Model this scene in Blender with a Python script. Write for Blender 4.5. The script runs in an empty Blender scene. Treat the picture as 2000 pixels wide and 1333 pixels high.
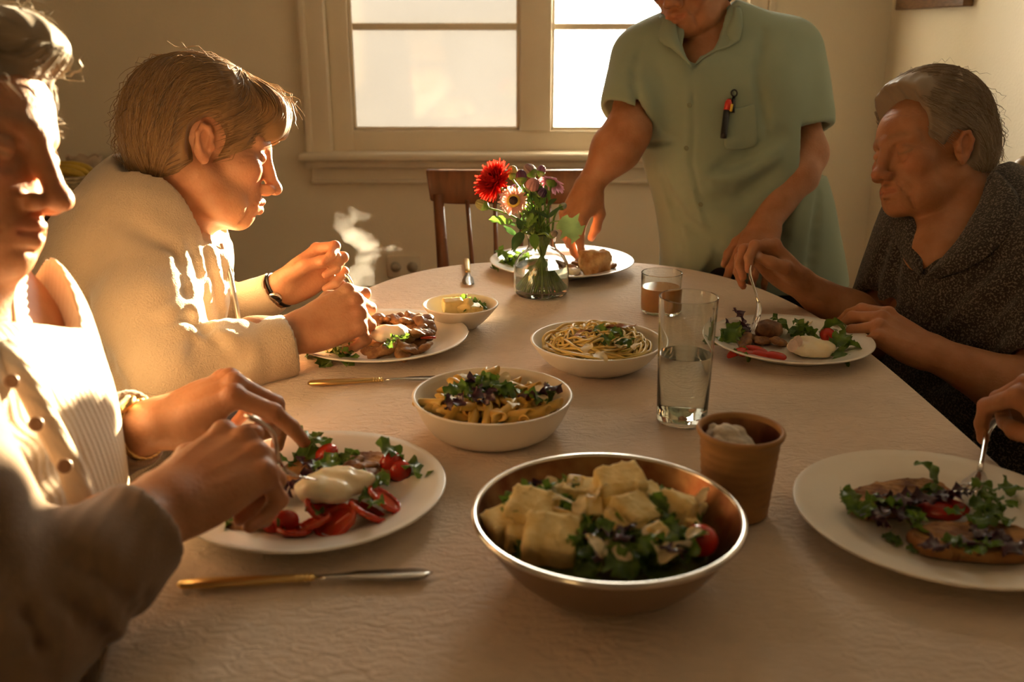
import bpy, bmesh, math, random
import numpy as np
from mathutils import Vector, Matrix

# ------------------------------------------------------------------ camera
scene = bpy.context.scene
COL = scene.collection
FPX = 1850.0                      # focal length in pixels of the 2000 x 1333 frame
PITCH = math.radians(18.0)
CAM = np.array([0.0, 0.0, 1.22])
TZ = 0.75                         # table height
AX = np.array([1.0, 0.0, 0.0])
AF = np.array([0.0, math.cos(PITCH), -math.sin(PITCH)])
AU = np.array([0.0, math.sin(PITCH), math.cos(PITCH)])

cam_data = bpy.data.cameras.new('camera')
cam = bpy.data.objects.new('camera', cam_data)
COL.objects.link(cam)
cam.location = CAM
cam.rotation_euler = (math.pi / 2 - PITCH, 0, 0)
cam_data.sensor_width = 36.0
cam_data.lens = FPX / 2000.0 * 36.0
cam_data.clip_start = 0.02
cam_data.dof.use_dof = True
cam_data.dof.focus_distance = 1.5
cam_data.dof.aperture_fstop = 5.0
scene.camera = cam

# ------------------------------------------------------------------ world, sun, exposure
world = bpy.data.worlds.new('daylight')
scene.world = world
world.use_nodes = True
bg = world.node_tree.nodes['Background']
bg.inputs[0].default_value = (1.0, 0.905, 0.76, 1)
bg.inputs[1].default_value = 8.0

SUN_AZ, SUN_EL = math.atan(0.38), math.radians(5.2)
sun_data = bpy.data.lights.new('sun', 'SUN')
sun_data.energy = 30.0
sun_data.angle = math.radians(0.6)
sun_data.color = (1.0, 0.76, 0.46)
sun = bpy.data.objects.new('sun', sun_data)
COL.objects.link(sun)
sdir = Vector((-math.sin(SUN_AZ) * math.cos(SUN_EL), -math.cos(SUN_AZ) * math.cos(SUN_EL), -math.sin(SUN_EL)))
sun.rotation_euler = sdir.to_track_quat('-Z', 'Y').to_euler()
sun.location = (2, 6, 3)

vs = scene.view_settings
vs.view_transform = 'Standard'
vs.look = 'None'
vs.gamma = 1.0
vs.use_curve_mapping = False
vs.exposure = 1.5


def portal(loc, rot, sx, sy):
    d = bpy.data.lights.new('window_portal', 'AREA')
    d.shape = 'RECTANGLE'
    d.size, d.size_y = sx, sy
    d.cycles.is_portal = True
    o = bpy.data.objects.new('window_portal', d)
    o.location = loc
    o.rotation_euler = rot
    COL.objects.link(o)


portal((0.08, 3.42, 1.58), (-math.pi / 2, 0, 0), 1.5, 1.45)        # back window, shining into the room

# ------------------------------------------------------------------ picture position -> place in the room


def W(px, py, zc):
    """point at depth zc (metres along the lens axis)"""
    u, v = (px - 1000.0) / FPX, (py - 666.5) / FPX
    return CAM + zc * (AF + u * AX - v * AU)


def T(px, py, z=TZ):
    """point on the horizontal plane of height z"""
    u, v = (px - 1000.0) / FPX, (py - 666.5) / FPX
    d = AF + u * AX - v * AU
    return CAM + d * ((z - CAM[2]) / d[2])


def WY(px, py, Y):
    u, v = (px - 1000.0) / FPX, (py - 666.5) / FPX
    d = AF + u * AX - v * AU
    return CAM + d * (Y / d[1])


def WX(px, py, X):
    u, v = (px - 1000.0) / FPX, (py - 666.5) / FPX
    d = AF + u * AX - v * AU
    return CAM + d * (X / d[0])


# ------------------------------------------------------------------ materials
MATS = {}


def mat(name, color, rough=0.6, metal=0.0, var=0.0, scale=20.0, bump=0.0, bscale=None, color2=None,
        spec=0.5, trans=0.0, sss=0.0, sss_rad=(0.01, 0.004, 0.002), sheen=0.0, coat=0.0, ior=1.45, transl=0.0, detail=4.0,
        aniso=(1, 1, 1)):
    """principled material: noise-mixed colour (object space) with fine relief"""
    if name in MATS:
        return MATS[name]
    m = bpy.data.materials.new(name)
    m.use_nodes = True
    nt = m.node_tree
    b = nt.nodes['Principled BSDF']
    c1 = tuple(color) + (1,)
    b.inputs['Base Color'].default_value = c1
    b.inputs['Roughness'].default_value = rough
    b.inputs['Metallic'].default_value = metal
    b.inputs['Specular IOR Level'].default_value = spec
    b.inputs['IOR'].default_value = ior
    b.inputs['Transmission Weight'].default_value = trans
    if sss:
        b.inputs['Subsurface Weight'].default_value = sss
        b.inputs['Subsurface Radius'].default_value = (1, 0.42, 0.22)
        b.inputs['Subsurface Scale'].default_value = sss_rad[0]
    b.inputs['Sheen Weight'].default_value = sheen
    b.inputs['Coat Weight'].default_value = coat
    tc = nt.nodes.new('ShaderNodeTexCoord')
    mp = nt.nodes.new('ShaderNodeMapping')
    mp.inputs['Scale'].default_value = aniso
    nt.links.new(tc.outputs['Object'], mp.inputs[0])
    if var or color2:
        n = nt.nodes.new('ShaderNodeTexNoise')
        n.inputs['Scale'].default_value = scale
        n.inputs['Detail'].default_value = detail
        nt.links.new(mp.outputs[0], n.inputs['Vector'])
        r = nt.nodes.new('ShaderNodeValToRGB')
        r.color_ramp.elements[0].position = 0.35
        r.color_ramp.elements[1].position = 0.65
        if color2 is None:
            color2 = tuple(max(0, c * (1 - var)) for c in color)
        r.color_ramp.elements[0].color = tuple(color2) + (1,)
        r.color_ramp.elements[1].color = c1
        nt.links.new(n.outputs['Fac'], r.inputs[0])
        nt.links.new(r.outputs[0], b.inputs['Base Color'])
    if bump:
        n2 = nt.nodes.new('ShaderNodeTexNoise')
        n2.inputs['Scale'].default_value = bscale or scale * 4
        n2.inputs['Detail'].default_value = 5
        nt.links.new(mp.outputs[0], n2.inputs['Vector'])
        bp = nt.nodes.new('ShaderNodeBump')
        bp.inputs['Strength'].default_value = 1.0
        bp.inputs['Distance'].default_value = bump
        nt.links.new(n2.outputs['Fac'], bp.inputs['Height'])
        nt.links.new(bp.outputs[0], b.inputs['Normal'])
    if transl:
        t = nt.nodes.new('ShaderNodeBsdfTranslucent')
        t.inputs[0].default_value = c1
        mx = nt.nodes.new('ShaderNodeMixShader')
        mx.inputs[0].default_value = transl
        out = nt.nodes['Material Output']
        nt.links.new(b.outputs[0], mx.inputs[1])
        nt.links.new(t.outputs[0], mx.inputs[2])
        nt.links.new(mx.outputs[0], out.inputs[0])
    MATS[name] = m
    return m


def shader_mat(name):
    m = bpy.data.materials.new(name)
    m.use_nodes = True
    nt = m.node_tree
    nt.nodes.clear()
    out = nt.nodes.new('ShaderNodeOutputMaterial')
    MATS[name] = m
    return m, nt, out


def window_glass(name, frosted):
    m, nt, out = shader_mat(name)
    tr = nt.nodes.new('ShaderNodeBsdfTransparent')
    gl = nt.nodes.new('ShaderNodeBsdfGlossy')
    gl.inputs['Roughness'].default_value = 0.05
    lw = nt.nodes.new('ShaderNodeFresnel')
    lw.inputs[0].default_value = 1.45
    mx = nt.nodes.new('ShaderNodeMixShader')
    nt.links.new(lw.outputs[0], mx.inputs[0])
    if frosted:
        tl = nt.nodes.new('ShaderNodeBsdfTranslucent')
        tc = nt.nodes.new('ShaderNodeTexCoord')
        n = nt.nodes.new('ShaderNodeTexNoise')
        n.inputs['Scale'].default_value = 2.2
        n.inputs['Detail'].default_value = 6
        nt.links.new(tc.outputs['Object'], n.inputs['Vector'])
        r = nt.nodes.new('ShaderNodeValToRGB')
        r.color_ramp.elements[0].color = (0.205, 0.205, 0.205, 1)
        r.color_ramp.elements[1].color = (0.245, 0.245, 0.245, 1)
        nt.links.new(n.outputs['Fac'], r.inputs[0])
        nt.links.new(r.outputs[0], tl.inputs[0])
        df = nt.nodes.new('ShaderNodeBsdfDiffuse')
        df.inputs[0].default_value = (0.5, 0.48, 0.42, 1)
        ad = nt.nodes.new('ShaderNodeMixShader')
        ad.inputs[0].default_value = 0.12
        nt.links.new(tl.outputs[0], ad.inputs[1])
        nt.links.new(df.outputs[0], ad.inputs[2])
        nt.links.new(ad.outputs[0], mx.inputs[1])
    else:
        tr.inputs[0].default_value = (0.96, 0.97, 0.96, 1)
        nt.links.new(tr.outputs[0], mx.inputs[1])
    nt.links.new(gl.outputs[0], mx.inputs[2])
    nt.links.new(mx.outputs[0], out.inputs[0])
    return m


def tableware_glass(name, tint):
    """clear glass whose shadow lets light through (thin walls)"""
    m, nt, out = shader_mat(name)
    g = nt.nodes.new('ShaderNodeBsdfGlass')
    g.inputs['Color'].default_value = tint
    g.inputs['Roughness'].default_value = 0.0
    g.inputs['IOR'].default_value = 1.47
    nt.links.new(g.outputs[0], out.inputs[0])
    return m


# ------------------------------------------------------------------ mesh helpers
def link(name, me, material=None, parent=None, smooth=True):
    if material is not None:
        for mm in (material if isinstance(material, (list, tuple)) else [material]):
            me.materials.append(mm)
    if smooth:
        me.polygons.foreach_set('use_smooth', [True] * len(me.polygons))
    o = bpy.data.objects.new(name, me)
    COL.objects.link(o)
    if parent is not None:
        o.parent = parent
    return o


def tag(o, label=None, cat=None, group=None, kind=None):
    if label:
        o['label'] = label
    if cat:
        o['category'] = cat
    if group:
        o['group'] = group
    if kind:
        o['kind'] = kind
    return o


def empty(name, loc=(0, 0, 0), rz=0.0):
    o = bpy.data.objects.new(name, None)
    o.empty_display_size = 0.05
    o.location = loc
    o.rotation_euler = (0, 0, rz)
    COL.objects.link(o)
    return o


class MB:
    """collects shapes that become ONE mesh object"""

    def __init__(self):
        self.v, self.f = [], []

    def add(self, vs_, fs):
        o = len(self.v)
        self.v += [tuple(map(float, p)) for p in vs_]
        self.f += [tuple(i + o for i in q) for q in fs]
        return self

    def box(self, c, s, rot=None):
        h = np.array(s) / 2.0
        pts = np.array([[x, y, z] for x in (-1, 1) for y in (-1, 1) for z in (-1, 1)]) * h
        if rot is not None:
            pts = pts @ np.array(rot).T
        pts = pts + np.array(c)
        return self.add(pts, [(0, 1, 3, 2), (4, 6, 7, 5), (0, 4, 5, 1), (2, 3, 7, 6), (0, 2, 6, 4), (1, 5, 7, 3)])

    def lathe(self, prof, n=48, c=(0, 0, 0), axis=None):
        """prof: (r, z) pairs; r = 0 at an end closes it"""
        rings, vs_, fs = [], [], []
        for r, z in prof:
            if r <= 1e-6:
                rings.append([len(vs_)])
                vs_.append((0, 0, z))
            else:
                rings.append(list(range(len(vs_), len(vs_) + n)))
                vs_ += [(r * math.cos(2 * math.pi * i / n), r * math.sin(2 * math.pi * i / n), z) for i in range(n)]
        for a, b in zip(rings[:-1], rings[1:]):
            for i in range(n):
                j = (i + 1) % n
                if len(a) == 1 and len(b) == 1:
                    continue
                if len(a) == 1:
                    fs.append((a[0], b[i], b[j]))
                elif len(b) == 1:
                    fs.append((a[i], b[0], a[j])[::1])
                else:
                    fs.append((a[i], b[i], b[j], a[j]))
        fs = [q[::-1] for q in fs]
        vs_ = np.array(vs_)
        if axis is not None:
            vs_ = vs_ @ np.array(axis).T
        return self.add(vs_ + np.array(c), fs)

    def tube(self, pts, rad, n=8, cap=True, flat=None):
        pts = [np.array(p, float) for p in pts]
        m = len(pts)
        rad = [rad] * m if np.isscalar(rad) else list(rad)
        t = [pts[min(i + 1, m - 1)] - pts[max(i - 1, 0)] for i in range(m)]
        t = [q / (np.linalg.norm(q) + 1e-9) for q in t]
        ref = np.array([0, 0, 1.0]) if abs(t[0][2]) < 0.9 else np.array([1.0, 0, 0])
        nrm = np.cross(t[0], ref)
        nrm /= np.linalg.norm(nrm)
        vs_, fs = [], []
        for i in range(m):
            nrm = nrm - t[i] * nrm.dot(t[i])
            nrm /= np.linalg.norm(nrm) + 1e-9
            bi = np.cross(t[i], nrm)
            fl = 1.0 if flat is None else flat
            for k in range(n):
                a = 2 * math.pi * k / n
                vs_.append(pts[i] + rad[i] * (math.cos(a) * nrm + fl * math.sin(a) * bi))
        for i in range(m - 1):
            for k in range(n):
                k2 = (k + 1) % n
                fs.append((i * n + k, i * n + k2, (i + 1) * n + k2, (i + 1) * n + k))
        if cap:
            fs.append(tuple(range(n - 1, -1, -1)))
            fs.append(tuple((m - 1) * n + k for k in range(n)))
        return self.add(vs_, fs)

    def prism(self, outline, z0, z1):
        """outline: xy points (counter-clockwise)"""
        n = len(outline)
        vs_ = [(x, y, z0) for x, y in outline] + [(x, y, z1) for x, y in outline]
        fs = [tuple(range(n - 1, -1, -1)), tuple(range(n, 2 * n))]
        fs += [(i, (i + 1) % n, n + (i + 1) % n, n + i) for i in range(n)]
        return self.add(vs_, fs)

    def mesh(self, name='m'):
        me = bpy.data.meshes.new(name)
        me.from_pydata(self.v, [], self.f)
        me.update()
        return me

    def build(self, name, material, parent=None, smooth=True, bevel=0.0, seg=2, sub=0, auto=None):
        o = link(name, self.mesh(name), material, parent, smooth)
        if bevel:
            md = o.modifiers.new('bevel', 'BEVEL')
            md.width = bevel
            md.segments = seg
            md.limit_method = 'ANGLE'
            md.angle_limit = math.radians(40)
            md.harden_normals = False
        if sub:
            md = o.modifiers.new('sub', 'SUBSURF')
            md.levels = md.render_levels = sub
        if smooth and (auto or bevel):
            bm = bmesh.new()
            bm.from_mesh(o.data)
            lim = math.radians(auto or 40)
            for e in bm.edges:
                if len(e.link_faces) == 2 and e.calc_face_angle(0) > lim and not bevel:
                    e.smooth = False
            bm.to_mesh(o.data)
            bm.free()
        return o


def struct(o):
    o['kind'] = 'structure'
    return o


rng = random.Random(7)

# ------------------------------------------------------------------ the room
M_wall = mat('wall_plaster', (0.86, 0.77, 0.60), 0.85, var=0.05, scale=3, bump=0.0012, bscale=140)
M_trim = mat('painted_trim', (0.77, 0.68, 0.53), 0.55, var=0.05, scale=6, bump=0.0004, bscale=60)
M_dim = mat('wall_low_bounce', (0.36, 0.28, 0.19), 0.85, var=0.05, scale=3, bump=0.0012, bscale=140)  # for the walls out of view, darkened to cut bounced light
M_ceil = mat('ceiling_paint', (0.62, 0.55, 0.44), 0.9, var=0.03, scale=3, bump=0.0006, bscale=90)
M_floor = mat('floor_wood', (0.22, 0.12, 0.06), 0.45, var=0.4, scale=5, aniso=(1, 8, 1))
M_clear = window_glass('window_glass_clear', False)
M_frost = window_glass('window_glass_frosted', True)

YW, XR, XL, YR, ZC = 3.30, 1.25, -2.25, -1.9, 2.5
TH = 0.14
# opening of the back window
wl, wr = WY(650, 297, YW)[0], WY(1440, 297, YW)[0]
wb = WY(800, 299, YW)[2]
wt = 2.26


def wall_with_hole(name, axis, at, a0, a1, z0, z1, h0, h1, hz0, hz1, th):
    mb = MB()
    for (p0, p1, q0, q1) in ((a0, h0, z0, z1), (h1, a1, z0, z1), (h0, h1, z0, hz0), (h0, h1, hz1, z1)):
        c, s = (p0 + p1) / 2, p1 - p0
        cz, sz = (q0 + q1) / 2, q1 - q0
        if axis == 'y':
            mb.box((c, at + th / 2, cz), (s, abs(th), sz))
        else:
            mb.box((at + th / 2, c, cz), (abs(th), s, sz))
    return struct(mb.build(name, M_wall, smooth=False))


wall_with_hole('wall_back', 'y', YW, XL - TH, XR + TH, 0, ZC, wl, wr, wb, wt, TH)
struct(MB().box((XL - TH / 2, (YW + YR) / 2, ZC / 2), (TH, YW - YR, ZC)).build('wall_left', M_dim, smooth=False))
struct(MB().box((XR + TH / 2, (YW + YR) / 2, ZC / 2), (TH, YW - YR, ZC)).build('wall_right', M_wall, smooth=False))
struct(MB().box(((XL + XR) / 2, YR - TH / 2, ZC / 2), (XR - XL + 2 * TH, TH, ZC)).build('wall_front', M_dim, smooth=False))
struct(MB().box(((XL + XR) / 2, (YW + YR) / 2, ZC + 0.05), (XR - XL + 2 * TH, YW - YR + 2 * TH, 0.1)).build('ceiling', M_ceil, smooth=False))

fl = MB().box(((XL + XR) / 2, (YW + YR) / 2, -0.05), (XR - XL + 2 * TH, YW - YR + 2 * TH, 0.088)).build('floor', M_floor, smooth=False)
struct(fl)
plank_me = MB().box((0, 0, 0), (0.117, 1.30, 0.006)).mesh('plank')
plank_me.materials.append(M_floor)
x = XL + 0.06
row = 0
while x < XR:
    y = YR + 0.65 - (row % 3) * 0.43
    while y - 0.65 < YW:
        o = bpy.data.objects.new('plank', plank_me)
        COL.objects.link(o)
        yc0, yc1 = max(y - 0.65, YR), min(y + 0.65, YW)
        if yc1 - yc0 > 0.05:
            o.location = (x, (yc0 + yc1) / 2, -0.003)
            o.scale = (1, (yc1 - yc0 - 0.003) / 1.30, 1)
            o.parent = fl
        else:
            bpy.data.objects.remove(o)
        y += 1.304
    x += 0.12
    row += 1

for nm, c, s in (('baseboard_back', ((XL + XR) / 2, YW - 0.008, 0.05), (XR - XL, 0.016, 0.1)),
                 ('baseboard_right', (XR - 0.008, (YW + YR) / 2, 0.05), (0.016, YW - YR - 0.04, 0.1)),
                 ('baseboard_left', (XL + 0.008, (YW + YR) / 2, 0.05), (0.016, YW - YR - 0.04, 0.1))):
    struct(MB().box(c, s).build(nm, M_trim, bevel=0.004))

# back window: casing, sill, apron, frame, two lights
win = empty('window_1', ((wl + wr) / 2, YW, wb))
struct(win)


def wpart(name, x0, x1, z0, z1, y0, y1, m=None, bevel=0.004):
    o = MB().box(((x0 + x1) / 2, (y0 + y1) / 2, (z0 + z1) / 2), (x1 - x0, y1 - y0, z1 - z0)).build(name, m or M_trim, win, smooth=bevel > 0, bevel=bevel)
    o.matrix_parent_inverse = Matrix.Translation(-Vector(win.location))
    return o


cw = wl - WY(608, 297, YW)[0]
wpart('casing', wl - cw, wl, wb, wt + cw, YW - 0.022, YW)
wpart('casing', wr, wr + cw, wb, wt + cw, YW - 0.022, YW)
wpart('casing', wl, wr, wt, wt + cw, YW - 0.022, YW)
for side, xx in ((-1, wl - cw), (1, wr + cw)):          # moulded outer band of the casing
    wpart('casing_moulding', xx - 0.012, xx + 0.012, wb, wt + cw, YW - 0.034, YW - 0.0)
sb0 = WY(600, 322, YW - 0.05)[2]
wpart('sill', wl - cw - 0.035, wr + cw + 0.035, wb - 0.022, wb + 0.006, YW - 0.075, YW + 0.03, bevel=0.010)
wpart('sill_moulding', wl - cw - 0.018, wr + cw + 0.018, wb - 0.048, wb - 0.022, YW - 0.050, YW, bevel=0.008)
wpart('apron', wl - cw, wr + cw, wb - 0.098, wb - 0.048, YW - 0.022, YW, bevel=0.004)
wpart('apron_bead', wl - cw, wr + cw, wb - 0.102, wb - 0.086, YW - 0.032, YW, bevel=0.005)
gl0, gr0 = WY(690, 255, YW + 0.03)[0], WY(1015, 255, YW + 0.03)[0]
gl1, gr1 = WY(1075, 255, YW + 0.03)[0], wr - (gl0 - wl)
gb = WY(800, 255, YW + 0.03)[2]
fy0, fy1 = YW + 0.02, YW + 0.07
wpart('stile', wl, gl0, wb, wt, fy0, fy1)
wpart('stile', gr1, wr, wb, wt, fy0, fy1)
wpart('bottom_rail', gl0, gr1, wb, gb, fy0, fy1)
wpart('top_rail', gl0, gr1, wt - 0.05, wt, fy0, fy1)
wpart('mullion', gr0, gl1, gb, wt - 0.05, fy0 - 0.01, fy1)
for a, b in ((gl0, gr0), (gl1, gr1)):
    mz = WY(800, 52, YW + 0.05)[2]
    wpart('muntin', a, b, mz - 0.011, mz + 0.011, YW + 0.042, YW + 0.062, bevel=0.003)
    wpart('glazing_bead', a, a + 0.012, gb, wt - 0.05, fy0 + 0.012, fy0 + 0.026, bevel=0.003)
    wpart('glazing_bead', b - 0.012, b, gb, wt - 0.05, fy0 + 0.012, fy0 + 0.026, bevel=0.003)
    wpart('glazing_bead', a, b, gb, gb + 0.012, fy0 + 0.012, fy0 + 0.026, bevel=0.003)
wpart('pane', gl0, gr0, gb, wt - 0.05, YW + 0.050, YW + 0.0505, M_frost, bevel=0)
wpart('pane', gl1, gr1, gb, wt - 0.05, YW + 0.050, YW + 0.0505, M_clear, bevel=0)

# wall socket below the window
so = empty('wall_socket', WY(790, 520, YW))
tag(so, 'small cream wall socket low on the wall under the window', 'socket')
MB().box((0, -0.006, 0), (0.12, 0.012, 0.075)).build('cover_plate', M_trim, so, bevel=0.003)
for sx in (-0.03, 0.03):
    MB().lathe([(0, 0), (0.017, 0), (0.019, 0.003), (0, 0.003)], 20, (sx, -0.0125, 0), axis=[[1, 0, 0], [0, 0, -1], [0, 1, 0]]).build('outlet', mat('socket_dark', (0.5, 0.44, 0.34), 0.5), so)

# framed picture on the right wall
pc = WX(1765, 23, XR)
pd = WX(1902, 9, XR)
py0, py1 = pd[1], pc[1]
pz = (pc[2] + pd[2]) / 2
pic = empty('picture_frame', (XR, (py0 + py1) / 2, pz))
tag(pic, 'brown wooden picture frame hanging high on the right wall', 'picture frame')
M_frame = mat('frame_wood', (0.20, 0.10, 0.045), 0.45, var=0.4, scale=30, aniso=(1, 1, 6))
L = py1 - py0
for c, s in (((-0.015, 0, 0.02), (0.03, L, 0.04)), ((-0.015, 0, 0.56), (0.03, L, 0.04)),
             ((-0.015, -L / 2 + 0.02, 0.29), (0.03, 0.04, 0.5)), ((-0.015, L / 2 - 0.02, 0.29), (0.03, 0.04, 0.5))):
    MB().box(c, s).build('frame_rail', M_frame, pic, bevel=0.004)
MB().box((-0.008, 0, 0.29), (0.012, L - 0.08, 0.5)).build('picture', mat('picture_print', (0.5, 0.42, 0.3), 0.7, color2=(0.25, 0.22, 0.15), scale=6), pic)

# ------------------------------------------------------------------ solid modelling: blended volumes turned into one skin
import openvdb as vdb


def unit(a):
    a = np.asarray(a, float)
    return a / (np.linalg.norm(a) + 1e-12)


class Frame:
    """local axes placed in the room: columns are the local x, y, z"""

    def __init__(self, o, x, z, s=1.0):
        self.o = np.asarray(o, float)
        x = unit(x)
        z = np.asarray(z, float)
        z = unit(z - x * z.dot(x))
        y = np.cross(z, x)
        self.R = np.stack([x, y, z], 1)
        self.s = s

    def p(self, a):
        return self.o + self.R @ (np.asarray(a, float) * self.s)

    def d(self, a):
        return self.R @ np.asarray(a, float)


def rotm(axis, deg):
    return np.array(Matrix.Rotation(math.radians(deg), 3, Vector(axis)))


class Solid:
    def __init__(self, lo, hi, h):
        self.lo = np.asarray(lo, float)
        self.h = h
        n = np.ceil((np.asarray(hi, float) - self.lo) / h).astype(int) + 1
        self.n = n
        self.a = np.full(n, 0.05, np.float32)
        self.ax = [(self.lo[i] + h * np.arange(n[i])).astype(np.float32) for i in range(3)]

    def _sl(self, lo, hi):
        i0 = np.maximum(np.floor((np.asarray(lo) - self.lo) / self.h).astype(int), 0)
        i1 = np.minimum(np.ceil((np.asarray(hi) - self.lo) / self.h).astype(int) + 1, self.n)
        if (i1 <= i0).any():
            return None
        s = tuple(slice(a, b) for a, b in zip(i0, i1))
        X = self.ax[0][s[0]][:, None, None]
        Y = self.ax[1][s[1]][None, :, None]
        Z = self.ax[2][s[2]][None, None, :]
        return s, X, Y, Z

    def _mix(self, s, d, k, op):
        a = self.a[s]
        if op == 'add':
            h = np.maximum(k - np.abs(a - d), 0) / k
            self.a[s] = np.minimum(a, d) - h * h * k * 0.25
        elif op == 'sub':
            d = -d
            h = np.maximum(k - np.abs(a - d), 0) / k
            self.a[s] = np.maximum(a, d) + h * h * k * 0.25
        elif op == 'and':
            h = np.maximum(k - np.abs(a - d), 0) / k
            self.a[s] = np.maximum(a, d) + h * h * k * 0.25

    def cone(self, a, b, r1, r2=None, k=0.01, op='add'):
        """tapered capsule"""
        r2 = r1 if r2 is None else r2
        a, b = np.asarray(a, float), np.asarray(b, float)
        m = max(r1, r2) + k + 3 * self.h + (0.02 if op == 'add' else 0)
        q = self._sl(np.minimum(a, b) - m, np.maximum(a, b) + m)
        if q is None:
            return self
        s, X, Y, Z = q
        ab = b - a
        L2 = max(ab.dot(ab), 1e-10)
        px, py, pz = X - np.float32(a[0]), Y - np.float32(a[1]), Z - np.float32(a[2])
        t = np.clip((px * np.float32(ab[0]) + py * np.float32(ab[1]) + pz * np.float32(ab[2])) / np.float32(L2), 0, 1)
        d = np.sqrt((px - t * np.float32(ab[0])) ** 2 + (py - t * np.float32(ab[1])) ** 2 + (pz - t * np.float32(ab[2])) ** 2) - (np.float32(r1) + t * np.float32(r2 - r1))
        self._mix(s, d, k, op)
        return self

    def chain(self, pts, rad, k=0.01, op='add'):
        for i in range(len(pts) - 1):
            self.cone(pts[i], pts[i + 1], rad[i], rad[i + 1], k, op)
        return self

    def ell(self, c, r, R=None, k=0.01, op='add'):
        c, r = np.asarray(c, float), np.asarray(r, float)
        m = max(r) + k + 3 * self.h + (0.02 if op == 'add' else 0)
        q = self._sl(c - m, c + m)
        if q is None:
            return self
        s, X, Y, Z = q
        R = np.eye(3) if R is None else R
        R = R.astype(np.float32)
        px, py, pz = X - np.float32(c[0]), Y - np.float32(c[1]), Z - np.float32(c[2])
        l = [px * R[0, i] + py * R[1, i] + pz * R[2, i] for i in range(3)]
        r = r.astype(np.float32)
        k0 = np.sqrt((l[0] / r[0]) ** 2 + (l[1] / r[1]) ** 2 + (l[2] / r[2]) ** 2)
        k1 = np.sqrt((l[0] / r[0] ** 2) ** 2 + (l[1] / r[1] ** 2) ** 2 + (l[2] / r[2] ** 2) ** 2) + 1e-6
        d = k0 * (k0 - 1) / k1
        d = np.where(k0 < 0.2, -min(r) * 0.8, d)
        self._mix(s, d.astype(np.float32), k, op)
        return self

    def box(self, c, half, R=None, r=0.005, k=0.005, op='add'):
        c, half = np.asarray(c, float), np.asarray(half, float)
        m = np.linalg.norm(half) + r + k + 3 * self.h
        q = self._sl(c - m, c + m)
        if q is None:
            return self
        s, X, Y, Z = q
        R = np.eye(3) if R is None else R
        R = R.astype(np.float32)
        px, py, pz = X - np.float32(c[0]), Y - np.float32(c[1]), Z - np.float32(c[2])
        l = [np.abs(px * R[0, i] + py * R[1, i] + pz * R[2, i]) - np.float32(half[i] - r) for i in range(3)]
        d = np.sqrt(np.maximum(l[0], 0) ** 2 + np.maximum(l[1], 0) ** 2 + np.maximum(l[2], 0) ** 2) + np.minimum(np.maximum(np.maximum(l[0], l[1]), l[2]), 0) - np.float32(r)
        self._mix(s, d, k, op)
        return self

    def cut(self, p, n, k=0.004):
        """keep the side the normal n points away from"""
        p, n = np.asarray(p, float), unit(n)
        s = (slice(None),) * 3
        X, Y, Z = self.ax[0][:, None, None], self.ax[1][None, :, None], self.ax[2][None, None, :]
        d = (X - np.float32(p[0])) * np.float32(n[0]) + (Y - np.float32(p[1])) * np.float32(n[1]) + (Z - np.float32(p[2])) * np.float32(n[2])
        self._mix(s, d, k, 'and')
        return self

    def bend(self, fn):
        """relief: fn(X, Y, Z) -> metres added to the surface distance"""
        X, Y, Z = self.ax[0][:, None, None], self.ax[1][None, :, None], self.ax[2][None, None, :]
        self.a += fn(X, Y, Z).astype(np.float32)
        return self

    def fold(self, pts, rad, depth, k=None):
        """a soft groove (depth > 0) or ridge (depth < 0) along a line on the surface"""
        pts = [np.asarray(p, float) for p in pts]
        for i in range(len(pts) - 1):
            a, b = pts[i], pts[i + 1]
            m = rad * 2.2
            q = self._sl(np.minimum(a, b) - m, np.maximum(a, b) + m)
            if q is None:
                continue
            s, X, Y, Z = q
            ab = b - a
            L2 = max(ab.dot(ab), 1e-10)
            px, py, pz = X - np.float32(a[0]), Y - np.float32(a[1]), Z - np.float32(a[2])
            t = np.clip((px * ab[0] + py * ab[1] + pz * ab[2]) / L2, 0, 1)
            d2 = (px - t * ab[0]) ** 2 + (py - t * ab[1]) ** 2 + (pz - t * ab[2]) ** 2
            # no double depth where two pieces meet
            w = np.exp(-d2 / (0.5 * rad * rad)) * (1.0 if len(pts) == 2 else 0.8)
            self.a[s] += (depth * w).astype(np.float32)
        return self

    def hit(self, px, py, z0=0.5, z1=3.2, lift=0.0, default=None):
        """first surface point seen along the line of sight through (px, py)"""
        zz = np.arange(z0, z1, self.h * 0.5)
        p0 = W(px, py, 1.0) - CAM
        pts = CAM + zz[:, None] * p0
        ii = np.round((pts - self.lo) / self.h).astype(int)
        ok = ((ii >= 0) & (ii < self.n)).all(1)
        ii = np.clip(ii, 0, self.n - 1)
        v = np.where(ok, self.a[ii[:, 0], ii[:, 1], ii[:, 2]], 1.0)
        k = np.argmax(v < 0)
        if v[k] >= 0:
            return W(px, py, default) if default else None
        return CAM + (zz[k] - lift) * p0

    def crease(self, pix, rad, depth, n=7, **kw):
        """fold drawn on the visible surface: pix = picture points of a line"""
        pix = np.array(pix, float)
        d = np.r_[0, np.cumsum(np.linalg.norm(np.diff(pix, axis=0), axis=1))]
        t = np.linspace(0, d[-1], n)
        q = [self.hit(np.interp(u, d, pix[:, 0]), np.interp(u, d, pix[:, 1]), **kw) for u in t]
        q = [a for a in q if a is not None]
        # fade the ends
        for i in range(len(q) - 1):
            f = (i + 0.5) / (len(q) - 1)
            self.fold([q[i], q[i + 1]], rad, depth * (0.35 + 0.45 * math.sin(math.pi * f)))
        return self

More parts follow.
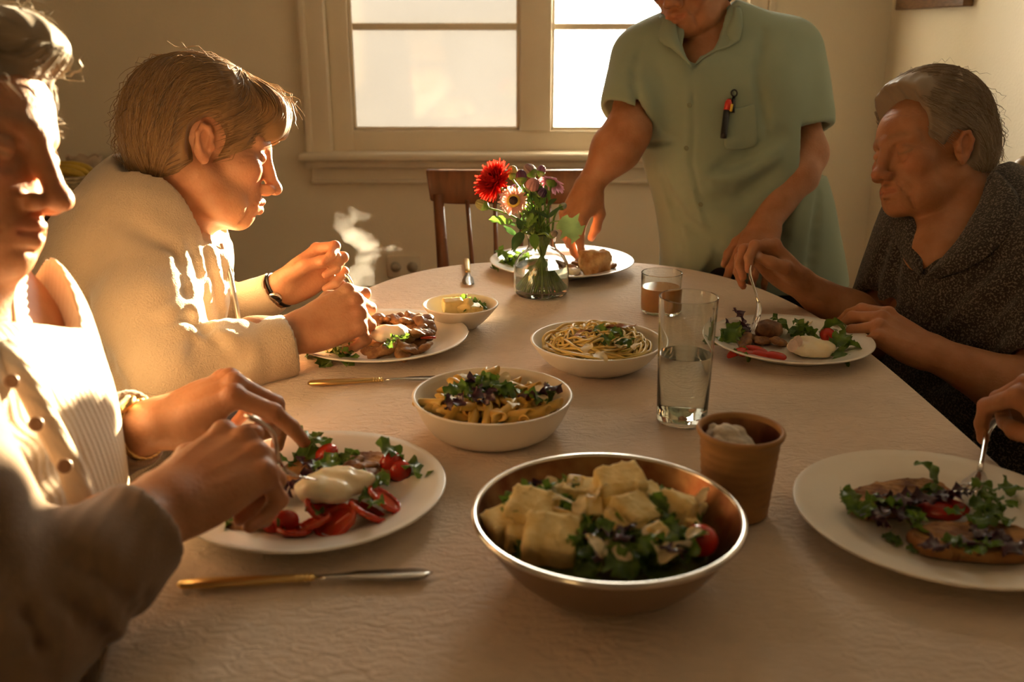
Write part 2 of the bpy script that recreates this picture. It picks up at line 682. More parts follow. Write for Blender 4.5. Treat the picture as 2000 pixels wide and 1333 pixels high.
    def mesh(self, decimate=0.0, smooth=0):
        g = vdb.FloatGrid()
        a = self.a
        a[0], a[-1] = 0.05, 0.05
        a[:, 0], a[:, -1] = 0.05, 0.05
        a[:, :, 0], a[:, :, -1] = 0.05, 0.05
        g.background = 0.05
        g.copyFromArray(a)
        pts, quads = g.convertToQuads(isovalue=0.0)
        pts = pts * self.h + self.lo
        return pts, quads


def merge(parts):
    vs_, fs, o = [], [], 0
    for p, q in parts:
        vs_.append(p)
        fs.append(q + o)
        o += len(p)
    return np.concatenate(vs_), np.concatenate(fs)


def np_mesh(name, pts, quads):
    me = bpy.data.meshes.new(name)
    me.vertices.add(len(pts))
    me.vertices.foreach_set('co', np.ascontiguousarray(pts, np.float32).ravel())
    n = len(quads)
    k = quads.shape[1]
    me.loops.add(n * k)
    me.loops.foreach_set('vertex_index', np.ascontiguousarray(quads, np.int32).ravel())
    me.polygons.add(n)
    me.polygons.foreach_set('loop_start', np.arange(0, n * k, k, dtype=np.int32))
    me.polygons.foreach_set('loop_total', np.full(n, k, np.int32))
    me.update(calc_edges=True)
    me.validate()
    return me


def relax(me, it=2, fac=0.5):
    """a little smoothing straight on the mesh"""
    n = len(me.vertices)
    co = np.empty(n * 3, np.float32)
    me.vertices.foreach_get('co', co)
    co = co.reshape(-1, 3)
    e = np.empty(len(me.edges) * 2, np.int32)
    me.edges.foreach_get('vertices', e)
    e = e.reshape(-1, 2)
    deg = np.bincount(e.ravel(), minlength=n).astype(np.float32)[:, None] + 1e-6
    for i in range(it):
        for f in (fac, -fac * 0.95):
            acc = np.stack([np.bincount(e[:, 0], co[e[:, 1], c], n) + np.bincount(e[:, 1], co[e[:, 0], c], n) for c in range(3)], 1)
            co = co + f * (acc / deg - co)
    me.vertices.foreach_set('co', co.astype(np.float32).ravel())
    me.update()
    return me


def solid_obj(name, solid, material, parent=None, it=1):
    pts, q = solid.mesh() if isinstance(solid, Solid) else solid
    me = relax(np_mesh(name, pts, q), it)
    return link(name, me, material, parent)


def wob(X, Y, Z, f, seed=0.0):
    """cheap smooth noise, about -1..1"""
    return (np.sin(f * (X * 1.0 + 0.7 * Y + 0.2 * Z) + seed) * np.sin(f * (0.9 * Y - 0.5 * Z + 0.3 * X) + 1.7 * seed + 0.4)
            + 0.6 * np.sin(f * 1.9 * (0.8 * Z - 0.4 * X + 0.3 * Y) + 2.3 * seed) * np.sin(f * 1.7 * (X + 0.5 * Z) - seed)) / 1.4

# ------------------------------------------------------------------ table
M_cloth = mat('tablecloth_weave', (0.66, 0.53, 0.41), 0.85, var=0.06, scale=30, bump=0.0, sheen=0.15)
nt = M_cloth.node_tree
_b = nt.nodes['Principled BSDF']
_tc = nt.nodes.new('ShaderNodeTexCoord')
_mp = nt.nodes.new('ShaderNodeMapping')
_mp.inputs['Scale'].default_value = (1.0, 1.9, 1.0)
_mp.inputs['Rotation'].default_value = (0, 0, 0.12)
_n1 = nt.nodes.new('ShaderNodeTexNoise')
_n1.inputs['Scale'].default_value = 46
_n1.inputs['Detail'].default_value = 3
_n1.inputs['Distortion'].default_value = 1.6
_n2 = nt.nodes.new('ShaderNodeTexNoise')
_n2.inputs['Scale'].default_value = 420
_b1 = nt.nodes.new('ShaderNodeBump')
_b1.inputs['Distance'].default_value = 0.0034
_b2 = nt.nodes.new('ShaderNodeBump')
_b2.inputs['Distance'].default_value = 0.0006
nt.links.new(_tc.outputs['Object'], _mp.inputs[0])
nt.links.new(_mp.outputs[0], _n1.inputs['Vector'])
nt.links.new(_tc.outputs['Object'], _n2.inputs['Vector'])
nt.links.new(_n1.outputs['Fac'], _b1.inputs['Height'])
nt.links.new(_n2.outputs['Fac'], _b2.inputs['Height'])
nt.links.new(_b1.outputs[0], _b2.inputs['Normal'])
nt.links.new(_b2.outputs[0], _b.inputs['Normal'])

M_walnut = mat('chair_wood', (0.20, 0.075, 0.026), 0.38, var=0.45, scale=14, aniso=(4, 4, 0.6), bump=0.0002, bscale=90)
M_tablewood = mat('table_wood', (0.30, 0.16, 0.07), 0.45, var=0.3, scale=12, aniso=(4, 0.5, 4))
TCX, TCY, TA, TB, TN = 0.10, 1.14, 0.455, 0.868, 2.85


def table_xy(t, s=1.0, d=0.0):
    c, sn = math.cos(t), math.sin(t)
    x = math.copysign(abs(c) ** (2 / TN), c) * (TA * s + d)
    y = math.copysign(abs(sn) ** (2 / TN), sn) * (TB * s + d)
    return x, y


table = empty('dining_table', (TCX, TCY, 0))
tag(table, 'oval dining table under the pale cloth, set with plates and bowls', 'table')
MB().prism([table_xy(2 * math.pi * i / 96, 1, -0.004) for i in range(96)], 0.716, 0.7425).build('tabletop', M_tablewood, table, auto=30)
MB().prism([table_xy(2 * math.pi * i / 96, 0.84) for i in range(96)], 0.64, 0.716).build('apron', M_tablewood, table, auto=30)
for sx in (-1, 1):
    for sy in (-1, 1):
        MB().lathe([(0, 0), (0.020, 0), (0.024, 0.02), (0.034, 0.55), (0.036, 0.65), (0, 0.65)], 16, (sx * 0.28, sy * 0.60, 0)).build('leg', M_tablewood, table, auto=40)

vs_, fs = [(0, 0, 0.7495)], []
NA, NR = 160, 46
for j in range(1, NR + 1):
    for i in range(NA):
        t = 2 * math.pi * i / NA
        s = j / NR
        x, y = table_xy(t, s, 0.0)
        z = 0.7495 + 0.0005 * math.sin(9 * x + 5 * y) * math.sin(11 * y - 4 * x)
        vs_.append((x, y, z))
for k, (d, z) in enumerate(((0.0035, 0.7485), (0.006, 0.745), (0.007, 0.735), (0.008, 0.722), (0.009, 0.708))):
    for i in range(NA):
        t = 2 * math.pi * i / NA
        w = 0.0016 * k * math.sin(23 * t) if k > 1 else 0
        x, y = table_xy(t, 1.0, d + w)
        vs_.append((x, y, z))
for i in range(NA):
    fs.append((0, 1 + i, 1 + (i + 1) % NA))
for j in range(NR + 4):
    for i in range(NA):
        a, b = 1 + j * NA + i, 1 + j * NA + (i + 1) % NA
        fs.append((a, a + NA, b + NA, b))
cloth = MB().add(vs_, fs).build('tablecloth', M_cloth)
cloth.location = (TCX, TCY, 0.0006)
md = cloth.modifiers.new('thick', 'SOLIDIFY')
md.thickness = 0.0016
md.offset = -1
tag(cloth, 'pale beige crinkled tablecloth covering the oval table', 'tablecloth')

# ------------------------------------------------------------------ chairs
def make_chair(name, loc, rz, label, H=0.885, w=0.42, slats=5):
    c = empty(name, loc, rz)
    tag(c, label, 'chair')
    # local: the seat reaches towards -y, the back stands at y = 0
    hw = w / 2
    # seat
    mb = MB()
    out = []
    for i in range(40):
        t = 2 * math.pi * i / 40
        cx, sy_ = math.cos(t), math.sin(t)
        out.append((math.copysign(abs(cx) ** 0.45, cx) * (hw + 0.01), -0.20 + math.copysign(abs(sy_) ** 0.45, sy_) * 0.205))
    mb.prism(out, 0.435, 0.462).build('seat', M_walnut, c, bevel=0.008)
    for sx in (-1, 1):
        MB().tube([(sx * (hw - 0.02), -0.36, 0.435), (sx * (hw - 0.012), -0.375, 0.0)], [0.019, 0.013], 12).build('leg', M_walnut, c)
        MB().tube([(sx * (hw - 0.030), 0.035, 0.0), (sx * (hw - 0.035), 0.0, 0.43), (sx * (hw - 0.030), 0.008, 0.62), (sx * (hw - 0.018), 0.028, H - 0.06)],
                  [0.013, 0.018, 0.016, 0.0135], 12).build('back_post', M_walnut, c)
    for i in range(1, slats):
        f = -1 + 2 * i / slats
        MB().tube([(f * (hw - 0.05), -0.006, 0.455), (f * (hw - 0.045), 0.004, 0.62), (f * (hw - 0.022), 0.026, H - 0.075)], [0.010, 0.010, 0.009], 8, flat=0.6).build('slat', M_walnut, c)
    # curved top rail
    n = 18
    vs2, fs2 = [], []
    for i in range(n + 1):
        f = -1 + 2 * i / n
        x = f * (hw + 0.012 * (1 if True else 0))
        y = 0.030 + 0.022 * (1 - f * f)
        zt = H + 0.004 * f * f - 0.002
        zb = H - 0.088 + 0.012 * abs(f) ** 6
        xx = x * (1 - 0.0)
        xb = x * 0.95
        vs2 += [(xx, y - 0.011 + 0.006, zt), (xx, y + 0.011 + 0.006, zt), (xb, y + 0.011, zb), (xb, y - 0.011, zb)]
    for i in range(n):
        a = i * 4
        for k in range(4):
            fs2.append((a + k, a + (k + 1) % 4, a + 4 + (k + 1) % 4, a + 4 + k))
    fs2.append((3, 2, 1, 0))
    fs2.append((n * 4, n * 4 + 1, n * 4 + 2, n * 4 + 3))
    MB().add(vs2, [q[::-1] for q in fs2]).build('top_rail', M_walnut, c, bevel=0.004)
    for sx in (-1, 1):
        MB().tube([(sx * (hw - 0.02), -0.365, 0.22), (sx * (hw - 0.028), 0.018, 0.20)], 0.009, 8).build('stretcher', M_walnut, c)
    MB().tube([(-(hw - 0.03), 0.010, 0.30), (hw - 0.03, 0.010, 0.30)], 0.009, 8).build('stretcher', M_walnut, c)
    return c


_p = W(993, 360, 2.44)
make_chair('dining_chair', (_p[0], _p[1] - 0.03, 0), 0.0, 'empty slatted wooden chair at the far end of the table under the window', slats=5, w=0.40)

# ------------------------------------------------------------------ sideboard at the left
M_dark = mat('sideboard_wood', (0.055, 0.024, 0.012), 0.5, var=0.4, scale=10, aniso=(0.5, 4, 4))
sb = empty('sideboard', (-1.62, 3.03, 0))
tag(sb, 'dark wooden sideboard against the wall behind the diners on the left', 'sideboard')
SBH = 0.745
MB().box((0, 0, SBH - 0.0125), (0.94, 0.50, 0.025)).build('top', M_dark, sb, bevel=0.004)
MB().box((0, 0.01, 0.39), (0.90, 0.45, 0.66)).build('body', M_dark, sb, bevel=0.003)
for sx in (-1, 1):
    for sy in (-1, 1):
        MB().box((sx * 0.41, sy * 0.19, 0.03), (0.05, 0.05, 0.06)).build('foot', M_dark, sb, bevel=0.004)
M_brass = mat('dull_brass', (0.52, 0.42, 0.25), 0.4, metal=0.9)
for j in range(3):
    for i in range(2):
        dr = MB().box((-0.222 + 0.444 * i, -0.222, 0.17 + 0.21 * j), (0.43, 0.018, 0.20)).build('drawer', M_dark, sb, bevel=0.004)
        xc = -0.222 + 0.444 * i
        MB().tube([(xc + 0.05 * math.cos(a), -0.236 - 0.012 * math.sin(a), 0.20 + 0.21 * j - 0.035 * math.sin(a)) for a in [math.pi * q / 10 for q in range(11)]], 0.0028, 6).build('handle', M_brass, dr)

# basket with bananas, loaf and paper bag on the sideboard
M_wicker = mat('wicker', (0.50, 0.38, 0.20), 0.7, var=0.4, scale=60, bump=0.002, bscale=90)
bp = WY(128, 372, 2.92)
bk = empty('bread_basket', (bp[0], 2.92, SBH))
tag(bk, 'small round woven basket on the dark sideboard', 'basket')
MB().lathe([(0, 0.0), (0.085, 0.0), (0.10, 0.03), (0.105, 0.065), (0.099, 0.066), (0.092, 0.03), (0.08, 0.008), (0, 0.008)], 40).build('basket_wall', M_wicker, bk)
for j in range(6):
    z = 0.008 + 0.0105 * j
    r = 0.089 + 0.017 * min(1, z / 0.045)
    MB().tube([((r + 0.0025 * math.sin(18 * t + math.pi * j)) * np.array([math.cos(t), math.sin(t), 0]) + np.array([0, 0, z])) for t in [2 * math.pi * i / 72 for i in range(73)]], 0.005, 6, cap=False).build('weave_band', M_wicker, bk)
M_banana = mat('banana_peel', (0.62, 0.42, 0.06), 0.5, var=0.3, scale=14)
for i in range(3):
    a = -0.1 + 0.06 * i
    pts = [(0.085 * math.cos(q) * math.cos(a) * 1.0, 0.085 * math.cos(q) * math.sin(a) + 0.026 * i - 0.026, 0.048 + 0.03 * math.sin(q) + 0.006 * i) for q in [math.pi * (0.05 + 0.9 * s / 10) for s in range(11)]]
    b = MB().tube(pts, [0.003, 0.008, 0.011, 0.012, 0.0125, 0.0125, 0.0125, 0.012, 0.010, 0.007, 0.003], 10).build('banana', M_banana, smooth=True)
    b.location = (bp[0], 2.92, SBH)
    tag(b, ('banana lying lowest in the basket on the sideboard', 'banana in the middle of the basket on the sideboard', 'uppermost banana in the basket on the sideboard')[i], 'banana', 'bananas in the basket')
lp = WY(192, 352, 2.97)
s = Solid((-0.12, -0.07, -0.005), (0.12, 0.07, 0.10), 0.006)
s.ell((0, 0, 0.042), (0.095, 0.055, 0.042))
s.bend(lambda X, Y, Z: 0.003 * wob(X, Y, Z, 60, 1))
lf = solid_obj('bread_loaf', s, mat('loaf_crust', (0.24, 0.11, 0.04), 0.75, var=0.4, scale=25, bump=0.002))
lf.location = (lp[0] + 0.055, 3.04, SBH)
tag(lf, 'round brown bread loaf on the sideboard beside the basket', 'bread')
bg_ = MB()
vs2, fs2 = [], []
for j in range(6):
    for i in range(24):
        t = 2 * math.pi * i / 24
        w = 1 + 0.10 * math.sin(5 * t + j) * (j / 5)
        vs2.append((0.055 * w * math.cos(t), 0.038 * w * math.sin(t), 0.019 * j + (0.006 * math.sin(7 * t) if j == 5 else 0)))
for j in range(5):
    for i in range(24):
        fs2.append((j * 24 + i, j * 24 + (i + 1) % 24, (j + 1) * 24 + (i + 1) % 24, (j + 1) * 24 + i))
fs2.append(tuple(range(23, -1, -1)))
pb = bg_.add(vs2, fs2).build('paper_bag', mat('paper_bag', (0.60, 0.46, 0.32), 0.8, var=0.1, scale=20, bump=0.003, bscale=30))
pb.modifiers.new('thick', 'SOLIDIFY').thickness = 0.002
pp = WY(158, 345, 3.08)
pb.location = (pp[0], 3.12, SBH)
tag(pb, 'crumpled pale paper bag on the sideboard behind the basket', 'paper bag')

# ------------------------------------------------------------------ plates and bowls
M_china = mat('white_china', (0.80, 0.77, 0.71), 0.22, var=0.02, scale=8, spec=0.5, coat=0.2)
M_stone = mat('cream_stoneware', (0.78, 0.71, 0.60), 0.35, var=0.05, scale=12)
M_steel = mat('polished_steel', (0.72, 0.69, 0.64), 0.18, metal=1.0)
M_gold = mat('brushed_gold', (0.72, 0.50, 0.20), 0.28, metal=1.0)


def plate(name, px, py, r, label, m=None, z=0.0):
    c = T(px, py, TZ + 0.018)
    o = empty(name, (c[0], c[1], TZ + 0.001))
    tag(o, label, 'plate', 'dinner plates on the table')
    k = r / 0.14
    prof = [(0, 0.004), (0.075 * k, 0.004), (0.078 * k, 0.0), (0.084 * k, 0.0), (0.088 * k, 0.004), (0.110 * k, 0.010), (0.130 * k, 0.0165), (0.1385 * k, 0.0195), (0.140 * k, 0.0212), (0.1385 * k, 0.0222),
            (0.128 * k, 0.0190), (0.108 * k, 0.0148), (0.098 * k, 0.0118), (0.091 * k, 0.0085), (0.084 * k, 0.0070), (0, 0.0065)]
    MB().lathe(prof, 96).build('dish', m or M_china, o)
    return np.array([c[0], c[1], TZ + 0.001 + 0.0070])


PL_lady = plate('dinner_plate', 745, 656, 0.137, 'white plate of mushroom toast in front of the cream fleece diner')
PL_man = plate('dinner_plate', 612, 953, 0.139, 'white plate with sliced tomatoes in front of the cardigan wearer')
PL_far = plate('dinner_plate', 1097, 511, 0.150, 'white plate behind the flower vase with half eaten bread')
PL_right = plate('dinner_plate', 1543, 664, 0.125, 'white plate in front of the dark blouse diner')
PL_near = plate('dinner_plate', 1838, 1004, 0.142, 'large white plate at the lower right with two toasts', M_stone)


def bowl(name, px, py, h, rr, rb, label, m, th=0.004, flare=0.5, inner=None, cat='bowl'):
    """px, py: middle of the rim; h: rim height above the cloth"""
    c = T(px, py, TZ + h)
    o = empty(name, (c[0], c[1], TZ + 0.001))
    tag(o, label, cat)
    pr = [(0, 0.004), (rb * 0.80, 0.004), (rb * 0.84, 0.0), (rb * 0.95, 0.0), (rb, 0.003)]
    n = 10
    for i in range(1, n + 1):
        f = i / n
        pr.append((rb + (rr - rb) * f ** (1 - flare * 0.5 if flare > 0 else 1), 0.003 + (h - 0.003) * f ** (1 + max(0, flare) * 0.3)))
    outer = list(pr)
    pr += [(rr + 0.0006, h + 0.0012), (rr - th * 0.5, h + 0.0022), (rr - th, h + 0.0010)]
    out_b = MB().lathe(outer + pr[len(outer):], 96)
    inn = [(rr - th, h + 0.0010)]
    for i in range(n - 1, 0, -1):
        r, z = outer[5 + i - 1]
        inn.append((max(r - th, 0.001), max(z, 0.008)))
    inn += [(rb * 0.9, 0.0085), (0, 0.0080)]
    if inner is None:
        MB().lathe(outer + pr[len(outer):] + inn[1:], 96).build('dish', m, o)
    else:
        out_b.build('dish', m, o)
        MB().lathe(inn, 96).build('inner_wall', inner, o)
    return np.array([c[0], c[1], TZ + 0.001])


BW_small = bowl('small_bowl', 899, 596, 0.038, 0.0635, 0.030, 'small cream bowl of cheese wedges beside the flower vase', M_stone, flare=0.3)
BW_penne = bowl('serving_bowl', 962, 773, 0.046, 0.0985, 0.072, 'cream bowl of penne with greens in the middle of the table', M_stone, flare=0.6)
BW_pasta = bowl('serving_bowl', 1166, 666, 0.040, 0.0975, 0.058, 'shallow cream bowl of spaghetti behind the water glass', M_stone, flare=0.6)
M_stain = mat('stained_steel', (0.30, 0.17, 0.07), 0.30, metal=0.85, color2=(0.16, 0.05, 0.02), scale=26, bump=0.0005, bscale=70)
M_brushed = mat('brushed_steel_dark_reflection', (0.36, 0.26, 0.19), 0.42, metal=0.85, var=0.12, scale=8)  # brown base colour stands in for the dark room mirrored in the steel
BW_salad = bowl('salad_bowl', 1187, 1004, 0.062, 0.119, 0.068, 'large steel bowl of bread salad nearest the camera', M_brushed, flare=0.55, inner=M_stain, th=0.003)
_o = bpy.data.objects['salad_bowl']
MB().tube([(0.119 * math.cos(t), 0.119 * math.sin(t), 0.0625) for t in [2 * math.pi * i / 96 for i in range(97)]], 0.0030, 10, cap=False).build('rolled_rim', M_steel, _o)

# ------------------------------------------------------------------ glasses, cup, vase
M_glass = tableware_glass('clear_glass', (0.97, 0.985, 0.97, 1))
M_water = tableware_glass('water', (0.985, 0.99, 0.985, 1))
M_water.node_tree.nodes['Glass BSDF'].inputs['IOR'].default_value = 1.33
M_juice = mat('apple_juice', (0.60, 0.30, 0.09), 0.25, ior=1.33, var=0.12, scale=30, sss=0.3, sss_rad=(0.02, 0, 0))


def glass_vessel(o, prof_out, th, base, n=64):
    inn = [(max(r - th, 0.001), max(z, base)) for r, z in reversed(prof_out)]
    inn = [p for p in inn if p[1] > base + 1e-5] + [(inn[-1][0] if inn[-1][0] > 0.004 else 0.01, base), (0, base)]
    pr = [(0, 0.0015)] + prof_out + [(prof_out[-1][0] - th * 0.5, prof_out[-1][1] + th * 0.4)] + inn
    return MB().lathe(pr, n).build('glass', M_glass, o, auto=28)


g = T(1331, 822)
wg = empty('water_glass', (g[0], g[1], TZ + 0.001))
tag(wg, 'tall clear tumbler half full of water', 'glass')
glass_vessel(wg, [(0.0285, 0.0), (0.0315, 0.002), (0.0322, 0.02), (0.0338, 0.08), (0.0352, 0.13), (0.0362, 0.163)], 0.0016, 0.011)
MB().lathe([(0, 0.0112), (0.0296, 0.0112), (0.0304, 0.013), (0.0318, 0.07), (0.03235, 0.0905), (0.0318, 0.0898), (0, 0.0895)], 64).build('water', M_water, wg, auto=28)

g = T(1289, 610)
jg = empty('juice_glass', (g[0], g[1], TZ + 0.001))
tag(jg, 'short clear tumbler of amber juice behind the tall water glass', 'glass')
glass_vessel(jg, [(0.0300, 0.0), (0.0335, 0.003), (0.0345, 0.015), (0.0352, 0.05), (0.0358, 0.071)], 0.0018, 0.006)
MB().lathe([(0, 0.0062), (0.0320, 0.0062), (0.0328, 0.012), (0.03345, 0.046), (0, 0.0462)], 64).build('juice', M_juice, jg, auto=28)

g = T(1434, 1001)
cup = empty('clay_cup', (g[0], g[1], TZ + 0.001))
tag(cup, 'tan ribbed clay cup with white froth beside the steel bowl', 'cup')
M_clay = mat('tan_clay', (0.40, 0.20, 0.065), 0.62, var=0.25, scale=18, bump=0.0006, bscale=60)
pr = [(0, 0.002), (0.029, 0.0), (0.0325, 0.002)]
for i in range(1, 40):
    f = i / 40
    pr.append((0.0330 + 0.0072 * f + 0.00035 * math.sin(f * 60), 0.002 + 0.084 * f))
pr += [(0.0412, 0.0865), (0.0432, 0.0880), (0.0440, 0.0905), (0.0430, 0.0930), (0.0408, 0.0935), (0.0392, 0.0920), (0.0385, 0.088)]
MB().lathe(pr, 72).build('cup_wall', M_clay, cup)
M_cupin = mat('coffee_stained_clay', (0.36, 0.15, 0.05), 0.45, color2=(0.10, 0.025, 0.01), scale=35, aniso=(1, 1, 0.35))
MB().lathe([(0.0385, 0.088), (0.0375, 0.07), (0.034, 0.03), (0.030, 0.010), (0, 0.009)], 72).build('inner_wall', M_cupin, cup)
M_froth = mat('milk_froth', (0.74, 0.66, 0.54), 0.85, var=0.3, scale=90, bump=0.002, bscale=160)
s = Solid((-0.045, -0.045, 0.02), (0.045, 0.045, 0.105), 0.0016)
s.ell((-0.010, 0.004, 0.070), (0.0270, 0.0300, 0.017), k=0.004)
for i in range(26):
    a, r = rng.uniform(0, 6.28), rng.uniform(0, 0.021)
    s.ell((-0.012 + r * math.cos(a), 0.006 + r * math.sin(a), 0.083 + rng.uniform(-0.002, 0.006) - r * 0.2), [rng.uniform(0.004, 0.008)] * 3, k=0.003)
s.bend(lambda X, Y, Z: 0.0007 * wob(X, Y, Z, 700, 2))
solid_obj('froth', s, M_froth, cup)

# flower vase: jar with a short neck
g = T(1057, 576)
VX, VY = g[0], g[1]
vase = empty('flower_vase', (VX, VY, TZ + 0.001))
tag(vase, 'round clear glass jar vase with water and flower stems', 'vase')
VP = [(0.040, 0.0), (0.047, 0.002), (0.0512, 0.008), (0.0525, 0.020), (0.0520, 0.045), (0.0495, 0.062), (0.0435, 0.074), (0.0340, 0.082), (0.0275, 0.088), (0.0252, 0.095), (0.0262, 0.108), (0.0300, 0.118)]
glass_vessel(vase, VP, 0.0022, 0.005)
MB().lathe([(0, 0.0052), (0.044, 0.0052), (0.0485, 0.009), (0.0501, 0.020), (0.0496, 0.045), (0.0480, 0.057), (0, 0.0572)], 64).build('water', M_water, vase, auto=28)


# ------------------------------------------------------------------ cutlery
def place_along(o, a, b, up=(0, 0, 1)):
    """local x from a to b"""
    f = Frame(a, np.asarray(b) - np.asarray(a), up)
    M = np.eye(4)
    M[:3, :3] = f.R
    M[:3, 3] = f.o
    o.matrix_world = Matrix(M.tolist())


def ribbon(prof, thick, bulge=None):
    """flat blade: prof = (x, y0, y1, z) list -> closed solid"""
    mb = MB()
    vs2, fs2 = [], []
    for x, y0, y1, z in prof:
        ym = (y0 + y1) / 2
        vs2 += [(x, y0, z), (x, ym, z + thick), (x, y1, z), (x, ym, z - thick * 0.6)]
    n = len(prof)
    for i in range(n - 1):
        a = i * 4
        for k in range(4):
            fs2.append((a + k, a + 4 + k, a + 4 + (k + 1) % 4, a + (k + 1) % 4))
    fs2.append((0, 1, 2, 3))
    fs2.append((n * 4 - 1, n * 4 - 2, n * 4 - 3, n * 4 - 4))
    return mb.add(vs2, [q[::-1] for q in fs2])


def knife(a, b, label, handle, up=(0.1, 0.06, 1)):
    o = empty('table_knife')
    tag(o, label, 'knife')
    a, b = np.asarray(a, float), np.asarray(b, float)
    L = np.linalg.norm(b - a)
    h = L * 0.53
    pts = [(0.0, 0, 0), (0.004, 0, 0), (0.03, 0, 0), (h * 0.5, 0, 0), (h * 0.9, 0, 0), (h, 0, 0)]
    MB().tube(pts, [0.003, 0.0062, 0.0072, 0.0062, 0.0050, 0.0046], 12, flat=0.62).build('handle', handle, o)
    for q in range(4):
        MB().tube([(h * (0.86 + 0.035 * q), 0, 0), (h * (0.875 + 0.035 * q), 0, 0)], [0.0058, 0.0058], 12, flat=0.62).build('handle_ring', handle, o)
    w = 0.0125
    pr = [(h - 0.002, -0.0035, 0.0035, 0), (h + 0.012, -0.004, 0.0045, 0), (h + 0.03, -0.0055, 0.006, 0)]
    for i in range(1, 11):
        f = i / 10
        x = h + 0.03 + (L - h - 0.03) * f
        e = math.sqrt(max(0.0, 1 - max(0, (f - 0.72) / 0.28) ** 2))
        pr.append((x, -w * (0.62 + 0.38 * min(1, f * 2)) * (0.25 + 0.75 * e) * (e if f == 1 else 1), w * 0.95 * (0.75 + 0.25 * f) * max(e, 0.12), -0.002 * f))
    ribbon(pr, 0.0006).build('blade', M_steel, o, smooth=True)
    place_along(o, a, b, up)
    return o


def fork(a, b, label, up, L=0.19, bend=0.02):
    """a: end of the handle, b: tips of the tines"""
    o = empty('fork')
    tag(o, label, 'fork')
    a, b = np.asarray(a, float), np.asarray(b, float)
    L = np.linalg.norm(b - a)

    def zc(x):
        f = x / L
        return -bend * math.sin(math.pi * min(1, max(0, (f - 0.35) / 0.65))) * 0.6 + (0.006 * math.sin(math.pi * f / 0.6) if f < 0.6 else 0)
    hx = L * 0.62
    MB().tube([(hx * i / 10, 0, zc(hx * i / 10)) for i in range(11)], [0.0035, 0.0062, 0.0060, 0.0052, 0.0044, 0.0038, 0.0034, 0.0030, 0.0028, 0.0028, 0.0030], 10, flat=0.45).build('handle', M_steel, o)
    pr = []
    for i in range(9):
        f = i / 8
        x = hx + (L * 0.20) * f
        w = 0.003 + 0.0095 * min(1, f * 1.5) ** 0.7
        pr.append((x, -w, w, zc(x)))
    ribbon(pr, 0.0013).build('head', M_steel, o)
    x0 = hx + L * 0.19
    for k in range(4):
        y = -0.0098 + 0.00655 * k
        MB().tube([(x0 + (L - x0) * i / 6, y * (1 - 0.06 * i / 6), zc(x0 + (L - x0) * i / 6)) for i in range(7)], [0.0019, 0.0018, 0.0017, 0.0016, 0.0014, 0.0012, 0.0006], 6, flat=0.7).build('tine', M_steel, o)
    place_along(o, a, b, up)
    return o


ZK = TZ + 0.0065
knife(T(347, 1142, ZK), T(845, 1116, ZK), 'gold handled table knife lying nearest the camera below the tomato plate', M_gold, (0.15, 0.10, 1))
_a = T(601, 749, ZK)
_b2_ = T(862, 736, ZK)
_b2_ = _a + (_b2_ - _a) * 1.06
knife(_a, _b2_, 'gold handled table knife lying between the mushroom plate and penne bowl', M_gold)
knife(T(911, 507, ZK), T(916, 556, ZK), 'short table knife lying at the far edge of the table left of the vase', M_gold)

# ------------------------------------------------------------------ people: builders
def skin_mat(name, base, deep, blush):
    m = mat(name, base, 0.5, color2=deep, scale=26, sss=0.22, sss_rad=(0.012, 0, 0), bump=0.0007, bscale=230, spec=0.4, detail=6)
    nt = m.node_tree
    b = nt.nodes['Principled BSDF']
    src = b.inputs['Base Color'].links[0].from_socket
    for attr, col, f in (('blush', blush, 0.55), ('brow', (0.24, 0.15, 0.08), 0.75), ('nail', (0.80, 0.55, 0.42), 0.6)):
        at = nt.nodes.new('ShaderNodeAttribute')
        at.attribute_name = attr
        mu = nt.nodes.new('ShaderNodeMath')
        mu.operation = 'MULTIPLY'
        mu.inputs[1].default_value = f
        mu.use_clamp = True
        nt.links.new(at.outputs['Fac'], mu.inputs[0])
        mx = nt.nodes.new('ShaderNodeMix')
        mx.data_type = 'RGBA'
        nt.links.new(mu.outputs[0], mx.inputs['Factor'])
        nt.links.new(src, mx.inputs[6])
        mx.inputs[7].default_value = tuple(col) + (1,)
        src = mx.outputs[2]
    nt.links.new(src, b.inputs['Base Color'])
    return m


def head_frame(px, py, zc, base, yaw, pitch, roll=0.0, s=1.0):
    """base 1: faces picture right, -1: left, 0: towards the camera; angles in degrees"""
    ya, pi_, ro = map(math.radians, (yaw, pitch, roll))
    f = {1: AX, -1: -AX, 0: -AF}[base]
    x = f * math.cos(ya) + (AF if base else AX) * math.sin(ya)
    z = AU.copy()
    x2 = x * math.cos(pi_) - z * math.sin(pi_)
    z2 = z * math.cos(pi_) + x * math.sin(pi_)
    y = np.cross(z2, x2)
    z3 = z2 * math.cos(ro) + y * math.sin(ro)
    return Frame(W(px, py, zc), x2, z3, s)


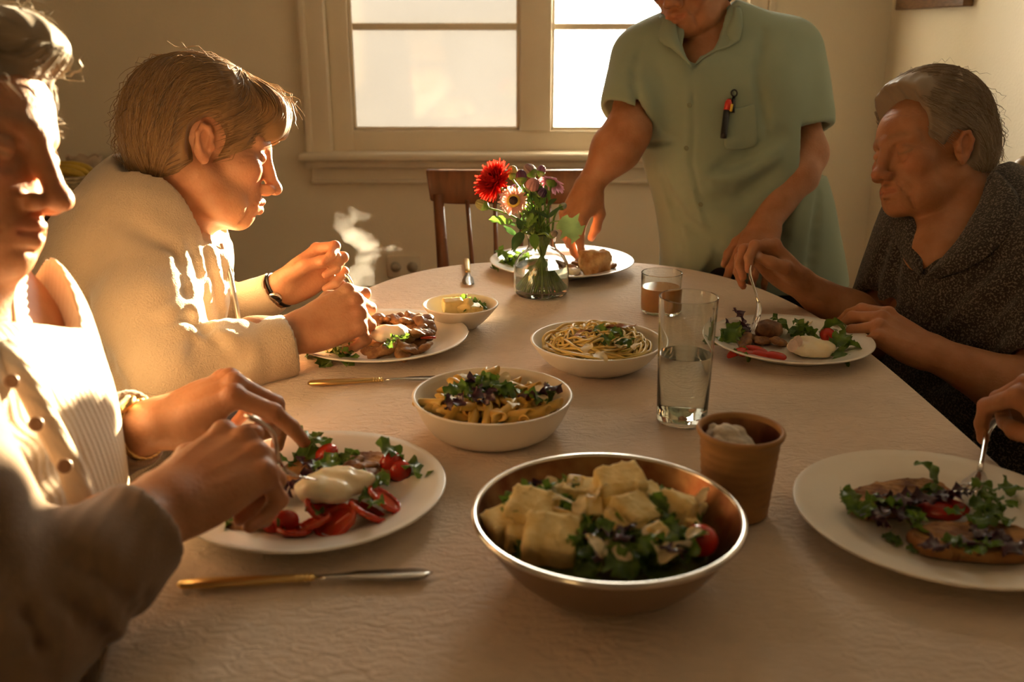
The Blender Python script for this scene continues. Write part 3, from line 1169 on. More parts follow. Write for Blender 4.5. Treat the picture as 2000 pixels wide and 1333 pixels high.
class Head:
    """a head with face; local x forward, y to the person's left, z up; origin between the ears"""

    def __init__(self, fr, chin=0.0, jowl=1.0, nose=1.0, wide=1.0, smile=0.0, age=1.0, brow=1.0):
        self.fr, self.chin, self.jowl, self.nose, self.wide, self.smile, self.age, self.brow = fr, chin, jowl, nose, wide, smile, age, brow

    def model(self, s):
        fr, S = self.fr, self.fr.s
        wd = self.wide

        def P(a):
            return fr.p((a[0], a[1] * wd, a[2]))

        def E(c, r, k=0.012, op='add', tilt=None):
            R = fr.R if tilt is None else fr.R @ rotm(*tilt)
            s.ell(P(c), np.array(r) * S, R, k * S, op)

        def Cn(a, b, r1, r2, k=0.012, op='add'):
            s.cone(P(a), P(b), r1 * S, r2 * S, k * S, op)

        def Fo(pts, rad, dep):
            s.fold([P(p) for p in pts], rad * S, dep * S)
        ch, n = self.chin, self.nose
        E((-0.014, 0, 0.038), (0.096, 0.075, 0.078))
        E((0.034, 0, 0.034), (0.058, 0.061, 0.050), 0.02)
        E((0.040, 0, -0.034), (0.048, 0.055, 0.062), 0.02)
        E((0.010, 0, -0.060), (0.055, 0.054, 0.045), 0.02)
        for q in (-1, 1):
            Cn((-0.010, q * 0.052, -0.045), (0.052 + ch * 0.6, q * 0.026, -0.096), 0.021, 0.017, 0.02)
            E((0.056, q * 0.043, -0.020), (0.026, 0.022, 0.021), 0.02)
            if self.jowl:
                E((0.034, q * 0.043, -0.082), (0.030, 0.019, 0.023 * self.jowl), 0.02)
        E((0.070 + ch, 0, -0.099), (0.020, 0.025, 0.017), 0.016)
        E((0.076 + ch * 0.4, 0, -0.072), (0.021, 0.031, 0.025), 0.016)
        for q in (-1, 1):
            E((0.096, q * 0.034, 0.000), (0.020, 0.021, 0.014), 0.014, 'sub')
        for q in (-1, 1):
            Cn((0.084, q * 0.010, 0.019), (0.068, q * 0.047, 0.020), 0.011, 0.010, 0.012)
        Cn((0.0885, 0, 0.012), (0.107 * n, 0, -0.034), 0.0085, 0.0098, 0.014)
        E((0.1115 * n, 0, -0.0405), (0.0120, 0.0125, 0.0108), 0.007)
        for q in (-1, 1):
            E((0.0985, q * 0.0135, -0.0455), (0.0125, 0.0080, 0.0085), 0.006)
            E((0.1035, q * 0.0068, -0.0525), (0.0060, 0.0036, 0.0040), 0.003, 'sub')
            # closed, lowered lids over the eyeball
            E((0.0735, q * 0.0335, -0.002), (0.0142, 0.0158, 0.0122), 0.005)
            Fo([(0.087, q * 0.020, -0.006), (0.0895, q * 0.033, -0.0095), (0.080, q * 0.048, -0.006)], 0.0028, 0.0036)
            Fo([(0.086, q * 0.019, 0.0075), (0.0885, q * 0.033, 0.0100), (0.078, q * 0.050, 0.005)], 0.0030, 0.0034)
            Fo([(0.084, q * 0.022, -0.018), (0.084, q * 0.035, -0.021), (0.074, q * 0.048, -0.016)], 0.004, 0.0022 * self.age)
            # lips
            Cn((0.0965 + ch * 0.3, q * 0.004, -0.0655), (0.0825 + ch * 0.3, q * 0.024, -0.0715 + self.smile), 0.0058, 0.0028, 0.005)
            Cn((0.0945 + ch * 0.4, 0, -0.0785), (0.0815 + ch * 0.3, q * 0.022, -0.0748 + self.smile), 0.0066, 0.0028, 0.005)
            Fo([(0.1035 + ch * 0.3, 0, -0.0722), (0.0925 + ch * 0.3, q * 0.016, -0.0728 + self.smile * 0.4), (0.081 + ch * 0.3, q * 0.028, -0.0735 + self.smile * 1.2)], 0.0026, 0.0034)
            Fo([(0.094, q * 0.019, -0.046), (0.085, q * 0.029, -0.062), (0.075, q * 0.036, -0.080)], 0.0055, 0.0036 * self.age)
            Fo([(0.070, q * 0.034, -0.086), (0.062, q * 0.036, -0.104)], 0.005, 0.0030 * self.age)
            # crow's feet and neck lines
            for dz in (-0.010, -0.004, 0.003):
                Fo([(0.062, q * 0.058, dz), (0.046, q * 0.066, dz * 1.9)], 0.0022, 0.0009 * self.age)
            # ear
            eq = (0.0, 0.0, 1.0)
            E((-0.010, q * 0.0745, -0.004), (0.0152, 0.0072, 0.0265), 0.006, 'add', ((0, 0, 1), -q * 18))
            E((-0.006, q * 0.0830, -0.001), (0.0088, 0.0062, 0.0168), 0.004, 'sub', ((0, 0, 1), -q * 18))
            pts = [(-0.0005, 0.0785, -0.012), (0.001, 0.0775, 0.010), (-0.006, 0.0800, 0.024), (-0.017, 0.0835, 0.025), (-0.0235, 0.0850, 0.010), (-0.0205, 0.0835, -0.008), (-0.013, 0.0805, -0.022)]
            pts = [(-0.008 + (a + 0.008) * 0.88, b, -0.003 + (c + 0.003) * 0.88) for a, b, c in pts]
            s.chain([P((a, q * b, c)) for a, b, c in pts], [0.003 * S, 0.0034 * S, 0.0036 * S, 0.0038 * S, 0.0038 * S, 0.0034 * S, 0.003 * S], 0.003)
            E((-0.007, q * 0.0775, -0.0255), (0.0072, 0.0048, 0.0085), 0.004)
            E((0.003, q * 0.0760, -0.006), (0.0045, 0.0045, 0.0065), 0.003)
        Fo([(0.090 + ch * 0.7, -0.016, -0.0885), (0.0925 + ch * 0.7, 0, -0.0885), (0.090 + ch * 0.7, 0.016, -0.0885)], 0.006, 0.0022)
        for i, dz in enumerate((0.050, 0.060, 0.070)):
            Fo([(0.074, -0.04, dz), (0.0885 - 0.004 * i, 0, dz + 0.002), (0.074, 0.04, dz)], 0.0025, 0.0007 * self.age)

    def masks(self, pts):
        q = (pts - self.fr.o) @ self.fr.R / self.fr.s
        x, y, z = q[:, 0], np.abs(q[:, 1]), q[:, 2]
        near = (np.abs(q) < 0.16).all(1)
        lip = np.exp(-((z + 0.0722 - self.smile * (y / 0.024) ** 2) / 0.0068) ** 2) * 0.7 * np.clip((0.027 - y) / 0.006, 0, 1) * (x > 0.072)
        cheek = 0.45 * np.exp(-((x - 0.07) / 0.03) ** 2 - ((y - 0.045) / 0.022) ** 2 - ((z + 0.03) / 0.024) ** 2)
        nose = 0.35 * np.exp(-((x - 0.112) / 0.016) ** 2 - (y / 0.016) ** 2 - ((z + 0.042) / 0.016) ** 2)
        ear = 0.35 * np.exp(-((x + 0.01) / 0.022) ** 2 - ((y - 0.082) / 0.01) ** 2 - ((z + 0.004) / 0.035) ** 2)
        br = self.brow * np.exp(-((z - 0.0225 - 0.004 * np.sin(np.clip((y - 0.01) / 0.04, 0, 1) * 3.14)) / 0.0042) ** 2) * np.clip((y - 0.008) / 0.006, 0, 1) * np.clip((0.054 - y) / 0.012, 0, 1) * (x > 0.055)
        lash = 0.9 * np.exp(-((z + 0.0085 - 0.004 * ((y - 0.033) / 0.016) ** 2) / 0.0022) ** 2) * (np.abs(y - 0.034) < 0.016) * (x > 0.06)
        return (lip + cheek + nose + ear) * near, np.clip(br + lash, 0, 1) * near


class Hand:
    """wrist at the origin, x towards the fingers, z out of the back of the hand, side 1 right / -1 left"""
    BASE = ((0.088, 0.0255, 0.002), (0.092, 0.0040, 0.004), (0.087, -0.0170, 0.002), (0.078, -0.0355, -0.003))
    LEN = ((0.043, 0.026, 0.021), (0.047, 0.029, 0.022), (0.043, 0.027, 0.022), (0.034, 0.021, 0.019))

    def __init__(self, wrist, x, z, side, curls, thumb=None, s=1.0, splay=(6, 1, -4, -9), thick=1.0):
        self.fr = Frame(wrist, x, z, s)
        self.side, self.curls, self.splay, self.s, self.th = side, curls, splay, s, thick
        self.thumb = thumb or ((0.020, 0.020, -0.010), (0.054, 0.040, -0.022), (0.082, 0.038, -0.036), (0.102, 0.026, -0.046))
        self.fp = []
        for i in range(4):
            p = np.array(self.BASE[i], float)
            pts = [p]
            a = 0.0
            for j in range(3):
                a += math.radians(curls[i][j])
                sp = math.radians(splay[i]) * (1 if j == 0 else 0.6)
                d = np.array([math.cos(a) * math.cos(sp), math.sin(sp), -math.sin(a)])
                p = p + d * self.LEN[i][j]
                pts.append(p)
            self.fp.append(pts)

    def P(self, a):
        return self.fr.p((a[0], a[1] * self.side, a[2]))

    def tip(self, i, j=3):
        return self.P(self.fp[i][j])

    def model(self, s):
        S, t = self.s, self.th
        P = self.P
        R = self.fr.R
        for i in range(4):
            b = self.BASE[i]
            s.cone(P((0.008, b[1] * 0.62, 0.0)), P((b[0], b[1], b[2] - 0.003)), 0.0150 * S * t, 0.0118 * S * t, 0.012 * S)
        s.ell(P((0.048, -0.003, -0.004)), np.array((0.046, 0.034, 0.0135)) * S, R, 0.012 * S)
        s.ell(P((0.036, 0.022, -0.013)), np.array((0.030, 0.0165, 0.0135)) * S, R, 0.014 * S)
        s.ell(P((0.036, -0.025, -0.010)), np.array((0.034, 0.0125, 0.0130)) * S, R, 0.014 * S)
        s.ell(P((0.0, 0, 0)), np.array((0.030, 0.0275, 0.0195)) * S, R, 0.016 * S)
        for i in range(4):
            rr = (1.0, 1.02, 0.97, 0.86)[i] * S * t
            pts = [P(q) for q in self.fp[i]]
            s.chain(pts, [0.0108 * rr, 0.0092 * rr, 0.0082 * rr, 0.0068 * rr], 0.0028)
            s.ell(P(np.array(self.fp[i][0]) + (0, 0, 0.0045)), np.array((0.0095, 0.0085, 0.0085)) * S * t, R, 0.006)
            s.ell(pts[1], np.array([0.0098] * 3) * rr, R, 0.003)
            # nail
            d = unit(pts[3] - pts[2])
            lat = self.fr.d((0, 1, 0))
            up = unit(np.cross(d, lat))
            Rn = np.stack([d, lat, np.cross(d, lat)], 1)
            s.ell(pts[3] + up * 0.0048 * rr / S - d * 0.001, np.array((0.0066, 0.0050, 0.0020)) * rr, Rn, 0.0012)
            # tendon
            b = self.BASE[i]
            s.fold([P((0.022, b[1] * 0.6, 0.013)), P((b[0] - 0.01, b[1], 0.0125))], 0.0035, -0.0014)
            # creases over the knuckles
            s.fold([P(np.array(self.fp[i][0]) + (0.014, 0.006, 0.008)), P(np.array(self.fp[i][0]) + (0.014, -0.006, 0.008))], 0.002, 0.0006)
        tp = [P(q) for q in self.thumb]
        s.chain(tp, [0.0140 * S * t, 0.0118 * S * t, 0.0102 * S * t, 0.0080 * S * t], 0.006)
        d = unit(tp[3] - tp[2])
        out = unit(tp[3] - self.P((0.06, 0, -0.03)))
        nrm = unit(out - d * out.dot(d))
        self.tn = tp[3] + nrm * 0.006 * S
        s.ell(self.tn - d * 0.001, np.array((0.0080, 0.0064, 0.0022)) * S, np.stack([d, np.cross(nrm, d), nrm], 1), 0.0012)

    def masks(self, pts):
        m = np.zeros(len(pts))
        for i in range(4):
            t = self.tip(i)
            m = np.maximum(m, 0.6 * np.exp(-((pts - t) ** 2).sum(1) / (0.010 * self.s) ** 2))
        for i in range(4):
            for j in (0, 1):
                m = np.maximum(m, 0.35 * np.exp(-((pts - self.tip(i, j)) ** 2).sum(1) / (0.012 * self.s) ** 2))
        return m

    def nails(self, pts):
        m = 1.0 * np.exp(-(((pts - self.tn) ** 2).sum(1) / (0.0068 * self.s) ** 2) ** 2)
        return m


def bounds(ps, m):
    ps = np.array(ps)
    return ps.min(0) - m, ps.max(0) + m


def arm_skin(s, elbow, hand, r_el, r_wr=0.0225, up=None, r_up=None):
    """forearm (and upper arm) with an oval wrist"""
    w = hand.fr.o
    lat = hand.fr.d((0, 1, 0))
    ax = unit(w - elbow)
    mid = elbow + (w - elbow) * 0.32
    for q in (-1, 1):
        s.chain([elbow + lat * q * 0.006, mid + lat * q * 0.008, w + lat * q * 0.0095], [r_el, r_el * 1.02, r_wr * 0.80], 0.02)
    s.ell(w - ax * 0.016 + hand.fr.d((0, 0, 1)) * 0.008 - lat * hand.side * 0.014, (0.009, 0.009, 0.008), hand.fr.R, 0.012)
    if up is not None:
        s.cone(up, elbow, r_up, r_el * 1.02, 0.02)


def level_hull(s, levels, inf=0.0, k=0.016, steps=6):
    """torso from side-to-side capsules: (centre, half width, half depth, sideways unit vector)"""
    for (c0, w0, r0, l0), (c1, w1, r1, l1) in zip(levels[:-1], levels[1:]):
        for i in range(steps + 1):
            f = i / steps
            c, w, r, l = c0 + (c1 - c0) * f, w0 + (w1 - w0) * f, r0 + (r1 - r0) * f + inf, unit(l0 + (l1 - l0) * f)
            e = max(w + inf - r, 0.001)
            s.cone(c - l * e, c + l * e, r, r, k)


def put_masks(me, heads, hands):
    n = len(me.vertices)
    co = np.empty(n * 3, np.float32)
    me.vertices.foreach_get('co', co)
    co = co.reshape(-1, 3).astype(float)
    bl, br, na = np.zeros(n), np.zeros(n), np.zeros(n)
    for h in heads:
        a, b = h.masks(co)
        bl, br = np.maximum(bl, a), np.maximum(br, b)
    for h in hands:
        bl = np.maximum(bl, h.masks(co))
        na = np.maximum(na, h.nails(co))
    for nm, v in (('blush', bl), ('brow', br), ('nail', na)):
        at = me.attributes.new(nm, 'FLOAT', 'POINT')
        at.data.foreach_set('value', v.astype(np.float32))


def strands_mesh(paths, rad, sides=3):
    """paths (N, M, 3) -> thin tapering tubes in one mesh"""
    N, M_, _ = paths.shape
    t = np.gradient(paths, axis=1)
    t /= np.linalg.norm(t, axis=2, keepdims=True) + 1e-9
    ref = np.array([0.31, 0.52, 0.79])
    n1 = np.cross(t, ref)
    n1 /= np.linalg.norm(n1, axis=2, keepdims=True) + 1e-9
    n2 = np.cross(t, n1)
    tp = np.sin(np.linspace(0.35, math.pi * 0.97, M_)) ** 0.6
    rr = (np.asarray(rad).reshape(-1, 1, 1) * tp[None, :, None])
    ring = np.stack([paths + rr * (math.cos(2 * math.pi * k / sides) * n1 + math.sin(2 * math.pi * k / sides) * n2) for k in range(sides)], 2)
    pts = ring.reshape(-1, 3)
    idx = np.arange(N * M_ * sides).reshape(N, M_, sides)
    a, b = idx[:, :-1], idx[:, 1:]
    q = np.stack([a, np.roll(a, -1, 2), np.roll(b, -1, 2), b], -1).reshape(-1, 4)
    return pts, q


def hair_field(ells):
    """smooth union of local ellipsoids -> distance and gradient"""
    def f(p):
        d = None
        for c, r, R in ells:
            l = (p - c) @ R
            k0 = np.sqrt(((l / r) ** 2).sum(1)) + 1e-9
            k1 = np.sqrt(((l / r ** 2) ** 2).sum(1)) + 1e-9
            e = k0 * (k0 - 1) / k1
            if d is None:
                d = e
            else:
                h = np.maximum(0.02 - np.abs(d - e), 0) / 0.02
                d = np.minimum(d, e) - h * h * 0.005
        return d

    def g(p):
        e = 1e-4
        G = np.stack([(f(p + e * np.eye(3)[i]) - f(p - e * np.eye(3)[i])) for i in range(3)], 1)
        return G / (np.linalg.norm(G, axis=1, keepdims=True) + 1e-9)
    return f, g


def hair_strands(name, parent, fr, ells, roots, flow, material, seg=12, length=(0.05, 0.09), lift=(-0.002, 0.004), rad=0.00042, seed=1, wisps=0.04, curl=0.0, avoid=(), bare=()):
    r = np.random.RandomState(seed)
    f, g = hair_field([(np.array(c, float), np.array(q, float), np.eye(3) if R is None else R) for c, q, R in ells])
    N = len(roots)
    p = roots.copy()
    for i in range(3):
        p = p - f(p)[:, None] * g(p)
    off = r.uniform(lift[0], lift[1], N)
    wis = r.rand(N) < wisps
    L = r.uniform(length[0], length[1], N) * np.where(wis, 1.15, 1.0)
    step = L / (seg - 1)
    path = [p + g(p) * off[:, None]]
    jit = r.normal(0, 0.09, (N, 3))
    for i in range(seg - 1):
        n = g(p)
        d = flow(p) + jit + curl * np.sin(i * 0.9 + r.rand(N)[:, None] * 0.5 + jit * 9)
        d = d - n * (d * n).sum(1, keepdims=True)
        d /= np.linalg.norm(d, axis=1, keepdims=True) + 1e-9
        p = p + d * step[:, None]
        p = p - f(p)[:, None] * g(p)
        o2 = off + np.where(wis, 0.0022 * i * r.uniform(0.2, 1.0, N), 0.0) + np.sin(i * 0.7 + off * 900) * 0.0006
        path.append(p + g(p) * o2[:, None])
    path = np.stack(path, 1)
    keep = np.ones(N, bool)
    for c, q, R_ in avoid:
        l = (path[:, :int(seg * 0.8)] - np.array(c)) / np.array(q)
        keep &= ~(((l ** 2).sum(2) < 1.0).any(1))
    for c, q, R_ in bare:
        l = (path[:, 0] - np.array(c)) / (np.array(q) * 0.97)
        keep &= (l ** 2).sum(1) > 1.0
    path = path[keep]
    N = len(path)
    path = fr.o + (path * fr.s) @ fr.R.T
    pts, q = strands_mesh(path, r.uniform(0.7, 1.3, N) * rad)
    me = np_mesh(name, pts, q)
    at = me.attributes.new('tone', 'FLOAT', 'POINT')
    at.data.foreach_set('value', np.repeat(np.clip(r.normal(0.55, 0.3, N), 0, 1.1), seg * 3).astype(np.float32))
    o = link(name, me, material, parent)
    o['kind'] = 'stuff'
    return o


def unit_rows(a):
    return a / (np.linalg.norm(a, axis=1, keepdims=True) + 1e-9)


def scalp_points(n, keep, seed):
    r = np.random.RandomState(seed)
    out = []
    tot = 0
    while tot < n:
        v = r.normal(size=(n * 4, 3))
        v /= np.linalg.norm(v, axis=1, keepdims=True)
        p = np.array([-0.014, 0, 0.038]) + v * np.array([0.098, 0.078, 0.082])
        p = p[keep(p)]
        out.append(p)
        tot += len(p)
    return np.concatenate(out)[:n]


def hair_cap(name, parent, fr, ells, cuts, material, h=0.003, groove=0.0009, whorl=(-0.07, 0.0, 0.10)):
    """the body of the hair: blended volumes with combed grooves, cuts = ellipsoids taken away (face, ears, neck)"""
    lo, hi = bounds([fr.p((sx * 0.15, sy * 0.13, sz * 0.17)) for sx in (-1, 1) for sy in (-1, 1) for sz in (-1, 1)], 0.0)
    s = Solid(lo, hi, h)
    for c, r, R in ells:
        s.ell(fr.p(c), np.array(r) * fr.s, fr.R if R is None else fr.R @ R, 0.02)
    for c, r, R in cuts:
        s.ell(fr.p(c), np.array(r) * fr.s, fr.R if R is None else fr.R @ R, 0.008, 'sub')
    R, o = fr.R.astype(np.float32), fr.o.astype(np.float32)

    def groo(X, Y, Z):
        dx, dy, dz = X - o[0], Y - o[1], Z - o[2]
        lx = dx * R[0, 0] + dy * R[1, 0] + dz * R[2, 0] - whorl[0]
        ly = dx * R[0, 1] + dy * R[1, 1] + dz * R[2, 1] - whorl[1]
        lz = dx * R[0, 2] + dy * R[1, 2] + dz * R[2, 2] - whorl[2]
        a = np.arctan2(ly, lx)
        d = np.sqrt(lx * lx + ly * ly + lz * lz)
        return groove * (np.sin(a * 23 + 40 * d + 2 * np.sin(60 * d)) + 0.6 * np.sin(a * 51 - 25 * d)) * np.clip(d / 0.05, 0, 1)
    s.bend(groo)
    o2 = solid_obj(name, s, material, parent, 1)
    at = o2.data.attributes.new('tone', 'FLOAT', 'POINT')
    at.data.foreach_set('value', np.full(len(o2.data.vertices), 0.3, np.float32))
    return o2


def hair_mat(name, c1, c2, rough=0.42):
    m = mat(name, c1, rough, spec=0.35)
    b = m.node_tree.nodes['Principled BSDF']
    at = m.node_tree.nodes.new('ShaderNodeAttribute')
    at.attribute_name = 'tone'
    mixc = m.node_tree.nodes.new('ShaderNodeMix')
    mixc.data_type = 'RGBA'
    mixc.inputs[6].default_value = tuple(c2) + (1,)
    mixc.inputs[7].default_value = tuple(c1) + (1,)
    m.node_tree.links.new(at.outputs['Fac'], mixc.inputs['Factor'])
    m.node_tree.links.new(mixc.outputs[2], b.inputs['Base Color'])
    b.inputs['Sheen Weight'].default_value = 0.3
    # let some light through the strands
    nt = m.node_tree
    t = nt.nodes.new('ShaderNodeBsdfTranslucent')
    nt.links.new(mixc.outputs[2], t.inputs[0])
    mx = nt.nodes.new('ShaderNodeMixShader')
    mx.inputs[0].default_value = 0.3
    nt.links.new(b.outputs[0], mx.inputs[1])
    nt.links.new(t.outputs[0], mx.inputs[2])
    nt.links.new(mx.outputs[0], nt.nodes['Material Output'].inputs[0])
    return m


def loft(rows, name, material, parent, thick=0.003, sub=1, closed=False):
    """rows of points -> cloth strip"""
    n = len(rows[0])
    vs2 = [p for r in rows for p in r]
    fs2 = []
    for j in range(len(rows) - 1):
        for i in range(n if closed else n - 1):
            i2 = (i + 1) % n
            fs2.append((j * n + i, j * n + i2, (j + 1) * n + i2, (j + 1) * n + i))
    o = MB().add(vs2, fs2).build(name, material, parent)
    md = o.modifiers.new('thick', 'SOLIDIFY')
    md.thickness = thick
    md.offset = 0
    if sub:
        md = o.modifiers.new('sub', 'SUBSURF')
        md.levels = md.render_levels = sub
    return o


def flap(s, inner, outer, name, material, parent, lift=(0.006, 0.020), default=2.0, thick=0.004, rows=5, z0=0.5):
    """a collar flap lying on the garment: two picture-space edges, depth taken from the cloth"""
    R_ = []
    for j in range(rows):
        f = j / (rows - 1)
        row = []
        for (x0, y0), (x1, y1) in zip(inner, outer):
            x, y = x0 + (x1 - x0) * f, y0 + (y1 - y0) * f
            l = lift[0] + (lift[1] - lift[0]) * math.sin(math.pi * (0.15 + 0.75 * f))
            row.append(s.hit(x, y, z0=z0, lift=l, default=default))
        R_.append(row)
    return loft(R_, name, material, parent, thick)


def person(label, at, cat='person'):
    # the Empty stays at the origin of the room, its parts are modelled in place
    o = empty('person', (0, 0, 0))
    tag(o, label, cat)
    return o


def body_mesh(parent, skin, parts, heads, hands):
    pts, q = merge([s.mesh() for s in parts])
    me = relax(np_mesh('body', pts, q), 1)
    put_masks(me, heads, hands)
    return link('body', me, skin, parent)


def fabric(name, c, var=0.06, weave=900, bump=0.0006, rough=0.9, sheen=0.2, speck=None, rib=None):
    m = mat(name, c, rough, var=var, scale=9, bump=0.0, sheen=sheen, spec=0.2)
    nt = m.node_tree
    b = nt.nodes['Principled BSDF']
    tc = nt.nodes.new('ShaderNodeTexCoord')
    n = nt.nodes.new('ShaderNodeTexNoise')
    n.inputs['Scale'].default_value = weave
    n.inputs['Detail'].default_value = 2
    nt.links.new(tc.outputs['Object'], n.inputs['Vector'])
    bp = nt.nodes.new('ShaderNodeBump')
    bp.inputs['Distance'].default_value = bump
    nt.links.new(n.outputs['Fac'], bp.inputs['Height'])
    nt.links.new(bp.outputs[0], b.inputs['Normal'])
    if speck:
        n2 = nt.nodes.new('ShaderNodeTexNoise')
        n2.inputs['Scale'].default_value = 330
        n2.inputs['Detail'].default_value = 1
        nt.links.new(tc.outputs['Object'], n2.inputs['Vector'])
        r = nt.nodes.new('ShaderNodeValToRGB')
        r.color_ramp.elements[0].position = 0.50
        r.color_ramp.elements[1].position = 0.64
        r.color_ramp.elements[0].color = tuple(c) + (1,)
        r.color_ramp.elements[1].color = tuple(speck) + (1,)
        nt.links.new(n2.outputs['Fac'], r.inputs[0])
        nt.links.new(r.outputs[0], b.inputs['Base Color'])
    return m


def button(p, n, material, parent, r=0.0052, name='button'):
    n = unit(n)
    a = unit(np.cross(n, (0.3, 0.2, 0.9)))
    Rm = np.stack([a, np.cross(n, a), n], 1)
    return MB().lathe([(0, -0.001), (r, -0.001), (r * 1.05, 0.0004), (r * 0.9, 0.0016), (r * 0.6, 0.0011), (0, 0.001)], 16, p, axis=Rm).build(name, material, parent)

# ------------------------------------------------------------------ people
SK_a = skin_mat('skin_fair', (0.52, 0.27, 0.145), (0.44, 0.20, 0.10), (0.50, 0.14, 0.075))
SK_b = skin_mat('skin_tan', (0.42, 0.200, 0.100), (0.34, 0.145, 0.064), (0.45, 0.115, 0.06))
M_trous = fabric('dark_trousers', (0.020, 0.018, 0.020), 0.2, 700)


def fist(a=70, b=85, c=50):
    return ((a, b, c), (a + 6, b + 3, c), (a + 10, b, c), (a + 12, b - 5, c))


def seated_legs(levels, fwd, name_parent, material, knee=0.42):
    """thighs forward under the table, shins to the floor, shoes"""
    c, w, r, l = levels[0]
    lo, hi = bounds([c + (0, 0, 0.1), c + l * 0.3, c - l * 0.3, c + fwd * (knee + 0.3), (c[0], c[1], -0.02)], 0.16)
    lo[2] = -0.01
    s = Solid(lo, hi, 0.011)
    feet = []
    for q in (-1, 1):
        hip = c + l * q * 0.09
        hip[2] = c[2] - 0.03
        kn = hip + fwd * knee
        kn[2] = 0.50
        an = kn - fwd * 0.03
        an[2] = 0.10
        s.cone(hip, kn, 0.085, 0.062, 0.03).cone(kn, an, 0.058, 0.048, 0.03)
        feet.append(an)
    s.cone(c - l * (w - r), c + l * (w - r), r * 0.92, r * 0.92, 0.04)
    solid_obj('trousers', s, material, name_parent)
    for an in feet:
        lo, hi = bounds([an - fwd * 0.1, an + fwd * 0.26], 0.07)
        lo[2] = -0.005
        s = Solid(lo, hi, 0.006)
        a0 = an.copy()
        a0[2] = 0.045
        s.cone(a0, a0 + fwd * 0.14, 0.042, 0.036, 0.03).cone(an, a0, 0.042, 0.042, 0.03)
        s.cut((0, 0, 0.001), (0, 0, -1))
        solid_obj('shoe', s, M_trous, name_parent)


def coarse_body(levels, limbs, h=0.012, inf=-0.012):
    allp = [c for c, w, r, l in levels] + [p for ch, _ in limbs for p in ch]
    lo, hi = bounds(allp, 0.24)
    s = Solid(lo, hi, h)
    level_hull(s, levels, inf, 0.016, 4)
    for ch, rad in limbs:
        s.chain(ch, rad, 0.02)
    return s


def garment(levels, limbs, h=0.0055, inf=0.012, k=0.05, extra=None, lo=None, hi=None, m=0.24):
    allp = [c for c, w, r, l in levels] + [p for ch, _ in limbs for p in ch]
    l0, h0 = bounds(allp, m)
    s = Solid(l0 if lo is None else lo, h0 if hi is None else hi, h)
    level_hull(s, levels, inf)
    for ch, rad in limbs:
        s.chain(ch, rad, 0.016)
    return s


def cuff_cut(s, end, axis, r_in, depth=0.045, half=0.085, ln=0.05):
    """open the sleeve end: plane cut beyond it, hollow just inside"""
    axis = unit(axis)
    f = Frame(end + axis * ln, axis, (0.1, 0.2, 1))
    s.box(f.o, (ln, half, half), f.R, 0.004, 0.004, 'sub')
    s.cone(end - axis * depth, end + axis * 0.03, r_in, r_in * 1.02, 0.004, 'sub')


# ================================================== diner in the cream fleece (left, further)
FL = fabric('cream_fleece', (0.56, 0.44, 0.30), 0.06, 420, 0.0014, 0.95, 0.5)
pA = person('grey blond diner in a cream fleece eating at the left of the table', None)
frA = head_frame(402, 292, 1.47, 1, 24, 7, -3)
hdA = Head(frA, chin=-0.008, jowl=1.15, nose=1.0, age=1.6, brow=0.7)
latA = unit(np.array([-0.26, 1.0, 0.0]))
lvA = [(W(190, 905, 1.53), 0.19, 0.135, latA), (W(205, 770, 1.52), 0.17, 0.130, latA), (W(245, 620, 1.51), 0.175, 0.128, latA),
       (W(278, 510, 1.51), 0.185, 0.118, latA), (W(284, 432, 1.51), 0.165, 0.082, latA), (W(305, 385, 1.50), 0.08, 0.064, latA)]
shN, elN, cuN = W(258, 492, 1.37), W(322, 738, 1.29), W(556, 676, 1.37)
shF, elF, cuF = W(345, 455, 1.68), W(405, 640, 1.73), W(536, 571, 1.68)
hA1 = Hand(W(588, 648, 1.385), W(690, 597, 1.40) - W(588, 648, 1.385), -AF * 0.80 + AU * 0.45 + AX * 0.1, 1,
           ((62, 70, 35), (72, 80, 40), (80, 85, 40), (88, 85, 40)),
           thumb=((0.020, 0.022, -0.008), (0.058, 0.040, -0.020), (0.088, 0.036, -0.028), (0.112, 0.026, -0.030)))
hA2 = Hand(W(553, 563, 1.685), W(612, 522, 1.70) - W(553, 563, 1.685), AF * 0.75 + AU * 0.62 - AX * 0.2, -1,
           ((55, 75, 40), (62, 80, 45), (70, 80, 45), (75, 80, 45)),
           thumb=((0.020, 0.022, -0.012), (0.050, 0.032, -0.034), (0.078, 0.026, -0.044), (0.104, 0.018, -0.046)))
lo, hi = bounds([frA.p((0.14, 0.1, 0.13)), frA.p((0.14, -0.1, -0.13)), frA.p((-0.13, 0.1, 0.13)), frA.p((-0.13, -0.1, -0.1)), W(300, 430, 1.5)], 0.04)
sH = Solid(lo, hi, 0.0020)
sH.cone(frA.p((-0.022, 0, -0.05)), W(318, 410, 1.50), 0.060, 0.066, 0.03)
sH.cone(frA.p((0.022, 0, -0.083)), W(362, 440, 1.50), 0.026, 0.040, 0.035)
hdA.model(sH)
sA1 = Solid(*bounds([hA1.fr.o, hA1.tip(1, 1), hA1.tip(3), elN * 0.3 + cuN * 0.7], 0.07), 0.0026)
arm_skin(sA1, elN * 0.5 + hA1.fr.o * 0.5, hA1, 0.032)
hA1.model(sA1)
sA2 = Solid(*bounds([hA2.fr.o, hA2.tip(1, 1), hA2.tip(3), elF * 0.3 + cuF * 0.7], 0.07), 0.0028)
arm_skin(sA2, elF * 0.5 + hA2.fr.o * 0.5, hA2, 0.028)
hA2.model(sA2)
body_mesh(pA, SK_a, [coarse_body(lvA, [([shN, elN, cuN], [0.04, 0.030, 0.022]), ([shF, elF, cuF], [0.04, 0.030, 0.022])]), sH, sA1, sA2], [hdA], [hA1, hA2])
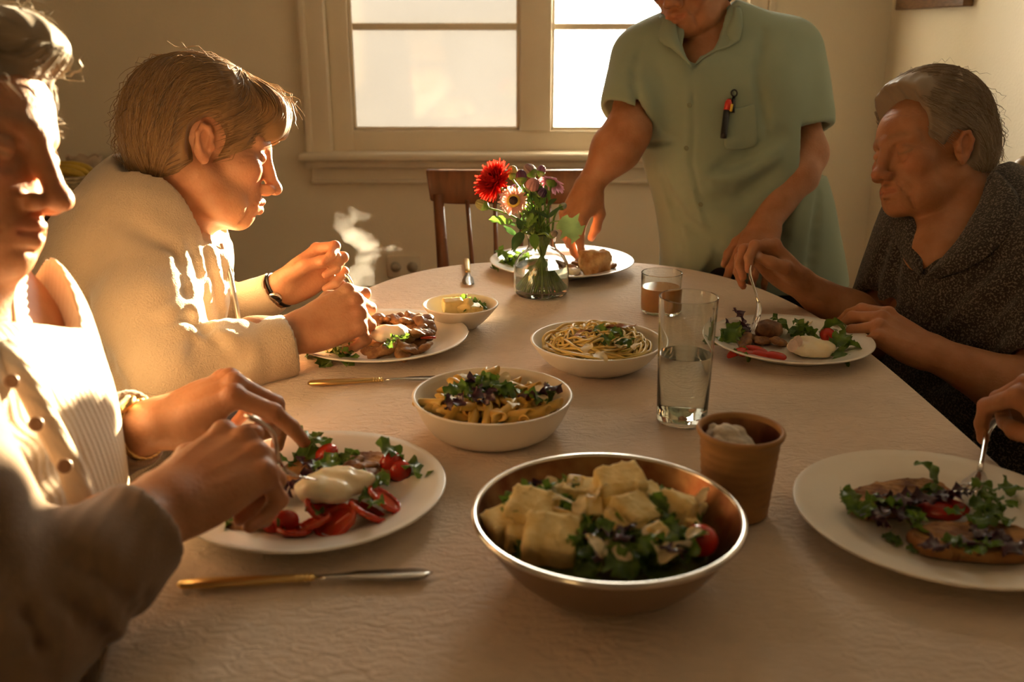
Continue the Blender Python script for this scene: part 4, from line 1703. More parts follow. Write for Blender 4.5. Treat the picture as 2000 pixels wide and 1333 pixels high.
s = garment(lvA, [([shN + (0.01, 0.03, -0.005), shN * 0.45 + elN * 0.55, elN, elN * 0.5 + cuN * 0.5, cuN], [0.074, 0.072, 0.068, 0.055, 0.046]),
                  ([shF, shF * 0.5 + elF * 0.5, elF, cuF], [0.072, 0.066, 0.058, 0.036])], h=0.005, inf=0.014, k=0.045)
cuff_cut(s, W(566, 672, 1.372), cuN - elN, 0.034)
cuff_cut(s, W(541, 568, 1.68), cuF - elF, 0.030)
cuff_cut(s, W(330, 388, 1.50), W(485, 206, 1.50) - W(330, 388, 1.5), 0.062, 0.03, 0.12)
# folds: bunched sleeve at the elbow, seam of the arm, pulls across the chest
_rr = random.Random(3)


def fA(pts, rad, dep, z):
    s.crease(pts, rad, dep)


fA([(150, 560), (190, 680), (245, 790)], 0.020, 0.014, 1.33)
for dx, dy in ((0, 0), (22, 16), (46, 26), (66, 44)):
    fA([(352 + dx, 605 + dy), (392 + dx * 0.8, 650 + dy), (368 + dx * 0.6, 705 + dy * 0.5)], 0.011, 0.0075, 1.25)
fA([(318, 615), (360, 600), (385, 612)], 0.014, -0.010, 1.26)
fA([(330, 650), (372, 640), (395, 668)], 0.012, -0.008, 1.24)
fA([(400, 670), (430, 655), (460, 660)], 0.012, -0.007, 1.27)
fA([(430, 720), (480, 700)], 0.016, 0.006, 1.28)
for x0 in (340, 372, 400, 425):
    fA([(x0, 470), (x0 + 18, 540), (x0 + 32, 620)], 0.009, 0.008, 1.44)
    fA([(x0 + 14, 480), (x0 + 32, 550), (x0 + 44, 630)], 0.008, -0.005, 1.44)
fA([(250, 430), (330, 480), (380, 540)], 0.016, 0.006, 1.40)
s.bend(lambda X, Y, Z: 0.0025 * wob(X, Y, Z, 28, 1.0) + 0.0012 * wob(X, Y, Z, 70, 2.0))
solid_obj('fleece_pullover', s, FL, pA, 2)
# collar, zipped open at the throat
rows = [[], [], []]
nC = W(308, 392, 1.50)
for i in range(25):
    a = math.radians(28 + 304 * i / 24)
    c, sn = math.cos(a), math.sin(a)        # angle 0 = forward (picture right, down)
    fwd = unit(W(420, 470, 1.52) - nC)
    upv = unit(np.cross(fwd, latA)) * -1
    if upv[2] < 0:
        upv = -upv
    for j, (rad, hh) in enumerate(((0.082, -0.012), (0.080, 0.022), (0.083, 0.050))):
        rows[j].append(nC + fwd * c * rad * (1.08 if c > 0 else 1.0) + latA * sn * rad * 0.95 + upv * (hh - 0.010 * c * j))
loft(rows, 'collar', FL, pA, 0.007)
zp = MB()
zpts = [W(432, 478, 1.47), W(450, 540, 1.45), W(462, 600, 1.44), W(470, 650, 1.43)]
zp.tube(zpts, [0.004, 0.004, 0.004, 0.004], 6).build('zip', mat('zip_metal', (0.55, 0.50, 0.42), 0.4, metal=0.8), pA)
seated_legs(lvA, np.array([1.0, 0.25, 0]) / 1.03, pA, mat('brown_trousers', (0.10, 0.07, 0.05), 0.9, var=0.2))
# hair: full swept bob
HA = hair_mat('hair_ash_blond', (0.50, 0.31, 0.13), (0.22, 0.12, 0.05))
ellA = [((-0.016, 0, 0.048), (0.112, 0.092, 0.094), None), ((-0.050, 0, 0.010), (0.078, 0.088, 0.082), None), ((0.062, 0, 0.078), (0.058, 0.068, 0.040), None), ((0.090, 0.0, 0.052), (0.028, 0.060, 0.034), None)]
cutA = [((0.112, 0, -0.055), (0.088, 0.10, 0.092), None), ((0.055, 0, -0.085), (0.085, 0.12, 0.085), None), ((-0.005, 0.108, -0.003), (0.035, 0.064, 0.046), None), ((-0.005, -0.108, -0.003), (0.035, 0.064, 0.046), None), ((-0.03, 0, -0.11), (0.10, 0.12, 0.045), None)]
hair_cap('hair', pA, frA, ellA, cutA, HA, whorl=(-0.05, 0.0, 0.13))


def sweep(p, fx, fz, back):
    """fringe falls forward, the rest is combed back"""
    w = (1 / (1 + np.exp(-(p[:, 0] - fx) / 0.010)) * 1 / (1 + np.exp(-(p[:, 2] - fz) / 0.010)))[:, None]
    w2 = (1 / (1 + np.exp((p[:, 0] + 0.050) / 0.012)))[:, None]
    bk_ = np.array(back) * (1 - w2) + np.array([-0.05, 0, -1.0]) * w2
    return w * (unit_rows(p - np.array([-0.045, 0.0, 0.15])) + np.array([0.15, 0, -0.15])) + (1 - w) * bk_


rt = scalp_points(6500, lambda p: (p[:, 2] > 0.0 - 0.035 * (p[:, 0] < -0.03)) & ~((p[:, 0] > 0.05) & (p[:, 2] < 0.06)), 3)
hair_strands('hair_strands', pA, frA, ellA, rt, lambda p: sweep(p, 0.035, 0.070, (-0.85, 0, -0.50)), HA, length=(0.05, 0.09), lift=(-0.004, 0.0015), seed=4, wisps=0.03, rad=0.0006, avoid=cutA[2:4])


# ================================================== diner in the ribbed cardigan (left, nearest)
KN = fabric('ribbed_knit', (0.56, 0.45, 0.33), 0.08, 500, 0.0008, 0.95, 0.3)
KS = fabric('ribbed_knit_shaded', (0.185, 0.115, 0.068), 0.08, 500, 0.0008, 0.95, 0.3)  # same knit as the body, shade on the sleeves put into its colour


def ribs(m, axis, scale, dist):
    nt = m.node_tree
    b = nt.nodes['Principled BSDF']
    tc = nt.nodes.new('ShaderNodeTexCoord')
    wv = nt.nodes.new('ShaderNodeTexWave')
    wv.bands_direction = axis
    wv.inputs['Scale'].default_value = scale
    wv.inputs['Distortion'].default_value = 0.6
    nt.links.new(tc.outputs['Object'], wv.inputs['Vector'])
    bp = nt.nodes.new('ShaderNodeBump')
    bp.inputs['Distance'].default_value = dist
    nt.links.new(wv.outputs['Fac'], bp.inputs['Height'])
    old = b.inputs['Normal'].links[0].from_socket
    nt.links.new(old, bp.inputs['Normal'])
    nt.links.new(bp.outputs[0], b.inputs['Normal'])


ribs(KN, 'Y', 34, 0.0006)
ribs(KS, 'X', 22, 0.0012)
pB = person('white haired diner in a ribbed beige cardigan at the left edge, nearest the camera', None)
frB = head_frame(-108, 286, 0.862, 1, -6, 5, 0)
hdB = Head(frB, chin=-0.002, jowl=1.0, nose=1.03, age=1.4, brow=0.6)
latB = unit(np.array([-0.02, 1.0, 0.0]))
lvB = [(W(-190, 1520, 0.86), 0.19, 0.15, latB), (W(-160, 1180, 0.86), 0.18, 0.150, latB), (W(-150, 1000, 0.86), 0.18, 0.140, latB), (W(-172, 880, 0.86), 0.19, 0.130, latB),
       (W(-185, 760, 0.86), 0.195, 0.112, latB), (W(-175, 680, 0.86), 0.17, 0.082, latB), (W(-140, 610, 0.86), 0.085, 0.062, latB)]
shN, elN, cuN = W(-200, 790, 0.70), W(-20, 1275, 0.67), W(282, 1030, 0.775)
shF, elF, cuF = W(-120, 750, 1.03), W(70, 905, 1.08), W(270, 835, 1.01)
hB1 = Hand(W(318, 990, 0.80), W(470, 880, 0.86) - W(318, 990, 0.80), -AF * 0.72 + AU * 0.55 - AX * 0.10, 1,
           ((48, 62, 30), (60, 72, 38), (70, 80, 40), (78, 85, 40)), s=1.04,
           thumb=((0.020, 0.022, -0.006), (0.060, 0.042, -0.016), (0.094, 0.036, -0.022), (0.122, 0.024, -0.022)))
hB2 = Hand(W(300, 832, 1.01), W(428, 770, 1.02) - W(300, 832, 1.01), AU * 0.80 - AF * 0.42 - AX * 0.25, -1,
           ((52, 18, 10), (58, 45, 25), (62, 55, 30), (66, 60, 30)), s=1.04,
           thumb=((0.020, 0.022, -0.012), (0.054, 0.036, -0.028), (0.082, 0.028, -0.044), (0.104, 0.018, -0.056)))
lo, hi = bounds([frB.p((0.14, 0.1, 0.13)), frB.p((0.14, -0.1, -0.13)), frB.p((-0.13, 0.1, 0.13)), frB.p((-0.13, -0.1, -0.1)), W(-150, 640, 0.86)], 0.03)
sH = Solid(lo, hi, 0.0020)
sH.cone(frB.p((-0.025, 0, -0.05)), W(-140, 640, 0.86), 0.060, 0.064, 0.03)
sH.cone(frB.p((0.040, 0, -0.088)), W(-90, 640, 0.86), 0.026, 0.036, 0.04)
hdB.model(sH)
sB1 = Solid(*bounds([hB1.fr.o, hB1.tip(1, 1), hB1.tip(3), hB1.P(hB1.thumb[3]), elN * 0.35 + cuN * 0.65], 0.06), 0.0025)
arm_skin(sB1, elN * 0.4 + hB1.fr.o * 0.6, hB1, 0.032, 0.0235)
hB1.model(sB1)
sB2 = Solid(*bounds([hB2.fr.o, hB2.tip(1, 1), hB2.tip(0), hB2.tip(3), elF * 0.35 + cuF * 0.65], 0.06), 0.0026)
arm_skin(sB2, elF * 0.4 + hB2.fr.o * 0.6, hB2, 0.030, 0.0235)
hB2.model(sB2)
body_mesh(pB, SK_b, [coarse_body(lvB, [([shN, elN, cuN], [0.04, 0.030, 0.022]), ([shF, elF, cuF], [0.04, 0.030, 0.022])]), sH, sB1, sB2], [hdB], [hB1, hB2])
s = garment(lvB, [], h=0.005, inf=0.012)
cuff_cut(s, W(-130, 640, 0.86), frB.p((-0.02, 0, 0)) - W(-140, 660, 0.86), 0.062, 0.03, 0.12)
for (a, b, c) in (((150, 900), (60, 960), (-40, 990)), ((170, 980), (80, 1040), (-30, 1080)), ((100, 800), (20, 830), (-60, 840))):
    s.crease((a, b, c), 0.020, 0.008)
s.bend(lambda X, Y, Z: 0.0025 * wob(X, Y, Z, 24, 3.0))
solid_obj('ribbed_cardigan', s, KN, pB, 2)
for ch, rad, end, r_in in (([shN, shN * 0.5 + elN * 0.5, elN, elN * 0.45 + cuN * 0.55, cuN], [0.066, 0.062, 0.056, 0.050, 0.043], W(290, 1024, 0.78), 0.036),
                           ([shF, shF * 0.5 + elF * 0.5, elF, elF * 0.4 + cuF * 0.6, cuF], [0.066, 0.060, 0.052, 0.047, 0.042], W(268, 836, 1.01), 0.033)):
    s = Solid(*bounds(ch, 0.10), 0.0045)
    s.chain(ch, rad, 0.02)
    ax = ch[-1] - ch[-3]
    cuff_cut(s, end, ax, r_in)
    f = Frame(ch[2], ch[-1] - ch[2], (0, 0, 1))
    for i in range(7):
        q = ch[2] + (ch[-1] - ch[2]) * (0.02 + 0.11 * i)
        ang = rng.uniform(0, 6)
        s.fold([q + f.R @ np.array([0.015 * math.sin(t + i), 0.052 * math.cos(t), 0.052 * math.sin(t)]) for t in [ang + 0.4 * j for j in range(5)]], 0.010, 0.006)
    s.bend(lambda X, Y, Z: 0.0015 * wob(X, Y, Z, 60, 4.0))
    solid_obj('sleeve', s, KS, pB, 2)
M_btn = mat('horn_button', (0.16, 0.09, 0.05), 0.35)
# button band down the front
bandc = [W(8, 668, 0.80), W(48, 740, 0.79), W(92, 826, 0.78), W(138, 915, 0.78), W(168, 1000, 0.78), W(178, 1090, 0.79)]
MB().tube(bandc, [0.011] * 6, 10, flat=0.35).build('button_band', KN, pB)
for x, y, z in ((70, 829, 0.765), (126, 911, 0.765), (22, 745, 0.775), (160, 1000, 0.768)):
    button(W(x, y, z), -AF * 0.85 + AX * 0.5, M_btn, pB, 0.0058)
# shirt collar showing above the cardigan
SH = fabric('pale_shirt', (0.74, 0.66, 0.52), 0.04, 1200, 0.0003, 0.8, 0.1)
rows = [[], [], []]
nB = W(-138, 628, 0.86)
fwdB = unit(np.array([0.97, -0.1, -0.22]))
upB = unit(np.cross(fwdB, latB))
for i in range(25):
    a = math.radians(14 + 332 * i / 24)
    c, sn = math.cos(a), math.sin(a)
    for j, (rad, hh) in enumerate(((0.070, 0.030), (0.078, 0.018), (0.100, -0.022))):
        rows[j].append(nB + fwdB * c * rad + latB * sn * rad * 0.95 + upB * (hh - 0.03 * max(0, c) ** 2 * (j - 0.2)))
loft(rows, 'shirt_collar', SH, pB, 0.004)
seated_legs(lvB, np.array([1.0, 0.05, 0]), pB, M_trous)
# wrist watch, held by the far wrist
wtc = empty('wrist_watch', (0, 0, 0))
tag(wtc, 'gold wrist watch on the wrist of the cardigan wearer', 'watch')
axw = unit(hB2.fr.o - elF)
cw_ = hB2.fr.o - axw * 0.018
fw = Frame(cw_, axw, hB2.fr.d((0, 0, 1)))
for i in range(26):
    t = 2 * math.pi * i / 26
    p = cw_ + fw.R @ np.array([0, 0.0355 * math.cos(t), 0.0300 * math.sin(t)])
    tg = fw.R @ np.array([0, -0.0355 * math.sin(t), 0.0300 * math.cos(t)])
    f2 = Frame(p, axw, p - cw_)
    MB().box(p, (0.014, 0.0078, 0.0022), f2.R).build('link', M_gold, wtc, bevel=0.0006)
tt = cw_ + fw.R @ np.array([0, 0, 0.0315])
cs = MB().lathe([(0, -0.001), (0.0145, -0.001), (0.0155, 0.002), (0.0145, 0.0055), (0.0125, 0.006), (0, 0.006)], 28, tt, axis=np.stack([fw.R[:, 0], fw.R[:, 1], fw.R[:, 2]], 1)).build('case', M_gold, wtc)
MB().lathe([(0, 0.0062), (0.0122, 0.0062), (0.0118, 0.0068), (0, 0.0068)], 28, tt, axis=fw.R).build('dial', mat('watch_dial', (0.75, 0.70, 0.58), 0.25), cs)
# hair: short white, brushed up at the front
HB = hair_mat('hair_white', (0.36, 0.30, 0.22), (0.22, 0.17, 0.115))
ellB = [((-0.016, 0, 0.046), (0.105, 0.084, 0.086), None), ((-0.050, 0, 0.004), (0.072, 0.081, 0.070), None), ((0.046, 0, 0.100), (0.052, 0.054, 0.026), None), ((0.074, 0.0, 0.098), (0.022, 0.040, 0.018), None)]
cutB = [((0.135, 0, 0.010), (0.088, 0.12, 0.066), None), ((0.060, 0, -0.085), (0.090, 0.12, 0.100), None), ((0.012, 0.10, -0.02), (0.038, 0.055, 0.046), None), ((0.012, -0.10, -0.02), (0.038, 0.055, 0.046), None), ((-0.03, 0, -0.11), (0.10, 0.12, 0.058), None)]
hair_cap('hair', pB, frB, ellB, cutB, HB, whorl=(-0.07, 0.0, 0.11))
rt = scalp_points(2200, lambda p: (p[:, 2] > 0.035 - 0.3 * np.minimum(p[:, 0], 0) * 0 - 0.05 * (p[:, 0] < -0.03)) & ~((p[:, 0] > 0.05) & (p[:, 2] < 0.085)), 5)
hair_strands('hair_strands', pB, frB, ellB, rt, lambda p: unit_rows(p - np.array([-0.06, 0.0, 0.13])) + np.array([0.3, 0, 0.0]), HB, length=(0.03, 0.06), lift=(-0.002, 0.004), seed=6, wisps=0.08, rad=0.0004)

# ================================================== helper standing at the far side
SG = fabric('sage_cotton', (0.27, 0.33, 0.245), 0.06, 1100, 0.0004, 0.85, 0.15)
pC = person('standing helper in a sage green short sleeved shirt leaning over the table', None)
frC = head_frame(1350, -46, 2.00, 0, -38, 22, 4)
hdC = Head(frC, chin=0.0, jowl=0.8, age=0.6, brow=1.0, smile=0.004)
latC = unit(np.array([1.0, 0.10, 0.0]))
lvC = [(W(1478, 640, 2.17), 0.200, 0.130, latC), (W(1470, 545, 2.16), 0.192, 0.128, latC), (W(1458, 430, 2.14), 0.178, 0.126, latC), (W(1425, 300, 2.10), 0.172, 0.128, latC),
       (W(1405, 190, 2.07), 0.182, 0.118, latC), (W(1402, 112, 2.06), 0.178, 0.074, latC), (W(1385, 66, 2.05), 0.085, 0.058, latC)]
shR, elR, wrR = W(1262, 120, 2.06), W(1226, 258, 1.97), W(1153, 360, 1.99)
shL, elL, wrL = W(1535, 110, 2.09), W(1572, 300, 2.06), W(1494, 440, 1.98)
hC1 = Hand(wrR, W(1122, 425, 1.98) - wrR, -AX * 0.62 - AF * 0.70 + AU * 0.1, 1,
           ((22, 28, 15), (28, 34, 18), (34, 38, 20), (42, 40, 20)), s=0.96,
           thumb=((0.020, 0.022, -0.012), (0.052, 0.036, -0.030), (0.080, 0.030, -0.046), (0.100, 0.020, -0.056)))
hC2 = Hand(wrL, W(1458, 520, 1.93) - wrL, -AF * 0.92 - AX * 0.25 + AU * 0.25, -1,
           ((18, 22, 12), (20, 24, 12), (24, 26, 12), (30, 30, 15)), s=0.98,
           thumb=((0.020, 0.022, -0.010), (0.050, 0.042, -0.020), (0.078, 0.050, -0.030), (0.100, 0.050, -0.040)))
lo, hi = bounds([frC.p((0.14, 0.1, 0.12)), frC.p((0.14, -0.1, -0.13)), frC.p((-0.13, 0.1, 0.12)), frC.p((-0.13, -0.1, -0.1)), W(1375, 120, 2.05)], 0.04)
sH = Solid(lo, hi, 0.0024)
sH.cone(frC.p((-0.025, 0, -0.05)), W(1385, 70, 2.08), 0.056, 0.062, 0.03)
sH.cone(W(1385, 70, 2.06), W(1372, 135, 2.04), 0.062, 0.075, 0.03)
hdC.model(sH)
sC1 = Solid(*bounds([hC1.fr.o, hC1.tip(1), hC1.tip(3), elR, shR * 0.5 + elR * 0.5], 0.06), 0.003)
arm_skin(sC1, elR, hC1, 0.042, 0.0225, shR, 0.05)
hC1.model(sC1)
sC2 = Solid(*bounds([hC2.fr.o, hC2.tip(1), hC2.tip(3), elL, shL * 0.5 + elL * 0.5], 0.06), 0.003)
arm_skin(sC2, elL, hC2, 0.043, 0.0225, shL, 0.05)
hC2.model(sC2)
body_mesh(pC, SK_b, [coarse_body(lvC[2:], [([shR, elR], [0.05, 0.04]), ([shL, elL], [0.05, 0.04])], inf=-0.035), sH, sC1, sC2], [hdC], [hC1, hC2])
s = garment(lvC, [([shR, shR * 0.4 + elR * 0.6], [0.066, 0.062]), ([shL, shL * 0.4 + elL * 0.6], [0.070, 0.066])], h=0.005, inf=0.012)
s.cone(shR, shR * 0.25 + elR * 0.75, 0.066, 0.060, 0.05)
s.cone(shL, shL * 0.2 + elL * 0.8, 0.070, 0.064, 0.05)
cuff_cut(s, W(1222, 228, 1.99), W(1178, 308, 1.97) - W(1222, 228, 1.99), 0.050, 0.04, 0.085)
cuff_cut(s, W(1570, 260, 2.06), W(1598, 350, 2.05) - W(1570, 260, 2.06), 0.052, 0.04, 0.085)
s.cone(W(1372, 20, 2.04), W(1362, 96, 1.96), 0.066, 0.030, 0.01, 'sub')          # neck opening
s.cone(W(1360, 90, 1.95), W(1352, 138, 1.93), 0.030, 0.003, 0.006, 'sub')
s.cut(W(1470, 560, 2.1), (0, 0, -1))
s.cone(W(1408, 575, 2.00), W(1394, 480, 2.00), 0.080, 0.002, 0.004, 'sub')


def fC(pts, rad, dep, z):
    s.crease(pts, rad, dep * 1.7)


fC([(1352, 140), (1357, 230), (1350, 330), (1378, 410), (1397, 487)], 0.0035, 0.005, 1.965)     # button placket
fC([(1340, 140), (1345, 230), (1338, 330), (1366, 412), (1385, 490)], 0.006, -0.003, 1.96)
fC([(1525, 262), (1470, 300), (1400, 330)], 0.020, 0.012, 1.98)
fC([(1520, 300), (1460, 340), (1390, 352)], 0.016, -0.008, 1.97)
fC([(1510, 340), (1440, 390), (1380, 395)], 0.022, 0.010, 1.98)
fC([(1300, 370), (1340, 440), (1400, 470)], 0.016, 0.010, 2.00)
fC([(1290, 330), (1320, 420), (1330, 520)], 0.014, 0.008, 2.02)
fC([(1560, 330), (1530, 430), (1520, 530)], 0.018, 0.010, 2.02)
fC([(1600, 380), (1590, 460), (1580, 540)], 0.014, 0.008, 2.06)
fC([(1256, 80), (1235, 150), (1262, 250)], 0.012, 0.006, 2.00)
fC([(1490, 60), (1482, 160), (1500, 265)], 0.013, 0.008, 2.00)
s.bend(lambda X, Y, Z: 0.0020 * wob(X, Y, Z, 22, 5.0))
shirtC = solid_obj('shirt', s, SG, pC, 2)
# collar: two flaps on the chest and a stand behind the neck
flap(s, [(1322, 22), (1320, 58), (1330, 96), (1351, 130)], [(1284, 26), (1283, 92), (1306, 84), (1351, 132)], 'collar', SG, pC, default=1.97, z0=1.85)
flap(s, [(1420, 8), (1408, 44), (1384, 90), (1354, 130)], [(1450, 8), (1456, 94), (1397, 92), (1354, 132)], 'collar', SG, pC, default=1.97, z0=1.85)
rows = [[], [], []]
nCc = W(1382, 62, 2.06)
for i in range(21):
    a = math.radians(70 + 220 * i / 20)
    for j, (rad, hh) in enumerate(((0.070, -0.01), (0.072, 0.030), (0.090, -0.004))):
        rows[j].append(nCc + np.array([-0.22, -0.97, 0]) * math.cos(a) * rad + latC * math.sin(a) * rad + np.array([0, -0.2, 0.98]) * hh)
loft(rows, 'collar_stand', SG, pC, 0.004)
# breast pocket with a pen
_sC = s
top = [(1412 + 64 * i / 6, 209 - 10 * i / 6 + 6 * math.sin(math.pi * i / 6)) for i in range(7)]
bot = [(1414 + 66 * i / 6, 292 - 6 * i / 6 + 5 * math.sin(math.pi * i / 6)) for i in range(7)]
flap(s, top, bot, 'pocket', SG, pC, lift=(0.0045, 0.0045), default=1.97, z0=1.85, thick=0.003)
ZP = float((s.hit(1420, 235, z0=1.85, default=1.97) - CAM) @ AF) - 0.013
M_sbtn = mat('sage_button', (0.22, 0.24, 0.15), 0.4)
for x, y in ((1346, 206), (1340, 290), (1368, 400)):
    button(_sC.hit(x, y, z0=1.85, lift=0.002, default=1.96), -AF, M_sbtn, pC, 0.005)
pen = empty('pen', (0, 0, 0))
tag(pen, 'black pen with red and yellow cap in the breast pocket of the green shirt', 'pen')
MB().tube([W(1413, 270, ZP), W(1414, 262, ZP), W(1420, 214, ZP)], [0.0062, 0.0068, 0.0068], 14).build('barrel', mat('black_plastic', (0.012, 0.011, 0.012), 0.3), pen)
MB().tube([W(1420, 216, ZP), W(1423, 200, ZP), W(1424, 194, ZP)], [0.0072, 0.0070, 0.004], 14).build('cap', mat('red_plastic', (0.55, 0.035, 0.02), 0.35), pen)
MB().tube([W(1426.5, 218, ZP - 0.003), W(1429, 204, ZP - 0.003)], [0.0035, 0.0035], 8).build('cap_stripe', mat('yellow_plastic', (0.75, 0.50, 0.05), 0.35), pen)
MB().tube([W(1431, 220, ZP + 0.003), W(1433, 190, ZP + 0.003)], [0.0042, 0.0030], 8).build('clip', MATS['black_plastic'], pen)
MB().tube([W(1434 + 5.5 * math.cos(t), 182 + 6.5 * math.sin(t), ZP) for t in [2 * math.pi * i / 20 for i in range(21)]], 0.0018, 6, cap=False).build('ring', MATS['black_plastic'], pen)
# trousers, shoes
lo, hi = np.array([0.1, 1.7, -0.01]), np.array([1.0, 2.5, 0.80])
s = Solid(lo, hi, 0.010)
hp = lvC[1][0]
s.cone(hp - latC * 0.08 + (0, 0, -0.02), hp + latC * 0.08 + (0, 0, -0.02), 0.120, 0.120, 0.03)
s.cone(hp - latC * 0.06 + (0, 0, 0.05), hp + latC * 0.06 + (0, 0, 0.05), 0.112, 0.112, 0.03)
for q in (-1, 1):
    h0 = hp + latC * q * 0.09 - (0, 0, 0.08)
    k0 = h0.copy()
    k0[2] = 0.42
    k0[1] += 0.06
    a0 = k0.copy()
    a0[2] = 0.09
    s.cone(h0, k0, 0.095, 0.068, 0.04).cone(k0, a0, 0.066, 0.055, 0.03)
    sh_ = Solid(*bounds([a0, a0 - (0, 0.22, 0.08)], 0.07), 0.006)
    sh_.cone(a0 - (0, 0, 0.045), a0 - (0, 0.14, 0.05), 0.042, 0.036, 0.03).cut((0, 0, 0.001), (0, 0, -1))
    solid_obj('shoe', sh_, M_trous, pC)
solid_obj('trousers', s, M_trous, pC)
# glasses
gl_ = empty('eyeglasses', (0, 0, 0))
tag(gl_, 'dark rimmed eyeglasses worn by the standing helper', 'eyeglasses')
M_blk = mat('dark_acetate', (0.02, 0.012, 0.008), 0.25)
for q in (-1, 1):
    ring = [frC.p((0.103 - 0.010 * math.cos(t) * q * q + (-0.012 if True else 0) * 0 - 0.25 * (abs(q * 0.034 + 0.024 * math.cos(t)) - 0.01) ** 1 * 0.5, q * 0.034 + 0.024 * math.cos(t), -0.012 + 0.019 * math.sin(t))) for t in [2 * math.pi * i / 28 for i in range(29)]]
    MB().tube(ring, 0.0017, 6, cap=False).build('rim', M_blk, gl_)
    MB().tube([frC.p((0.090, q * 0.060, -0.004)), frC.p((0.03, q * 0.079, 0.008)), frC.p((-0.018, q * 0.080, 0.006))], 0.0016, 6).build('temple', M_blk, gl_)
MB().tube([frC.p((0.106, -0.011, -0.006)), frC.p((0.111, 0, -0.004)), frC.p((0.106, 0.011, -0.006))], 0.0015, 6).build('bridge', M_blk, gl_)
HC = hair_mat('hair_brown', (0.16, 0.085, 0.04), (0.08, 0.04, 0.02))
ellC = [((-0.018, 0, 0.048), (0.106, 0.088, 0.088), None), ((-0.055, 0, 0.0), (0.070, 0.085, 0.085), None)]
cutC = [((0.125, 0, -0.02), (0.090, 0.11, 0.085), None), ((0.060, 0, -0.085), (0.085, 0.12, 0.095), None), ((0.008, 0.10, -0.02), (0.034, 0.055, 0.044), None), ((0.008, -0.10, -0.02), (0.034, 0.055, 0.044), None), ((-0.03, 0, -0.13), (0.10, 0.12, 0.06), None)]
hair_cap('hair', pC, frC, ellC, cutC, HC)

# ================================================== diner in the dark blouse (right)
BL = fabric('dark_speckled_cloth', (0.030, 0.026, 0.024), 0.1, 800, 0.0007, 0.9, 0.15, speck=(0.15, 0.125, 0.105))
pD = person('grey haired diner in a dark speckled blouse eating at the right of the table', None)
frD = head_frame(1812, 300, 1.66, -1, -17, 2, 0, 0.96)
hdD = Head(frD, chin=-0.004, jowl=1.15, nose=0.98, age=1.4, brow=0.6, smile=0.003)
fD = unit(np.array([-0.93, -0.36, 0]))
latD = unit(np.cross((0, 0, 1), fD))            # the diner's left, towards the camera
lvD = [(W(1965, 960, 1.62), 0.20, 0.140, latD), (W(1950, 800, 1.64), 0.185, 0.135, latD), (W(1925, 650, 1.65), 0.19, 0.132, latD), (W(1905, 540, 1.66), 0.19, 0.122, latD),
       (W(1912, 450, 1.67), 0.175, 0.085, latD), (W(1900, 395, 1.67), 0.085, 0.066, latD)]
shN, elN = W(2030, 505, 1.50), W(2065, 800, 1.42)
shF, elF = W(1790, 500, 1.84), W(1700, 652, 1.74)
hD1 = Hand(W(1822, 690, 1.46), W(1752, 648, 1.48) - W(1822, 690, 1.46), AU * 0.62 - AF * 0.70 + AX * 0.25, -1,
           ((28, 30, 18), (36, 38, 22), (44, 44, 24), (52, 48, 24)), s=1.0,
           thumb=((0.020, 0.022, -0.012), (0.054, 0.034, -0.028), (0.084, 0.024, -0.036), (0.106, 0.014, -0.034)))
hD2 = Hand(W(1562, 552, 1.67), W(1498, 490, 1.655) - W(1562, 552, 1.67), AU * 0.75 + AX * 0.45 + AF * 0.25, 1,
           ((45, 52, 28), (52, 58, 32), (58, 60, 34), (62, 62, 34)), s=1.0,
           thumb=((0.020, 0.022, -0.010), (0.052, 0.036, -0.022), (0.080, 0.036, -0.034), (0.102, 0.026, -0.038)))
lo, hi = bounds([frD.p((0.14, 0.1, 0.13)), frD.p((0.14, -0.1, -0.13)), frD.p((-0.13, 0.1, 0.13)), frD.p((-0.13, -0.1, -0.1)), W(1850, 560, 1.6)], 0.06)
sH = Solid(lo, hi, 0.0020)
sH.cone(frD.p((-0.022, 0, -0.05)), W(1895, 420, 1.66), 0.062, 0.068, 0.03)
sH.cone(frD.p((0.018, 0, -0.085)), W(1838, 475, 1.63), 0.022, 0.034, 0.035)
sH.cone(W(1880, 430, 1.66), W(1840, 500, 1.618), 0.066, 0.054, 0.03).cone(W(1840, 500, 1.618), W(1850, 620, 1.675), 0.054, 0.060, 0.03)
hdD.model(sH)
sD1 = Solid(*bounds([hD1.fr.o, hD1.tip(1), hD1.tip(3), elN, hD1.tip(0)], 0.07), 0.0028)
arm_skin(sD1, elN, hD1, 0.043, 0.0235, shN, 0.05)
hD1.model(sD1)
sD2 = Solid(*bounds([hD2.fr.o, hD2.tip(1, 1), hD2.tip(3), hD2.tip(0), elF], 0.07), 0.0028)
arm_skin(sD2, elF, hD2, 0.042, 0.0235, shF, 0.05)
hD2.model(sD2)
body_mesh(pD, SK_b, [coarse_body(lvD, [([shN, elN], [0.05, 0.04]), ([shF, elF], [0.05, 0.04])]), sH, sD1, sD2], [hdD], [hD1, hD2])
s = garment(lvD, [], h=0.005, inf=0.012)
s.cone(shN, shN * 0.3 + elN * 0.7, 0.068, 0.064, 0.05)
s.cone(shF, shF * 0.15 + elF * 0.85, 0.066, 0.062, 0.05)
cuff_cut(s, shN * 0.35 + elN * 0.65, elN - shN, 0.053, 0.04, 0.075)
cuff_cut(s, shF * 0.22 + elF * 0.78, elF - shF, 0.051, 0.04, 0.075)
s.cone(W(1878, 350, 1.66), W(1838, 440, 1.57), 0.072, 0.034, 0.01, 'sub')
s.cone(W(1838, 436, 1.575), W(1806, 540, 1.535), 0.040, 0.010, 0.004, 'sub')


def fD_(pts, rad, dep, z):
    s.crease(pts, rad, dep * 1.5)


